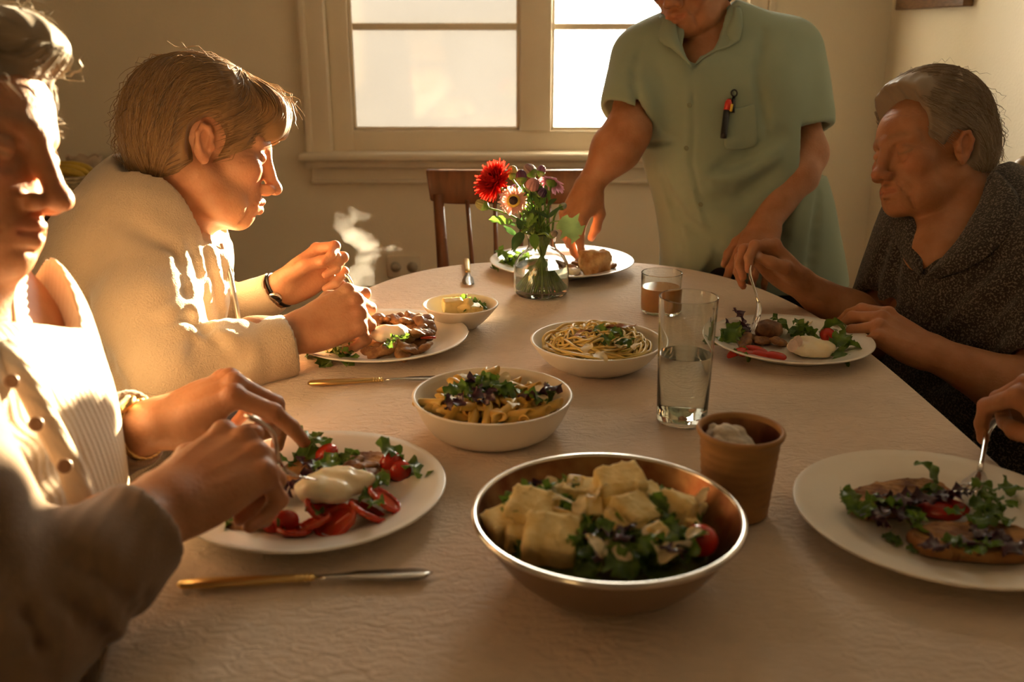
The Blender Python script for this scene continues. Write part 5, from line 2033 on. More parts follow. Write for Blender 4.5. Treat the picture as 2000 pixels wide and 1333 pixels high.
fD_([(1800, 530), (1790, 600), (1760, 660)], 0.004, 0.006, 1.54)
fD_([(1960, 500), (1880, 560), (1820, 640)], 0.018, 0.010, 1.53)
fD_([(1990, 560), (1900, 640), (1800, 690)], 0.020, 0.010, 1.52)
fD_([(1730, 470), (1700, 560), (1690, 620)], 0.016, 0.010, 1.72)
fD_([(1760, 480), (1740, 560), (1745, 640)], 0.014, 0.009, 1.68)
fD_([(1960, 640), (1880, 720), (1800, 760)], 0.020, 0.010, 1.53)
s.bend(lambda X, Y, Z: 0.0022 * wob(X, Y, Z, 26, 7.0))
solid_obj('blouse', s, BL, pD, 2)
flap(s, [(1942, 318), (1912, 400), (1872, 470), (1806, 540)], [(1995, 380), (1985, 470), (1870, 545), (1800, 545)], 'collar', BL, pD, default=1.60, z0=1.3)
flap(s, [(1775, 396), (1784, 420), (1800, 470), (1804, 538)], [(1735, 400), (1742, 452), (1758, 505), (1800, 545)], 'collar', BL, pD, default=1.66, z0=1.3)
rows = [[], [], []]
nD = W(1898, 400, 1.665)
fw_ = unit(np.array([-0.90, -0.36, -0.2]))
for i in range(23):
    a = math.radians(55 + 250 * i / 22)
    for j, (rad, hh) in enumerate(((0.074, -0.012), (0.078, 0.034), (0.100, -0.014))):
        rows[j].append(nD + fw_ * math.cos(a) * rad + latD * math.sin(a) * rad + np.array([-0.25, -0.1, 0.96]) * (hh - 0.02 * max(0, math.cos(a))))
loft(rows, 'collar_stand', BL, pD, 0.005)
seated_legs(lvD, fD, pD, M_trous, 0.40)
HD = hair_mat('hair_grey', (0.54, 0.46, 0.36), (0.28, 0.20, 0.13))
ellD = [((-0.018, 0, 0.056), (0.112, 0.088, 0.104), None), ((-0.052, 0, 0.008), (0.078, 0.084, 0.082), None), ((0.046, 0, 0.100), (0.046, 0.060, 0.030), None)]
cutD = [((0.134, 0, 0.044), (0.098, 0.12, 0.090), None), ((0.066, 0, -0.072), (0.088, 0.12, 0.104), None), ((-0.004, 0.108, -0.010), (0.034, 0.062, 0.046), None), ((-0.004, -0.108, -0.010), (0.034, 0.062, 0.046), None), ((-0.03, 0, -0.125), (0.10, 0.12, 0.058), None)]
hair_cap('hair', pD, frD, ellD, cutD, HD, whorl=(-0.06, 0.0, 0.12))
rt = scalp_points(6500, lambda p: (p[:, 2] > 0.025 - 0.055 * (p[:, 0] < -0.02)) & (p[:, 0] < 0.080), 8)
hair_strands('hair_strands', pD, frD, ellD, rt, lambda p: sweep(p, 0.20, 0.20, (-0.80, 0, -0.42)), HD, length=(0.04, 0.07), lift=(-0.003, 0.002), seed=9, wisps=0.03, rad=0.0006, avoid=cutD[2:4], bare=cutD[:2])

# ================================================== diner at the lower right (hand in view)
pE = person('diner at the lower right edge whose hand holds a fork over the toast plate', None)
wrE = W(2165, 842, 1.00)
hE = Hand(wrE, W(2087, 798, 1.03) - wrE, AU * 0.72 - AF * 0.60 - AX * 0.1, 1,
          ((50, 42, 20), (58, 62, 35), (64, 68, 38), (68, 72, 38)), s=1.0,
          thumb=((0.020, 0.022, -0.012), (0.052, 0.034, -0.028), (0.078, 0.026, -0.044), (0.098, 0.014, -0.054)))
elE = np.array([0.84, 0.80, 0.78])
shE = np.array([1.00, 0.76, 1.02])
sE = Solid(*bounds([hE.fr.o, hE.tip(1, 1), hE.tip(3), hE.tip(0), elE], 0.06), 0.003)
arm_skin(sE, elE, hE, 0.042, 0.0235, shE, 0.05)
hE.model(sE)
latE = np.array([0.0, 1.0, 0.0])
cE = np.array([1.08, 0.58, 0.0])
lvE = [(cE + (0, 0, 0.56), 0.18, 0.13, latE), (cE + (0, 0, 0.72), 0.17, 0.12, latE), (cE + (-0.01, 0, 0.90), 0.18, 0.12, latE), (cE + (-0.02, 0, 1.02), 0.18, 0.09, latE), (cE + (-0.03, 0, 1.09), 0.08, 0.06, latE)]
frE = Frame(cE + (-0.06, 0, 1.30), (-1, 0, -0.15), (0, 0, 1), 1.0)
hdE = Head(frE)
sHE = Solid(*bounds([frE.p((0.13, 0.1, 0.13)), frE.p((-0.13, -0.1, -0.22))], 0.03), 0.004)
sHE.cone(frE.p((-0.025, 0, -0.05)), cE + (-0.03, 0, 1.08), 0.058, 0.064, 0.03)
hdE.model(sHE)
body_mesh(pE, SK_b, [coarse_body(lvE, [([shE, elE], [0.05, 0.04])]), sHE, sE], [hdE], [hE])
s = garment(lvE, [], h=0.008, inf=0.012)
s.cone(shE, shE * 0.5 + elE * 0.5, 0.066, 0.060, 0.05)
cuff_cut(s, shE * 0.5 + elE * 0.5, elE - shE, 0.052, 0.04, 0.075)
solid_obj('shirt', s, fabric('navy_shirt', (0.05, 0.055, 0.08), 0.1), pE)
seated_legs(lvE, np.array([-1.0, 0, 0]), pE, M_trous, 0.40)
hair_cap('hair', pE, frE, ellC, cutC, HD, h=0.004)

# chairs of the seated diners
make_chair('dining_chair', (-0.84, 1.44, 0), math.pi / 2, 'wooden chair carrying the diner in the cream fleece', H=0.90)
make_chair('dining_chair', (-0.84, 0.80, 0), math.pi / 2, 'wooden chair carrying the diner in the ribbed cardigan', H=0.88)
ch = make_chair('dining_chair', (0.965, 1.66, 0), -math.pi / 2, 'wooden chair with round finials carrying the diner in the dark blouse', H=0.92)
for sx in (-1, 1):
    MB().lathe([(0, 0.93), (0.010, 0.93), (0.012, 0.94), (0.021, 0.952), (0.024, 0.968), (0.020, 0.984), (0.010, 0.993), (0, 0.995)], 20, (sx * 0.20, 0.036, 0)).build('finial', mat('pale_wood', (0.36, 0.24, 0.12), 0.4, var=0.3), ch)
make_chair('dining_chair', (1.17, 0.58, 0), -math.pi / 2, 'wooden chair carrying the diner at the lower right edge', H=0.88)

# ------------------------------------------------------------------ flowers
nrs = np.random.RandomState(11)
M_stem = mat('stem_green', (0.20, 0.33, 0.065), 0.5, var=0.3, scale=40, transl=0.15)
M_leafg = mat('leaf_green', (0.17, 0.33, 0.05), 0.5, var=0.35, scale=30, transl=0.4)
M_darkleaf = mat('leaf_dark_green', (0.05, 0.115, 0.03), 0.5, var=0.4, scale=30, transl=0.3)
VB = np.array([VX, VY, TZ + 0.001])


def stem_path(head, k, n=12):
    """from the flower down through the neck of the vase to its floor"""
    a = 2.4 * k
    neck = VB + (0.013 * math.cos(a), 0.011 * math.sin(a), 0.100)
    foot = VB + (-0.036 * math.cos(a), -0.036 * math.sin(a), 0.012)
    mid = neck * 0.45 + np.asarray(head) * 0.55 + (0, 0, 0.012)
    ctrl = [np.asarray(head), mid, neck, foot]
    pts = []
    for i in range(n + 1):
        t = i / n * 3
        j = min(int(t), 2)
        u = t - j
        p0, p1, p2, p3 = ctrl[max(j - 1, 0)], ctrl[j], ctrl[j + 1], ctrl[min(j + 2, 3)]
        pts.append(0.5 * ((2 * p1) + (p2 - p0) * u + (2 * p0 - 5 * p1 + 4 * p2 - p3) * u * u + (3 * p1 - p0 - 3 * p2 + p3) * u ** 3))
    # neither through the neck nor out of the jar
    for q in pts:
        z = q[2] - VB[2]
        if z < 0.118:
            r = np.interp(z, [0, 0.02, 0.06, 0.075, 0.088, 0.118], [0.036, 0.044, 0.038, 0.028, 0.019, 0.022])
            d = q[:2] - VB[:2]
            if np.linalg.norm(d) > r:
                q[:2] = VB[:2] + d * r / np.linalg.norm(d)
    return pts


def petal_mesh(L, w, cup, n=5, tip=0.3):
    vs2, fs2 = [], []
    for i in range(n + 1):
        f = i / n
        ww = w * (math.sin(math.pi * (0.12 + 0.80 * f)) ** 0.7) * (1 - tip * f ** 3)
        z = cup * f * f * L
        vs2 += [(f * L, -ww, z + 0.10 * w), (f * L, 0, z - 0.1 * w), (f * L, ww, z + 0.10 * w)]
    for i in range(n):
        a = i * 3
        fs2 += [(a, a + 3, a + 4, a + 1), (a + 1, a + 4, a + 5, a + 2)]
    return MB().add(vs2, fs2)


def look(o, p, n, roll=0.0):
    """place with local z along n"""
    n = unit(n)
    x = unit(np.cross((0.2, 0.9, 0.3), n))
    R = np.stack([x, np.cross(n, x), n], 1)
    M = np.eye(4)
    M[:3, :3] = R @ rotm((0, 0, 1), roll)
    M[:3, 3] = p
    o.matrix_world = Matrix(M.tolist())
    return M


FLK = [0]


def flower(name, label, head, n, cat='flower'):
    o = empty(name, (0, 0, 0))
    tag(o, label, cat, 'flowers in the vase')
    FLK[0] += 1
    st = MB().tube(stem_path(np.asarray(head) - unit(n) * 0.006, FLK[0]), 0.0019, 7).build('stem', M_stem, o)
    return o


def child_at(o, ch, M):
    ch.parent = o
    ch.matrix_world = Matrix(M.tolist()) if isinstance(M, np.ndarray) else M


def red_mum():
    h = W(966, 356, 1.72)
    n = unit(-AX * 0.74 - AF * 0.56 + AU * 0.30)
    o = flower('red_chrysanthemum', 'large bright red pompon flower at the upper left of the bouquet', h, n)
    M_red = mat('red_petals', (0.62, 0.025, 0.015), 0.55, var=0.35, scale=60, transl=0.45)
    mb = MB()
    for ring_, (cnt, el, L, w) in enumerate(((40, -8, 0.040, 0.0038), (42, 4, 0.041, 0.0038), (40, 14, 0.039, 0.0036), (38, 25, 0.036, 0.0036), (34, 37, 0.032, 0.0034), (28, 50, 0.028, 0.0032), (22, 63, 0.025, 0.0030), (14, 75, 0.022, 0.0028), (8, 86, 0.020, 0.0026))):
        for i in range(cnt):
            a = 2 * math.pi * (i + 0.5 * (ring_ % 2)) / cnt + nrs.uniform(-0.06, 0.06)
            pm = petal_mesh(L * nrs.uniform(0.9, 1.08), w, nrs.uniform(-0.1, 0.3), 4, 0.1)
            R = rotm((0, 0, 1), math.degrees(a)) @ rotm((0, 1, 0), -el + nrs.uniform(-5, 5))
            mb.add(np.array(pm.v) @ R.T, pm.f)
    p = mb.build('petals', M_red, None)
    M = look(p, h, n)
    child_at(o, p, M)
    p['kind'] = 'stuff'
    s = MB().lathe([(0, -0.010), (0.006, -0.010), (0.013, -0.004), (0.014, 0.001), (0, 0.004)], 16).build('calyx', M_stem, None)
    look(s, h, n)
    child_at(o, s, M)


def daisy(px, py, z, n, r, label, col, ringcol, ctr, cnt=22, cup=0.05, wide=0.0045, back=None):
    h = W(px, py, z)
    n = unit(n)
    o = flower('daisy', label, h, n)
    m = mat('petals_' + label[:9].replace(' ', '_'), col, 0.5, var=0.25, scale=70, transl=0.4)
    me = petal_mesh(r, wide, cup, 5, 0.25).mesh('petal')
    me.materials.append(m)
    me.polygons.foreach_set('use_smooth', [True] * len(me.polygons))
    tmp = empty('tmp')
    M = look(tmp, h, n)
    bpy.data.objects.remove(tmp)
    for i in range(cnt):
        q = bpy.data.objects.new('petal', me)
        COL.objects.link(q)
        Mi = M.copy()
        Mi[:3, :3] = M[:3, :3] @ rotm((0, 0, 1), 360 * i / cnt + nrs.uniform(-3, 3)) @ rotm((0, 1, 0), nrs.uniform(-9, 3)) * nrs.uniform(0.92, 1.06)
        q.parent = o
        q.matrix_world = Matrix(Mi.tolist())
    for nm, prof, mm in (('ring_florets', [(0, 0.0015), (r * 0.46, 0.0015), (r * 0.42, 0.0035), (0, 0.004)], ringcol), ('centre', [(0, 0.003), (r * 0.30, 0.003), (r * 0.26, 0.0065), (0, 0.008)], ctr), ('calyx', [(0, -0.009), (r * 0.2, -0.009), (r * 0.40, -0.003), (r * 0.42, 0.0), (0, 0.001)], M_stem)):
        c = MB().lathe(prof, 20).build(nm, mm, None)
        child_at(o, c, M)
    return o


def bud(px, py, z, n, r, label, col, open_=0.0, kk=1.35):
    h = W(px, py, z)
    n = unit(n)
    o = flower('flower_bud', label, h, n)
    tmp = empty('tmp')
    M = look(tmp, h, n)
    bpy.data.objects.remove(tmp)
    s = Solid((-r * 1.4, -r * 1.4, -r * 1.2), (r * 1.4, r * 1.4, r * 2.2), r / 9)
    s.ell((0, 0, r * 0.5), (r, r, r * kk), k=0.001)

    def gr(X, Y, Z):
        return 0.06 * r * np.sin(np.arctan2(Y, X) * 11 + Z * 2 / r)
    s.bend(gr)
    c = solid_obj('bud_petals', s, mat('bud_%.2f_%.2f_%.2f' % col, col, 0.5, var=0.35, scale=90, transl=0.25))
    child_at(o, c, M)
    g2 = MB().lathe([(0, -r * 0.95), (r * 0.35, -r * 0.9), (r * 0.95, -r * 0.2), (r * 1.06, r * 0.25), (r * 0.9, r * 0.3), (0, 0)], 18).build('calyx', M_stem, None)
    child_at(o, g2, M)


red_mum()
M_yel = mat('yellow_florets', (0.75, 0.52, 0.08), 0.6, var=0.3, scale=120, bump=0.001)
M_blkc = mat('dark_florets', (0.05, 0.022, 0.018), 0.7, var=0.5, scale=150, bump=0.002, bscale=300)
daisy(1003, 393, 1.69, -AF * 0.95 + AU * 0.12 - AX * 0.10, 0.0275, 'pale pink daisy with yellow ring and dark centre facing the camera', (0.72, 0.40, 0.33), M_yel, M_blkc, 24, 0.04)
daisy(1078, 356, 1.74, AU * 0.75 + AX * 0.30 + AF * 0.35, 0.026, 'mauve pink daisy seen from the side at the upper right of the bouquet', (0.52, 0.22, 0.30), M_yel, M_yel, 26, -0.35)
daisy(990, 372, 1.73, -AX * 0.6 + AU * 0.62 - AF * 0.3, 0.020, 'purple daisy half hidden between the red flower and pale pink daisy', (0.22, 0.10, 0.24), M_yel, M_blkc, 20, -0.2)
bud(1000, 342, 1.73, AU * 0.8 + AX * 0.1, 0.0095, 'round green bud with pink tip beside the red flower', (0.42, 0.36, 0.16))
bud(1018, 351, 1.71, AU * 0.9, 0.0098, 'plum purple bud above the pale pink daisy', (0.17, 0.07, 0.14))
bud(1039, 338, 1.74, AU * 0.5 - AX * 0.4, 0.0105, 'purple and cream bud at the top of the bouquet', (0.30, 0.20, 0.20))
bud(1056, 338, 1.75, AU * 0.8 + AX * 0.2, 0.0080, 'small purple bud left of the mauve daisy', (0.26, 0.12, 0.20))
bud(1037, 368, 1.70, AU * 0.5 + AX * 0.3 - AF * 0.6, 0.0120, 'half open pink and purple bud right of the pale pink daisy', (0.55, 0.28, 0.28))
bud(1055, 381, 1.70, AX * 0.4 + AU * 0.4 - AF * 0.4, 0.0085, 'dark violet bud below the mauve daisy', (0.085, 0.04, 0.11))
bud(946, 403, 1.70, -AX * 0.8 + AU * 0.45, 0.0095, 'small green bud sticking out to the left of the bouquet', (0.36, 0.33, 0.12))
bud(1078, 460, 1.69, AX * 0.6 + AU * 0.4 - AF * 0.4, 0.0065, 'tiny drooping bud over the vase neck', (0.40, 0.32, 0.24))
bud(1096, 405, 1.72, AX * 0.7 + AU * 0.4, 0.0060, 'tiny pale bud at the right of the foliage', (0.45, 0.48, 0.36))


def leaf_sheet(L, w, lobes=0, ruffle=0.15, curl=0.3, seed=0, nu=9, nv=6, teeth=0.0):
    """a crumpled leaf lying along x"""
    r = np.random.RandomState(seed)
    ph = r.uniform(0, 6, 6)
    vs2, fs2 = [], []
    for i in range(nu + 1):
        u = i / nu
        prof = math.sin(math.pi * min(1, 0.06 + 0.94 * u) ** 0.75) ** 0.8 if lobes == 0 else (0.35 + 0.65 * math.sin(math.pi * u) ** 0.6) * (1 + 0.28 * math.sin(lobes * math.pi * u + 0.6))
        if u == 1:
            prof = 0.12
        for j in range(nv + 1):
            v = -1 + 2 * j / nv
            y = v * w * prof * (1 + teeth * math.sin(i * 2.9 + ph[0]) * abs(v))
            x = u * L + 0.06 * L * math.sin(3 * v + ph[1]) * u
            z = ruffle * w * (math.sin(7 * u + 3 * v + ph[2]) * abs(v) + 0.6 * math.sin(13 * u - 2 * v + ph[3]) * v * v) + curl * L * (u - u * u) * 1.2 + 0.18 * w * v * v
            vs2.append((x, y, z))
    for i in range(nu):
        for j in range(nv):
            a = i * (nv + 1) + j
            fs2.append((a, a + nv + 1, a + nv + 2, a + 1))
    return MB().add(vs2, fs2)


def bouquet_leaf(px, py, z, d, L, w, label, m, seed, lobes=0, teeth=0.0, n=None):
    p = W(px, py, z)
    o = empty('bouquet_leaf', (0, 0, 0))
    tag(o, label, 'leaf', 'greenery in the vase')
    FLK[0] += 1
    MB().tube(stem_path(p, FLK[0]), 0.0013, 6).build('stem', M_stem, o)
    b = leaf_sheet(L, w, lobes, 0.14, 0.2, seed, teeth=teeth).build('blade', m, None)
    f = Frame(p, d, n if n is not None else -AF + AU * 0.6)
    M = np.eye(4)
    M[:3, :3] = f.R
    M[:3, 3] = p
    child_at(o, b, M)


bouquet_leaf(1092, 432, 1.69, AX * 0.75 - AU * 0.55, 0.045, 0.022, 'broad lobed pale green leaf hanging at the right of the vase', mat('leaf_pale_green', (0.36, 0.50, 0.16), 0.5, var=0.3, scale=60, transl=0.5), 3, 5, 0.2, -AF * 0.9 + AU * 0.3)
bouquet_leaf(1000, 435, 1.69, -AX * 0.9 + AU * 0.1, 0.040, 0.009, 'narrow green leaf pointing left from the bouquet', M_leafg, 4, 5)
bouquet_leaf(1020, 455, 1.68, -AX * 0.4 - AU * 0.75, 0.036, 0.010, 'broad dark leaf drooping over the left of the vase neck', M_darkleaf, 5)
bouquet_leaf(1042, 458, 1.67, AX * 0.1 - AU * 0.9, 0.030, 0.009, 'broad leaf drooping in front of the vase neck', M_leafg, 6)
for i in range(40):
    a = nrs.uniform(-1.2, 1.2)
    px, py = 1042 + nrs.uniform(-38, 42), 462 - nrs.uniform(0, 80)
    bouquet_leaf(px, py, 1.72 + nrs.uniform(-0.03, 0.03), AX * math.sin(a) + AU * math.cos(a) + AF * nrs.uniform(-0.4, 0.3), nrs.uniform(0.020, 0.036), nrs.uniform(0.003, 0.007),
                 'small narrow leaf in the dense foliage below the flowers', (M_leafg, M_darkleaf, M_darkleaf)[i % 3], 20 + i, 5 if i % 3 == 0 else 0)

# ------------------------------------------------------------------ food: kinds of pieces
M_let = mat('lettuce', (0.135, 0.235, 0.030), 0.35, color2=(0.040, 0.095, 0.012), scale=45, transl=0.3, spec=0.6)
M_pur = mat('purple_leaf', (0.070, 0.018, 0.035), 0.3, color2=(0.025, 0.008, 0.018), scale=40, transl=0.1, spec=0.7)
M_tom = mat('tomato_skin', (0.55, 0.030, 0.012), 0.18, var=0.25, scale=25, spec=0.6)
M_tomin = mat('tomato_flesh', (0.55, 0.032, 0.014), 0.18, color2=(0.46, 0.07, 0.02), scale=60, spec=0.6)
M_bread = mat('bread_crumb', (0.80, 0.66, 0.33), 0.9, color2=(0.66, 0.48, 0.18), scale=70, bump=0.002, bscale=260)
M_crust = mat('toast_crust', (0.26, 0.105, 0.030), 0.75, color2=(0.40, 0.20, 0.07), scale=40, bump=0.002, bscale=120)
M_toast = mat('toasted_bread', (0.42, 0.215, 0.070), 0.8, color2=(0.15, 0.055, 0.018), scale=55, bump=0.0025, bscale=170)
M_mozz = mat('soft_white_cheese', (0.80, 0.71, 0.50), 0.3, var=0.08, scale=40, sss=0.25, sss_rad=(0.006, 0, 0), bump=0.0012, bscale=90, spec=0.6)
M_egg = mat('egg_white', (0.84, 0.79, 0.66), 0.25, var=0.06, scale=40, sss=0.2, sss_rad=(0.005, 0, 0), bump=0.001, bscale=80)
M_cheese = mat('hard_cheese', (0.74, 0.55, 0.20), 0.45, var=0.12, scale=50, sss=0.15, sss_rad=(0.004, 0, 0), bump=0.0006, bscale=150)
M_penne = mat('penne_pasta', (0.72, 0.46, 0.10), 0.35, var=0.2, scale=60, sss=0.15, sss_rad=(0.003, 0, 0))
M_spag = mat('spaghetti', (0.74, 0.53, 0.15), 0.35, var=0.15, scale=60, sss=0.1, sss_rad=(0.002, 0, 0))
M_mush = mat('fried_mushroom', (0.34, 0.17, 0.06), 0.5, color2=(0.15, 0.060, 0.022), scale=60, bump=0.0025, bscale=130)
M_meat = mat('roast_meat', (0.24, 0.11, 0.042), 0.4, color2=(0.09, 0.034, 0.014), scale=45, bump=0.002, bscale=120)
M_bacon = mat('fried_bacon', (0.34, 0.11, 0.045), 0.4, color2=(0.50, 0.27, 0.12), scale=50)
M_shav = mat('cheese_shaving', (0.74, 0.62, 0.36), 0.5, var=0.12, scale=60, transl=0.2)
M_oil = mat('green_oil', (0.30, 0.30, 0.04), 0.1, trans=0.5, var=0.3, scale=40)

KINDS = {}


def kind(name, m, make, variants=3):
    L = []
    for i in range(variants):
        r_ = make(i)
        if isinstance(r_, Solid):
            pts, q = r_.mesh()
            me = relax(np_mesh(name, pts, q), 1)
        elif isinstance(r_, MB):
            me = r_.mesh(name)
        else:
            me = r_
        me.materials.append(m)
        me.polygons.foreach_set('use_smooth', [True] * len(me.polygons))
        L.append(me)
    KINDS[name] = L


def blob(rx, ry, rz, rough, f, seed, h=None, flat=None):
    s = Solid((-rx * 1.3, -ry * 1.3, -rz * 1.3), (rx * 1.3, ry * 1.3, rz * 1.3), h or min(rx, ry, rz) / 5)
    s.ell((0, 0, 0), (rx, ry, rz))
    s.bend(lambda X, Y, Z: rough * wob(X, Y, Z, f, seed) + 0.4 * rough * wob(X, Y, Z, f * 2.3, seed + 3))
    if flat is not None:
        s.cut((0, 0, -rz * flat), (0, 0, -1), 0.001)
    return s


def cube(a, b, c, rough, seed, r=0.002):
    h = min(a, b, c) / 11
    s = Solid((-a * 0.75, -b * 0.75, -c * 0.75), (a * 0.75, b * 0.75, c * 0.75), h)
    s.box((0, 0, 0), (a / 2, b / 2, c / 2), rotm((0, 0, 1), 0), r, 0.001)
    s.bend(lambda X, Y, Z: 0.35 * rough * wob(X, Y, Z, 3.0 / a * 2, seed) + 0.7 * rough * wob(X, Y, Z, 20.0 / a, seed + 2) + 0.5 * rough * wob(X, Y, Z, 42.0 / a, seed + 5))
    return s


def penne_me(i):
    L, r = 0.036 + 0.004 * (i % 3), 0.0056
    vs2, fs2 = [], []
    n, m_ = 12, 6
    for (rad, dirn) in ((r, 0), (r * 0.72, 1)):
        for k in range(m_ + 1):
            u = -0.5 + k / m_
            for q in range(n):
                a = 2 * math.pi * q / n
                x = u * L + (0.0052 * math.cos(a)) * (1 if abs(u) == 0.5 else 0.7)
                bend = 0.05 * L * (1 - 4 * u * u) * (i % 2)
                vs2.append((x, rad * math.cos(a), rad * math.sin(a) + bend))
    for k in range(m_):
        for q in range(n):
            a, b = k * n + q, k * n + (q + 1) % n
            fs2.append((a, b, b + n, a + n))
            o = (m_ + 1) * n
            fs2.append((o + a, o + a + n, o + b + n, o + b))
    o = (m_ + 1) * n
    for q in range(n):
        q2 = (q + 1) % n
        fs2.append((q, o + q, o + q2, q2))
        e = m_ * n
        fs2.append((e + q, e + q2, o + e + q2, o + e + q))
    return MB().add(vs2, fs2)


def ring_slice(i):
    """slice of a small tomato: wall ring, flesh spokes, seeds pocket"""
    r = 0.0165 + 0.002 * i
    s = Solid((-0.022, -0.022, -0.006), (0.022, 0.022, 0.006), 0.0011)
    N = 20
    pts = [(r * math.cos(2 * math.pi * k / N) * (1 + 0.05 * math.sin(3 * k)), r * math.sin(2 * math.pi * k / N), 0) for k in range(N + 1)]
    s.chain(pts, [0.0028] * (N + 1), 0.0015)
    s.box((0, 0, -0.0012), (r * 0.9, 0.0016, 0.0012), rotm((0, 0, 1), 30 * i + 10), 0.001, 0.002)
    s.ell((0, 0, -0.0018), (r, r, 0.0013), k=0.001)
    return s


kind('salad_leaf', M_let, lambda i: leaf_sheet(0.040, 0.016, (0, 5, 7, 3)[i], 0.42, 0.45, 40 + i, 10, 7, 0.25), 4)
kind('purple_leaf', M_pur, lambda i: leaf_sheet(0.036, 0.013, (0, 5, 3)[i], 0.40, 0.5, 60 + i, 9, 6, 0.2), 3)
kind('herb_sprig', M_let, lambda i: leaf_sheet(0.022, 0.009, 7, 0.5, 0.4, 80 + i, 9, 5, 0.35), 3)
kind('bread_cube', M_bread, lambda i: cube(0.034, 0.030, 0.027, 0.0015, i * 2.0 + 1, 0.0016), 4)
kind('tomato_ring', M_tomin, ring_slice, 3)
kind('cherry_tomato', M_tom, lambda i: blob(0.0135, 0.0125, 0.0125, 0.0003, 120, i), 2)
kind('tomato_wedge', M_tom, lambda i: blob(0.020, 0.010, 0.0075, 0.0005, 120, i, flat=0.4), 3)
kind('mozzarella', M_mozz, lambda i: blob(0.038, 0.032, 0.017, 0.0048, 80, i + 1.3, 0.0024, 0.55), 3)
kind('poached_egg', M_egg, lambda i: blob(0.026, 0.022, 0.012, 0.0022, 130, i, 0.0020, 0.5), 2)
kind('cheese_wedge', M_cheese, lambda i: cube(0.034, 0.020, 0.024, 0.0008, i * 3.0, 0.003), 3)
kind('penne', M_penne, penne_me, 3)
kind('mushroom_slice', M_mush, lambda i: blob(0.022, 0.012, 0.0060, 0.0022, 150, i, 0.0015), 4)
kind('meat_roll', M_meat, lambda i: blob(0.024, 0.017, 0.016, 0.0022, 110, i, 0.002), 2)
kind('bacon_strip', M_bacon, lambda i: leaf_sheet(0.055, 0.006, 0, 0.5, 0.2, 90 + i, 12, 3), 3)
kind('cheese_shaving', M_shav, lambda i: leaf_sheet(0.026, 0.010, 0, 0.15, 0.6, 95 + i, 6, 4), 3)
kind('onion_slice', mat('onion', (0.70, 0.55, 0.48), 0.3, var=0.3, scale=60, transl=0.3), lambda i: leaf_sheet(0.022, 0.008, 0, 0.1, 0.5, 99 + i, 6, 4), 2)


def bread_chunk(i):
    s = Solid((-0.04, -0.035, -0.03), (0.04, 0.035, 0.03), 0.0016)
    s.box((0, 0, 0), (0.030, 0.022, 0.023), rotm((0, 0, 1), 12), 0.010, 0.002)
    s.cut((-0.010, -0.012, 0.0), (-0.45, -0.8, 0.35), 0.002)
    s.bend(lambda X, Y, Z: 0.0030 * wob(X, Y, Z, 110, 2.0) + 0.0012 * wob(X, Y, Z, 330, 1.0))
    return s


kind('bread_chunk', mat('torn_bread', (0.66, 0.46, 0.24), 0.85, color2=(0.36, 0.17, 0.06), scale=40, bump=0.002, bscale=200), bread_chunk, 1)


def put(name, p, label, cat, group=None, rot=(0, 0, 0), sc=1.0, var=None):
    L = KINDS[name]
    me = L[(var if var is not None else rng.randrange(len(L))) % len(L)]
    o = bpy.data.objects.new(name, me)
    COL.objects.link(o)
    o.location = p
    o.rotation_euler = [math.radians(a) for a in rot]
    o.scale = (sc, sc, sc) if np.isscalar(sc) else sc
    return tag(o, label, cat, group)


def inside(p, c, R):
    """pull a point back into a bowl of centre c"""
    d = p[:2] - c[:2]
    q = np.linalg.norm(d)
    if q > R:
        p = p.copy()
        p[:2] = c[:2] + d * R / q
    return p


def leaf_in(name, p, c, R, label, group, sc, tilt=35):
    """a leaf in a bowl: its stalk end held inside, its blade towards the middle"""
    p = inside(np.array(p, float), c, R)
    a = math.degrees(math.atan2(c[1] - p[1], c[0] - p[0])) + rng.uniform(-75, 75)
    return put(name, p, label, 'salad leaf', group, (rng.uniform(-tilt, tilt), rng.uniform(-tilt, 12), a), sc)


def rr(a=180):
    return rng.uniform(-a, a)


def on(px, py, h):
    return T(px, py, TZ + h)


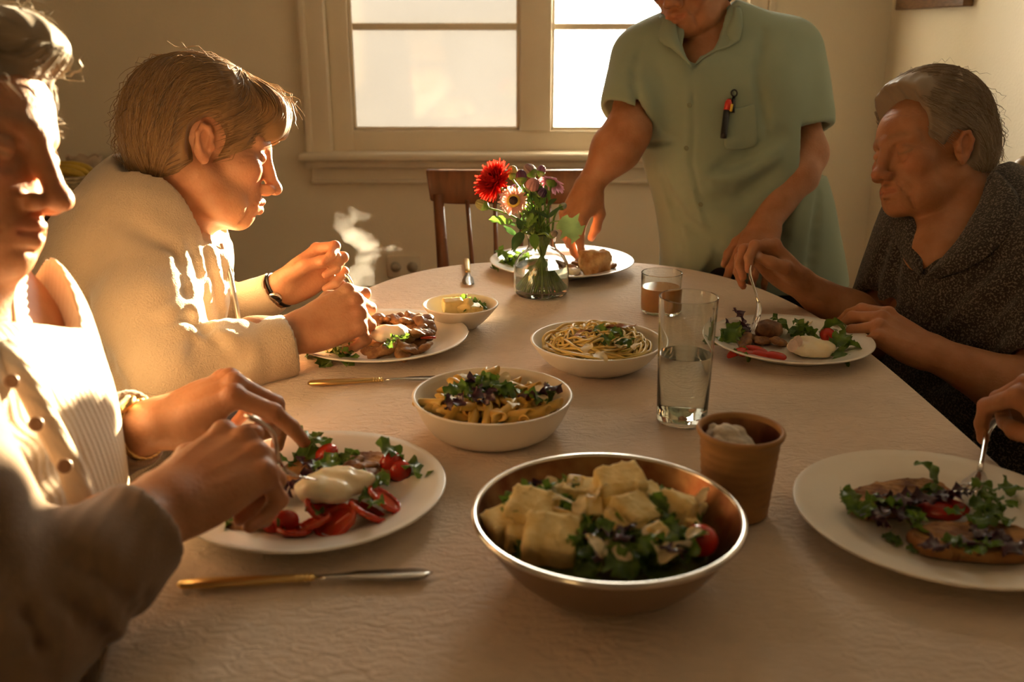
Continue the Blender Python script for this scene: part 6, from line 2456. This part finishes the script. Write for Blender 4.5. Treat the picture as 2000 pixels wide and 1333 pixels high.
# ---- toasts: slices with a crust rim
def toast(px, py, h, ang, L, w, label, seed, tilt=(0, 0)):
    o = empty('toast_slice')
    tag(o, label, 'toast')
    r = np.random.RandomState(seed)
    out = []
    for k in range(40):
        a = 2 * math.pi * k / 40
        c, s_ = math.cos(a), math.sin(a)
        rr_ = 1 + 0.04 * math.sin(3 * a + seed) + 0.03 * math.sin(7 * a) + r.uniform(-0.015, 0.015)
        out.append((math.copysign(abs(c) ** 0.75, c) * L / 2 * rr_, math.copysign(abs(s_) ** 0.8, s_) * w / 2 * rr_))
    sc_ = Solid((-L * 0.6, -w * 0.65, -0.002), (L * 0.6, w * 0.65, 0.022), 0.0018)
    sc_.ell((0, 0, 0.006), (L / 2 * 1.0, w / 2 * 0.98, 0.09), k=0.002)
    sc_.cut((0, 0, 0.0135), (0, 0, 1), 0.002).cut((0, 0, 0.001), (0, 0, -1), 0.002)
    sc_.bend(lambda X, Y, Z: 0.0013 * wob(X, Y, Z, 130, seed) + 0.0008 * wob(X, Y, Z, 330, seed + 2))
    solid_obj('crumb', sc_, M_toast, o, 0)
    mb = MB()
    n = len(out)
    for prof in [0]:
        vs2, fs2 = [], []
        for x, y in out:
            vs2 += [(x * 0.90, y * 0.84, 0), (x, y, 0.002), (x * 1.01, y * 1.01, 0.007), (x, y, 0.0115), (x * 0.94, y * 0.90, 0.0130), (x * 0.90, y * 0.84, 0.0120)]
        for k in range(n):
            for j in range(6):
                a, b = k * 6 + j, k * 6 + (j + 1) % 6
                c, d = ((k + 1) % n) * 6 + j, ((k + 1) % n) * 6 + (j + 1) % 6
                fs2.append((a, c, d, b))
        mb.add(vs2, fs2)
    mb.build('crust', M_crust, o)
    p = on(px, py, h)
    o.location = p
    o.rotation_euler = (math.radians(tilt[0]), math.radians(tilt[1]), math.radians(ang))
    return o


# ================================ plate of the cardigan wearer
G = 'food on the tomato plate'
ZP_ = 0.0085
toast(668, 930, ZP_, 12, 0.125, 0.070, 'toasted bread slice under the white cheese on the tomato plate', 1)
put('mozzarella', on(655, 948, 0.036), 'round white cheese topping the toast on the tomato plate', 'cheese', rot=(0, 0, 20), sc=(1.0, 0.85, 0.9), var=0)
TR = ['tomato ring at the middle front of the tomato plate', 'tomato ring right of the middle front one on the tomato plate', 'rightmost tomato ring leaning under the herb leaves', 'tomato ring left of the middle front one on the tomato plate', 'tomato ring leaning on the white cheese', 'leftmost flat tomato ring near the fist on the tomato plate']
for (x, y, h, rx, ry, sc) in ((655, 1020, 0.016, -28, 5, 1.0), (720, 1000, 0.018, -32, 12, 1.05), (752, 976, 0.022, -30, 25, 1.0), (612, 1022, 0.015, -24, -8, 0.95), (628, 990, 0.024, -40, 0, 0.95), (575, 1035, 0.013, -15, 0, 0.9)):
    put('tomato_ring', on(x, y, h), TR.pop(0), 'tomato', G, (rx, ry, rr()), sc)
for (x, y, h, lb) in ((558, 1018, 0.018, 'shiny tomato half beside the dark leaves on the tomato plate'), (638, 886, 0.030, 'small tomato piece nestled in the greens at the back of the tomato plate'),
                      (764, 905, 0.024, 'tomato half under the herb sprig at the right of the tomato plate'), (530, 1022, 0.014, 'tomato half at the left of the tomato plate under the hand'), (780, 920, 0.018, 'lower tomato half at the right rim of the tomato plate')):
    put('cherry_tomato', on(x, y, h), lb, 'tomato', None, (rr(), rr(), rr()), (1.0, 1.0, 0.8))
for i, (x, y, h) in enumerate(((600, 898, 0.022), (640, 878, 0.030), (660, 890, 0.026), (625, 905, 0.030), (672, 902, 0.022), (575, 915, 0.022), (780, 895, 0.026), (790, 905, 0.020), (748, 940, 0.026), (760, 948, 0.020), (640, 918, 0.046), (505, 990, 0.016), (488, 1012, 0.012), (540, 985, 0.020), (500, 1025, 0.012), (650, 905, 0.02), (560, 900, 0.02))):
    put('salad_leaf', on(x, y, h), 'green salad leaf on the tomato plate', 'salad leaf', G, (rr(40), rr(40), rr()), rng.uniform(0.7, 1.0))
for i, (x, y, h) in enumerate(((548, 962, 0.022), (570, 955, 0.024), (560, 975, 0.018), (590, 940, 0.026), (610, 925, 0.03))):
    put('purple_leaf', on(x, y, h), 'dark purple leaf left of the white cheese on the tomato plate', 'salad leaf', G, (rr(40), rr(40), rr()), 0.9)
for i, (x, y) in enumerate(((705, 915), (720, 920), (690, 905), (470, 1030))):
    put('mushroom_slice', on(x, y, 0.022 if i < 3 else 0.012), 'browned morsel on the tomato plate', 'mushroom', G, (rr(20), rr(20), rr()), 0.9)
for (x, y, h) in ((745, 985, 0.03), (700, 975, 0.03), (596, 1000, 0.024)):
    put('herb_sprig', on(x, y, h), 'little herb leaf lying on the tomato rings', 'herb', G, (rr(30), rr(30), rr()), 0.8)

# ================================ plate of the fleece diner
G = 'food on the mushroom plate'
toast(745, 668, ZP_, -8, 0.14, 0.075, 'toasted bread slice under the mushrooms on the mushroom plate', 2)
put('poached_egg', on(762, 652, 0.036), 'white poached egg on top of the mushroom toast', 'egg', rot=(0, 0, 15), sc=1.15, var=0)
for i in range(26):
    a = -0.9 + 3.6 * i / 25
    r = 0.052 + rng.uniform(-0.012, 0.010)
    c = PL_lady
    p = np.array([c[0] + 0.010 + r * math.cos(a) * 1.05, c[1] - 0.004 + r * math.sin(a) * 0.85, TZ + 0.026 + rng.uniform(-0.004, 0.010)])
    put('mushroom_slice', p, 'fried mushroom slice on the mushroom plate', 'mushroom', G, (rr(35), rr(25), rr()), rng.uniform(0.8, 1.2))
for i in range(9):
    put('mushroom_slice', on(740 + rng.uniform(-20, 85), 682 + rng.uniform(-6, 10), 0.022), 'fried mushroom slice on the mushroom plate', 'mushroom', G, (rr(35), rr(25), rr()), rng.uniform(0.8, 1.2))
for (x, y) in ((832, 650), (818, 640), (836, 660), (700, 640)):
    put('tomato_ring', on(x, y, 0.026), 'small tomato ring among the mushrooms on the mushroom plate', 'tomato', G, (rr(25), rr(25), rr()), 0.62)
for i in range(12):
    put('salad_leaf', on(650 + rng.uniform(-24, 40), 684 + rng.uniform(-8, 8), 0.014), 'green salad leaf at the front left of the mushroom plate', 'salad leaf', G, (rr(35), rr(35), rr()), rng.uniform(0.6, 0.9))
for i in range(6):
    put('cheese_shaving', on(665 + rng.uniform(-26, 26), 676 + rng.uniform(-8, 12), 0.018), 'cheese shaving on the mushroom plate', 'cheese', G, (rr(35), rr(35), rr()), 0.9)
for i in range(5):
    put('herb_sprig', on(750 + rng.uniform(-40, 60), 660 + rng.uniform(-14, 20), 0.040), 'herb leaf sprinkled over the mushroom toast', 'herb', G, (rr(35), rr(35), rr()), 0.7)

# ================================ plate of the blouse diner
G = 'food on the plate of the blouse diner'
put('mozzarella', on(1588, 680, 0.018), 'white cheese ball on the plate of the blouse diner', 'cheese', rot=(0, 0, -10), sc=(0.95, 0.9, 0.85), var=1)
put('meat_roll', on(1502, 645, 0.026), 'brown meat roll under the fork on the plate of the blouse diner', 'meat', rot=(0, 15, 30), sc=1.05, var=0)
for i, (x, y) in enumerate(((1440, 690), (1462, 692), (1490, 694), (1515, 696), (1478, 684))):
    put('tomato_wedge', on(x, y, 0.014), 'red pepper slice at the front of the plate of the blouse diner', 'pepper', G, (rr(25), rr(15), rr(40)), rng.uniform(0.8, 1.1))
put('cherry_tomato', on(1616, 654, 0.018), 'small tomato at the back of the plate of the blouse diner', 'tomato', None, (0, 0, 0), 0.9)
for (x, y) in ((1410, 658), (1415, 668), (1428, 650), (1440, 660), (1545, 640), (1560, 648), (1575, 645), (1590, 655), (1530, 640), (1640, 676), (1655, 680), (1660, 668), (1630, 686), (1438, 684), (1545, 652), (1600, 650)):
    put('salad_leaf', on(x, y, 0.018), 'green salad leaf on the plate of the blouse diner', 'salad leaf', G, (rr(40), rr(40), rr()), rng.uniform(0.7, 1.0))
for (x, y) in ((1438, 636), (1450, 632), (1465, 640), (1430, 642)):
    put('purple_leaf', on(x, y, 0.022), 'dark frilly leaf at the back left of the plate of the blouse diner', 'salad leaf', G, (rr(40), rr(40), rr()), 0.9)
for (x, y) in ((1548, 688), (1556, 680)):
    put('onion_slice', on(x, y, 0.022), 'onion slice leaning on the white cheese ball', 'onion', G, (rr(20), -40, 70), 1.0)
for (x, y) in ((1470, 660), (1490, 665), (1520, 668), (1455, 668)):
    put('mushroom_slice', on(x, y, 0.016), 'browned morsel beside the meat roll', 'mushroom', G, (rr(25), rr(25), rr()), 0.9)
for (x, y) in ((1575, 636), (1640, 648), (1628, 640)):
    put('cheese_shaving', on(x, y, 0.016), 'cheese shaving at the back of the plate of the blouse diner', 'cheese', G, (rr(30), rr(30), rr()), 0.8)

# ================================ far plate
G = 'food on the far plate'
put('bread_chunk', on(1162, 512, 0.030), 'torn bread chunk on the far plate behind the vase', 'bread', rot=(0, 0, 10), sc=1.0)
for i in range(9):
    put('salad_leaf', on(998 + rng.uniform(-14, 20), 510 + rng.uniform(-8, 8), 0.016), 'green salad leaf at the left of the far plate', 'salad leaf', G, (rr(40), rr(40), rr()), 0.8)
put('poached_egg', on(1116, 531, 0.014), 'piece of egg white at the front of the far plate', 'egg', rot=(0, 0, 0), sc=0.7, var=1)
for (x, y) in ((1125, 516), (1132, 510), (1118, 522), (1195, 520)):
    put('mushroom_slice', on(x, y, 0.018), 'dark morsel beside the bread chunk on the far plate', 'mushroom', G, (rr(30), rr(30), rr()), 0.8)

# ================================ near right plate
G = 'food on the lower right plate'
toast(1752, 985, ZP_, 22, 0.120, 0.055, 'dark topped toast at the back of the lower right plate', 3)
toast(1912, 1072, ZP_, -3, 0.125, 0.060, 'dark topped toast at the front of the lower right plate', 4)
for i in range(14):
    f = i / 13
    put('purple_leaf', on(1680 + 175 * f, 1005 - 45 * f + rng.uniform(-10, 14), 0.026), 'dark leaf on the back toast of the lower right plate', 'salad leaf', G, (rr(25), rr(25), rr()), rng.uniform(0.6, 0.9))
for i, (x, y) in enumerate(((1672, 985), (1680, 1000), (1690, 975), (1685, 1015), (1745, 985), (1762, 975), (1770, 995), (1782, 1030), (1790, 1015), (1822, 955), (1832, 945), (1838, 962), (1890, 985), (1905, 995), (1920, 1000), (1935, 985), (1950, 975), (1955, 995), (1905, 970), (1925, 1012), (1880, 1000), (1940, 960), (1960, 960))):
    put('salad_leaf', on(x, y, 0.024), 'green salad leaf on the lower right plate', 'salad leaf', G, (rr(35), rr(35), rr()), rng.uniform(0.45, 0.75))
for (x, y) in ((1850, 992), (1835, 998)):
    put('tomato_wedge', on(x, y, 0.018), 'tomato slice between the back toast and the greens at lower right', 'tomato', G, (20, 0, rr(30)), 1.1)
for i, (x, y) in enumerate(((1830, 1062), (1838, 1072), (1905, 1050), (1935, 1052), (1960, 1050), (1950, 1062), (1985, 1060), (1925, 1068))):
    put('purple_leaf', on(x, y, 0.025), 'dark leaf on the front toast of the lower right plate', 'salad leaf', G, (rr(20), rr(20), rr()), rng.uniform(0.5, 0.8))
for (x, y) in ((1872, 1068), (1885, 1060), (1895, 1075), (1940, 1060)):
    put('salad_leaf', on(x, y, 0.026), 'green salad leaf on the front toast of the lower right plate', 'salad leaf', G, (rr(20), rr(20), rr()), 0.5)
for i, (x, y) in enumerate(((1735, 1058), (1752, 1068), (1770, 1074), (1722, 1050))):
    put('herb_sprig', on(x, y, 0.010), 'scrap of herb in the oil on the lower right plate', 'herb', G, (rr(12), rr(12), rr()), 0.6)

# ================================ small bowl
put('cheese_wedge', on(884, 598, 0.036), 'upright yellow cheese cube at the left of the small bowl', 'cheese', rot=(10, 0, 15), sc=1.0, var=0)
put('cheese_wedge', on(906, 602, 0.032), 'leaning yellow cheese slab in the middle of the small bowl', 'cheese', rot=(25, -20, -20), sc=1.0, var=1)
put('cheese_wedge', on(925, 604, 0.030), 'pale cheese piece at the right of the small bowl', 'cheese', rot=(15, 10, 35), sc=(0.8, 0.9, 0.7), var=2)
put('cheese_wedge', on(896, 590, 0.026), 'cheese piece at the back of the small bowl', 'cheese', rot=(-15, 10, 75), sc=0.9, var=1)
for i in range(9):
    leaf_in('salad_leaf', on(940 + rng.uniform(-22, 16), 598 + rng.uniform(-7, 7), 0.030), BW_small, 0.046, 'green leaf in the small cheese bowl', 'leaves in the small bowl', rng.uniform(0.4, 0.6))

# ================================ penne bowl
def heap(c, R, z0, z1, n, seed, fn):
    r = np.random.RandomState(seed)
    for i in range(n):
        a, q = r.uniform(0, 2 * math.pi), math.sqrt(r.rand())
        z = z0 + (z1 - z0) * (1 - q * q) + r.uniform(-0.004, 0.004)
        fn(i, np.array([c[0] + R * q * math.cos(a), c[1] + R * q * math.sin(a), c[2] + z]), q, a, r)


s = Solid((-0.095, -0.095, 0.006), (0.095, 0.095, 0.05), 0.003)
s.ell((0, 0, 0.024), (0.076, 0.076, 0.012))
s.bend(lambda X, Y, Z: 0.003 * wob(X, Y, Z, 120, 1))
o = solid_obj('pasta_sauce', s, mat('herb_sauce', (0.42, 0.26, 0.07), 0.5, color2=(0.16, 0.12, 0.03), scale=60))
o.location = BW_penne
tag(o, 'herby sauce under the penne in the cream bowl', 'sauce', kind='stuff')
heap(BW_penne, 0.064, 0.034, 0.046, 60, 1, lambda i, p, q, a, r: put('penne', p, 'penne tube in the cream bowl at the middle of the table', 'pasta', 'penne in the cream bowl', (r.uniform(-25, 25), r.uniform(-30, 30), r.uniform(0, 360)), 1.0))
for (x, y, h, rz) in ((838, 788, 0.040, -35), (1000, 812, 0.042, -10), (1035, 812, 0.042, 15), (1065, 800, 0.044, 25), (985, 805, 0.046, 50), (938, 738, 0.056, 60), (950, 736, 0.056, 40)):
    put('penne', inside(on(x, y, h), BW_penne, 0.074), 'penne tube lying against the rim of the cream bowl', 'pasta', 'penne in the cream bowl', (0, -12, rz), 1.05)
for i, (x, y) in enumerate(((868, 772), (880, 765), (900, 760), (920, 752), (935, 765), (905, 775), (945, 755), (960, 768), (985, 765), (1000, 760), (1008, 772), (990, 778), (1075, 790), (1085, 785), (925, 780), (870, 790), (915, 748), (1015, 768))):
    leaf_in('salad_leaf', on(x, y, 0.052), BW_penne, 0.078, 'wilted green leaf on the penne', 'leaves on the penne', rng.uniform(0.55, 0.8))
for i, (x, y) in enumerate(((868, 785), (872, 795), (952, 782), (958, 775), (948, 792), (1060, 785), (1072, 778), (1085, 768), (900, 752))):
    leaf_in('purple_leaf', on(x, y, 0.054), BW_penne, 0.078, 'dark purple leaf on the penne', 'leaves on the penne', rng.uniform(0.65, 0.85))
for i, (x, y) in enumerate(((978, 752), (1040, 768), (912, 745), (1000, 790), (895, 790), (1050, 772))):
    put('cheese_shaving', on(x, y, 0.058), 'cheese shaving scattered on the penne', 'cheese', 'shavings on the penne', (rr(30), rr(30), rr()), 0.8)

# ================================ spaghetti bowl
r = np.random.RandomState(5)
N, Mn = 260, 26
t = np.linspace(0, 1, Mn)
paths = []
for i in range(N):
    a0, rad, ph = r.uniform(0, 6.28), r.uniform(0.010, 0.074), r.uniform(0, 6.28)
    span = r.uniform(1.2, 3.2)
    ang = a0 + span * t * r.choice([-1, 1])
    rad_t = np.clip(rad + 0.012 * np.sin(5 * t + ph), 0.004, 0.078)
    z = 0.026 + 0.026 * (1 - (rad_t / 0.080) ** 2) + r.uniform(-0.006, 0.006) + 0.004 * np.sin(9 * t + ph)
    cx, cy = r.uniform(-0.012, 0.012, 2)
    x, y = cx + rad_t * np.cos(ang), cy + rad_t * np.sin(ang)
    rr2 = np.sqrt(x * x + y * y)
    f = np.minimum(1, 0.079 / (rr2 + 1e-9))
    paths.append(np.stack([x * f, y * f, z], 1))
pts, q = strands_mesh(np.array(paths), np.full(N, 0.0023), 6)
s = Solid((-0.08, -0.08, 0.006), (0.08, 0.08, 0.045), 0.004)
s.ell((0, 0, 0.012), (0.068, 0.068, 0.022))
pts2, q2 = s.mesh()
o = link('spaghetti', np_mesh('spaghetti', *merge([(pts, q), (pts2, q2)])), M_spag)
o.location = BW_pasta
tag(o, 'tangled heap of spaghetti in the shallow cream bowl', 'spaghetti', kind='stuff')
for i, (x, y) in enumerate(((1120, 656), (1150, 650), (1135, 660), (1185, 648))):
    put('bacon_strip', on(x, y, 0.056), 'fried bacon strip on the spaghetti', 'bacon', 'bacon on the spaghetti', (rr(15), rr(10), 20 + rr(30)), 0.9)
for i, (x, y) in enumerate(((1165, 668), (1175, 662), (1220, 660), (1225, 668), (1215, 655), (1232, 680), (1185, 660))):
    leaf_in('salad_leaf', on(x, y, 0.052), BW_pasta, 0.066, 'dark green leaf on the spaghetti', 'leaves on the spaghetti', 0.6)
for i, (x, y) in enumerate(((1200, 672), (1210, 680), (1195, 655), (1145, 690), (1160, 692), (1250, 672))):
    put('cheese_shaving', on(x, y, 0.054), 'cheese shaving on the spaghetti', 'cheese', 'shavings on the spaghetti', (rr(25), rr(25), rr()), 0.9)

# ================================ steel salad bowl
s = Solid((-0.115, -0.115, 0.006), (0.115, 0.115, 0.06), 0.004)
s.ell((0, 0, 0.036), (0.092, 0.092, 0.014))
s.ell((0, 0, 0.022), (0.070, 0.070, 0.018))
s.bend(lambda X, Y, Z: 0.004 * wob(X, Y, Z, 90, 1))
o = solid_obj('salad_bed', s, mat('salad_bed_greens', (0.12, 0.17, 0.03), 0.6, color2=(0.05, 0.03, 0.015), scale=60, bump=0.004, bscale=90))
o.location = BW_salad
tag(o, 'chopped greens at the bottom of the steel salad bowl', 'salad', kind='stuff')
heap(BW_salad, 0.094, 0.046, 0.050, 90, 7, lambda i, p, q, a, r: leaf_in('salad_leaf', p, BW_salad, 0.092, 'green salad leaf in the steel bowl', 'leaves in the steel bowl', r.uniform(0.5, 0.85)))
BC = ['tall bread cube at the back of the steel bowl', 'large pale bread cube at the left of the steel bowl', 'bread cube at the far left rim of the steel bowl', 'largest bread cube at the front left of the steel bowl', 'bread cube in the middle of the steel bowl',
      'pointed bread piece at the right of the steel bowl', 'bread cube behind the middle, left of the tall back cube', 'small bread cube just left of the tall back cube', 'bread cube just right below the tall back cube', 'small bread cube in front of the middle one in the steel bowl', 'low bread cube squeezed between the two left ones in the steel bowl']
for (x, y, h, rz, tx, ty, sc) in ((1212, 955, 0.070, 12, 12, -8, 1.25), (1038, 1005, 0.060, -20, 14, 6, 1.25), (985, 1030, 0.050, 30, 5, -10, 1.05), (1075, 1062, 0.056, -8, 18, 5, 1.35), (1235, 1010, 0.064, 40, 20, 10, 1.1),
                                 (1325, 1000, 0.058, 55, 8, 25, 1.15), (1110, 975, 0.054, 15, -10, 10, 1.0), (1150, 970, 0.054, -30, 8, -15, 1.0), (1250, 975, 0.060, 5, 5, 15, 1.0), (1215, 1032, 0.060, 25, 10, 10, 0.9), (1020, 1055, 0.048, 5, 5, 5, 0.9)):
    put('bread_cube', on(x, y, h), BC.pop(0), 'bread', 'bread cubes in the steel bowl', (tx, ty, rz), sc)
for i, (x, y) in enumerate(((1095, 945), (1160, 985), (1130, 1010), (1120, 990), (1180, 1060), (1195, 1075), (1280, 1060), (1310, 1072), (1340, 1050), (1145, 1000), (1170, 960), (1255, 1045), (1365, 990), (1090, 940), (1175, 1090), (1330, 1070))):
    put('cheese_shaving', inside(on(x, y, 0.068), BW_salad, 0.090), 'cheese shaving in the steel salad bowl', 'cheese', 'shavings in the steel bowl', (rr(45), rr(45), rr()), rng.uniform(0.7, 1.0))
for i, (x, y) in enumerate(((1045, 965), (1065, 958), (1080, 970), (975, 985), (1290, 970), (1295, 985), (1200, 1050), (1250, 1050), (1290, 1035), (1310, 1020), (1320, 1040), (1120, 1085), (1145, 1095), (1240, 1085), (1265, 1090), (1300, 1090), (1345, 1085), (1225, 1070), (985, 1000), (1155, 1080), (1325, 1090), (1365, 1065))):
    leaf_in('salad_leaf', on(x, y, 0.058), BW_salad, 0.096, 'green salad leaf in the steel bowl', 'leaves in the steel bowl', rng.uniform(0.55, 0.8))
    leaf_in(('salad_leaf', 'purple_leaf')[i % 4 == 0], on(x + rng.uniform(-25, 25), y + rng.uniform(-12, 12), 0.062), BW_salad, 0.092, ('green salad leaf in the steel bowl', 'dark purple leaf in the steel salad bowl')[i % 4 == 0], ('leaves in the steel bowl', 'purple leaves in the steel bowl')[i % 4 == 0], rng.uniform(0.4, 0.65))
for i, (x, y) in enumerate(((1165, 1040), (1180, 1045), (1215, 1055), (1195, 1062), (1225, 1050), (1150, 1055), (1060, 970))):
    put('purple_leaf', on(x, y, 0.064), 'dark purple leaf in the steel salad bowl', 'salad leaf', 'purple leaves in the steel bowl', (rr(40), rr(40), rr()), rng.uniform(0.55, 0.8))
for i, (x, y, h, lb) in enumerate(((1120, 958, 0.060, 'pale cheese chunk behind the left bread cubes in the steel bowl'), (1160, 1000, 0.062, 'cheese chunk in the middle left of the steel bowl'), (1290, 1055, 0.062, 'cheese chunk among the leaves at the front right of the steel bowl'),
                                 (1185, 985, 0.064, 'cheese chunk in front of the tall bread cube'), (1105, 1020, 0.060, 'cheese chunk right of the large left bread cube'), (1345, 1030, 0.056, 'cheese chunk near the cherry tomato in the steel bowl'))):
    put('cheese_wedge', on(x, y, h), lb, 'cheese', None, (rr(30), rr(30), rr()), rng.uniform(0.7, 0.95))
put('cherry_tomato', on(1368, 1056, 0.056), 'red cherry tomato at the right of the steel salad bowl', 'tomato', None, (0, 0, 0), 1.15)

# ------------------------------------------------------------------ forks in use
def grip(h, w=0.5):
    """between the thumb and the forefinger"""
    return h.tip(0) * w + h.P(h.thumb[3]) * (1 - w)


def held(h, b, ratio, label, up, w=0.5):
    g_ = grip(h, w)
    fork(b + (g_ - b) * ratio, b, label, up)


held(hA1, on(716, 664, 0.022), 1.75, 'steel fork held by the cream fleece diner over the mushroom plate', (0.3, 0.6, 0.8))
fork(W(482, 812, 0.86), on(608, 935, 0.054), 'steel fork held by the cardigan wearer over the white cheese', (0.3, 0.6, 0.8))
held(hD2, on(1466, 655, 0.022), 1.25, 'steel fork held upright by the blouse diner over the meat roll', (-0.5, 0.6, 0.6))
held(hE, on(1884, 962, 0.040), 1.35, 'steel fork held at the lower right over the green salad', (-0.5, -0.5, 0.7), 0.7)

# dark watch under the cuff of the fleece diner
wt2 = empty('wrist_watch', (0, 0, 0))
tag(wt2, 'black wrist watch at the cuff of the cream fleece diner', 'watch')
axw = unit(hA2.fr.o - W(405, 640, 1.73))
fw = Frame(hA2.fr.o - axw * 0.010, axw, hA2.fr.d((0, 0, 1)))
ringp = [fw.p((0, 0.033 * math.cos(t), 0.028 * math.sin(t))) for t in [2 * math.pi * i / 40 for i in range(41)]]
MB().tube(ringp, 0.0050, 8, cap=False, flat=0.5).build('strap', MATS['black_plastic'], wt2)
MB().lathe([(0, -0.002), (0.013, -0.002), (0.0135, 0.003), (0.011, 0.005), (0, 0.005)], 24, fw.p((0, -0.010, -0.0285)), axis=np.stack([fw.R[:, 0], -fw.R[:, 1], -fw.R[:, 2]], 1)).build('case', M_steel, wt2)

# ------------------------------------------------------------------ steam rising from the mushroom plate
m, nt, out = shader_mat('steam')
pv = nt.nodes.new('ShaderNodeVolumePrincipled')
pv.inputs['Color'].default_value = (1, 1, 1, 1)
pv.inputs['Anisotropy'].default_value = 0.35
tc = nt.nodes.new('ShaderNodeTexCoord')
nz = nt.nodes.new('ShaderNodeTexNoise')
nz.inputs['Scale'].default_value = 26
nz.inputs['Detail'].default_value = 5
nz.inputs['Distortion'].default_value = 1.2
nt.links.new(tc.outputs['Object'], nz.inputs['Vector'])
mr = nt.nodes.new('ShaderNodeMapRange')
mr.inputs[1].default_value = 0.42
mr.inputs[2].default_value = 0.68
mr.inputs[3].default_value = 0.0
mr.inputs[4].default_value = 4.5
nt.links.new(nz.outputs['Fac'], mr.inputs[0])
nt.links.new(mr.outputs[0], pv.inputs['Density'])
nt.links.new(pv.outputs[0], out.inputs['Volume'])
st_pts = [(700, 600), (692, 568), (700, 535), (716, 506), (722, 480), (706, 462), (682, 455), (668, 440), (672, 425), (690, 420), (712, 425)]
P_ = [W(x, y, 1.56 + 0.006 * math.sin(i)) for i, (x, y) in enumerate(st_pts)]
s = Solid(*bounds(P_ + [W(760, 480, 1.56)], 0.05), 0.004)
s.chain(P_, [0.010, 0.012, 0.013, 0.014, 0.013, 0.013, 0.013, 0.012, 0.012, 0.011, 0.008], 0.012)
s.chain([W(x, y, 1.57) for x, y in ((718, 500), (740, 492), (762, 490), (782, 486))], [0.008, 0.007, 0.006, 0.004], 0.01)
s.chain([W(x, y, 1.56) for x, y in ((725, 590), (722, 555), (716, 520))], [0.007, 0.009, 0.008], 0.01)
s.bend(lambda X, Y, Z: 0.005 * wob(X, Y, Z, 130, 2.0))
o = solid_obj('steam', s, m)
tag(o, 'thin wisp of steam rising from the hot mushroom plate', 'steam', kind='stuff')
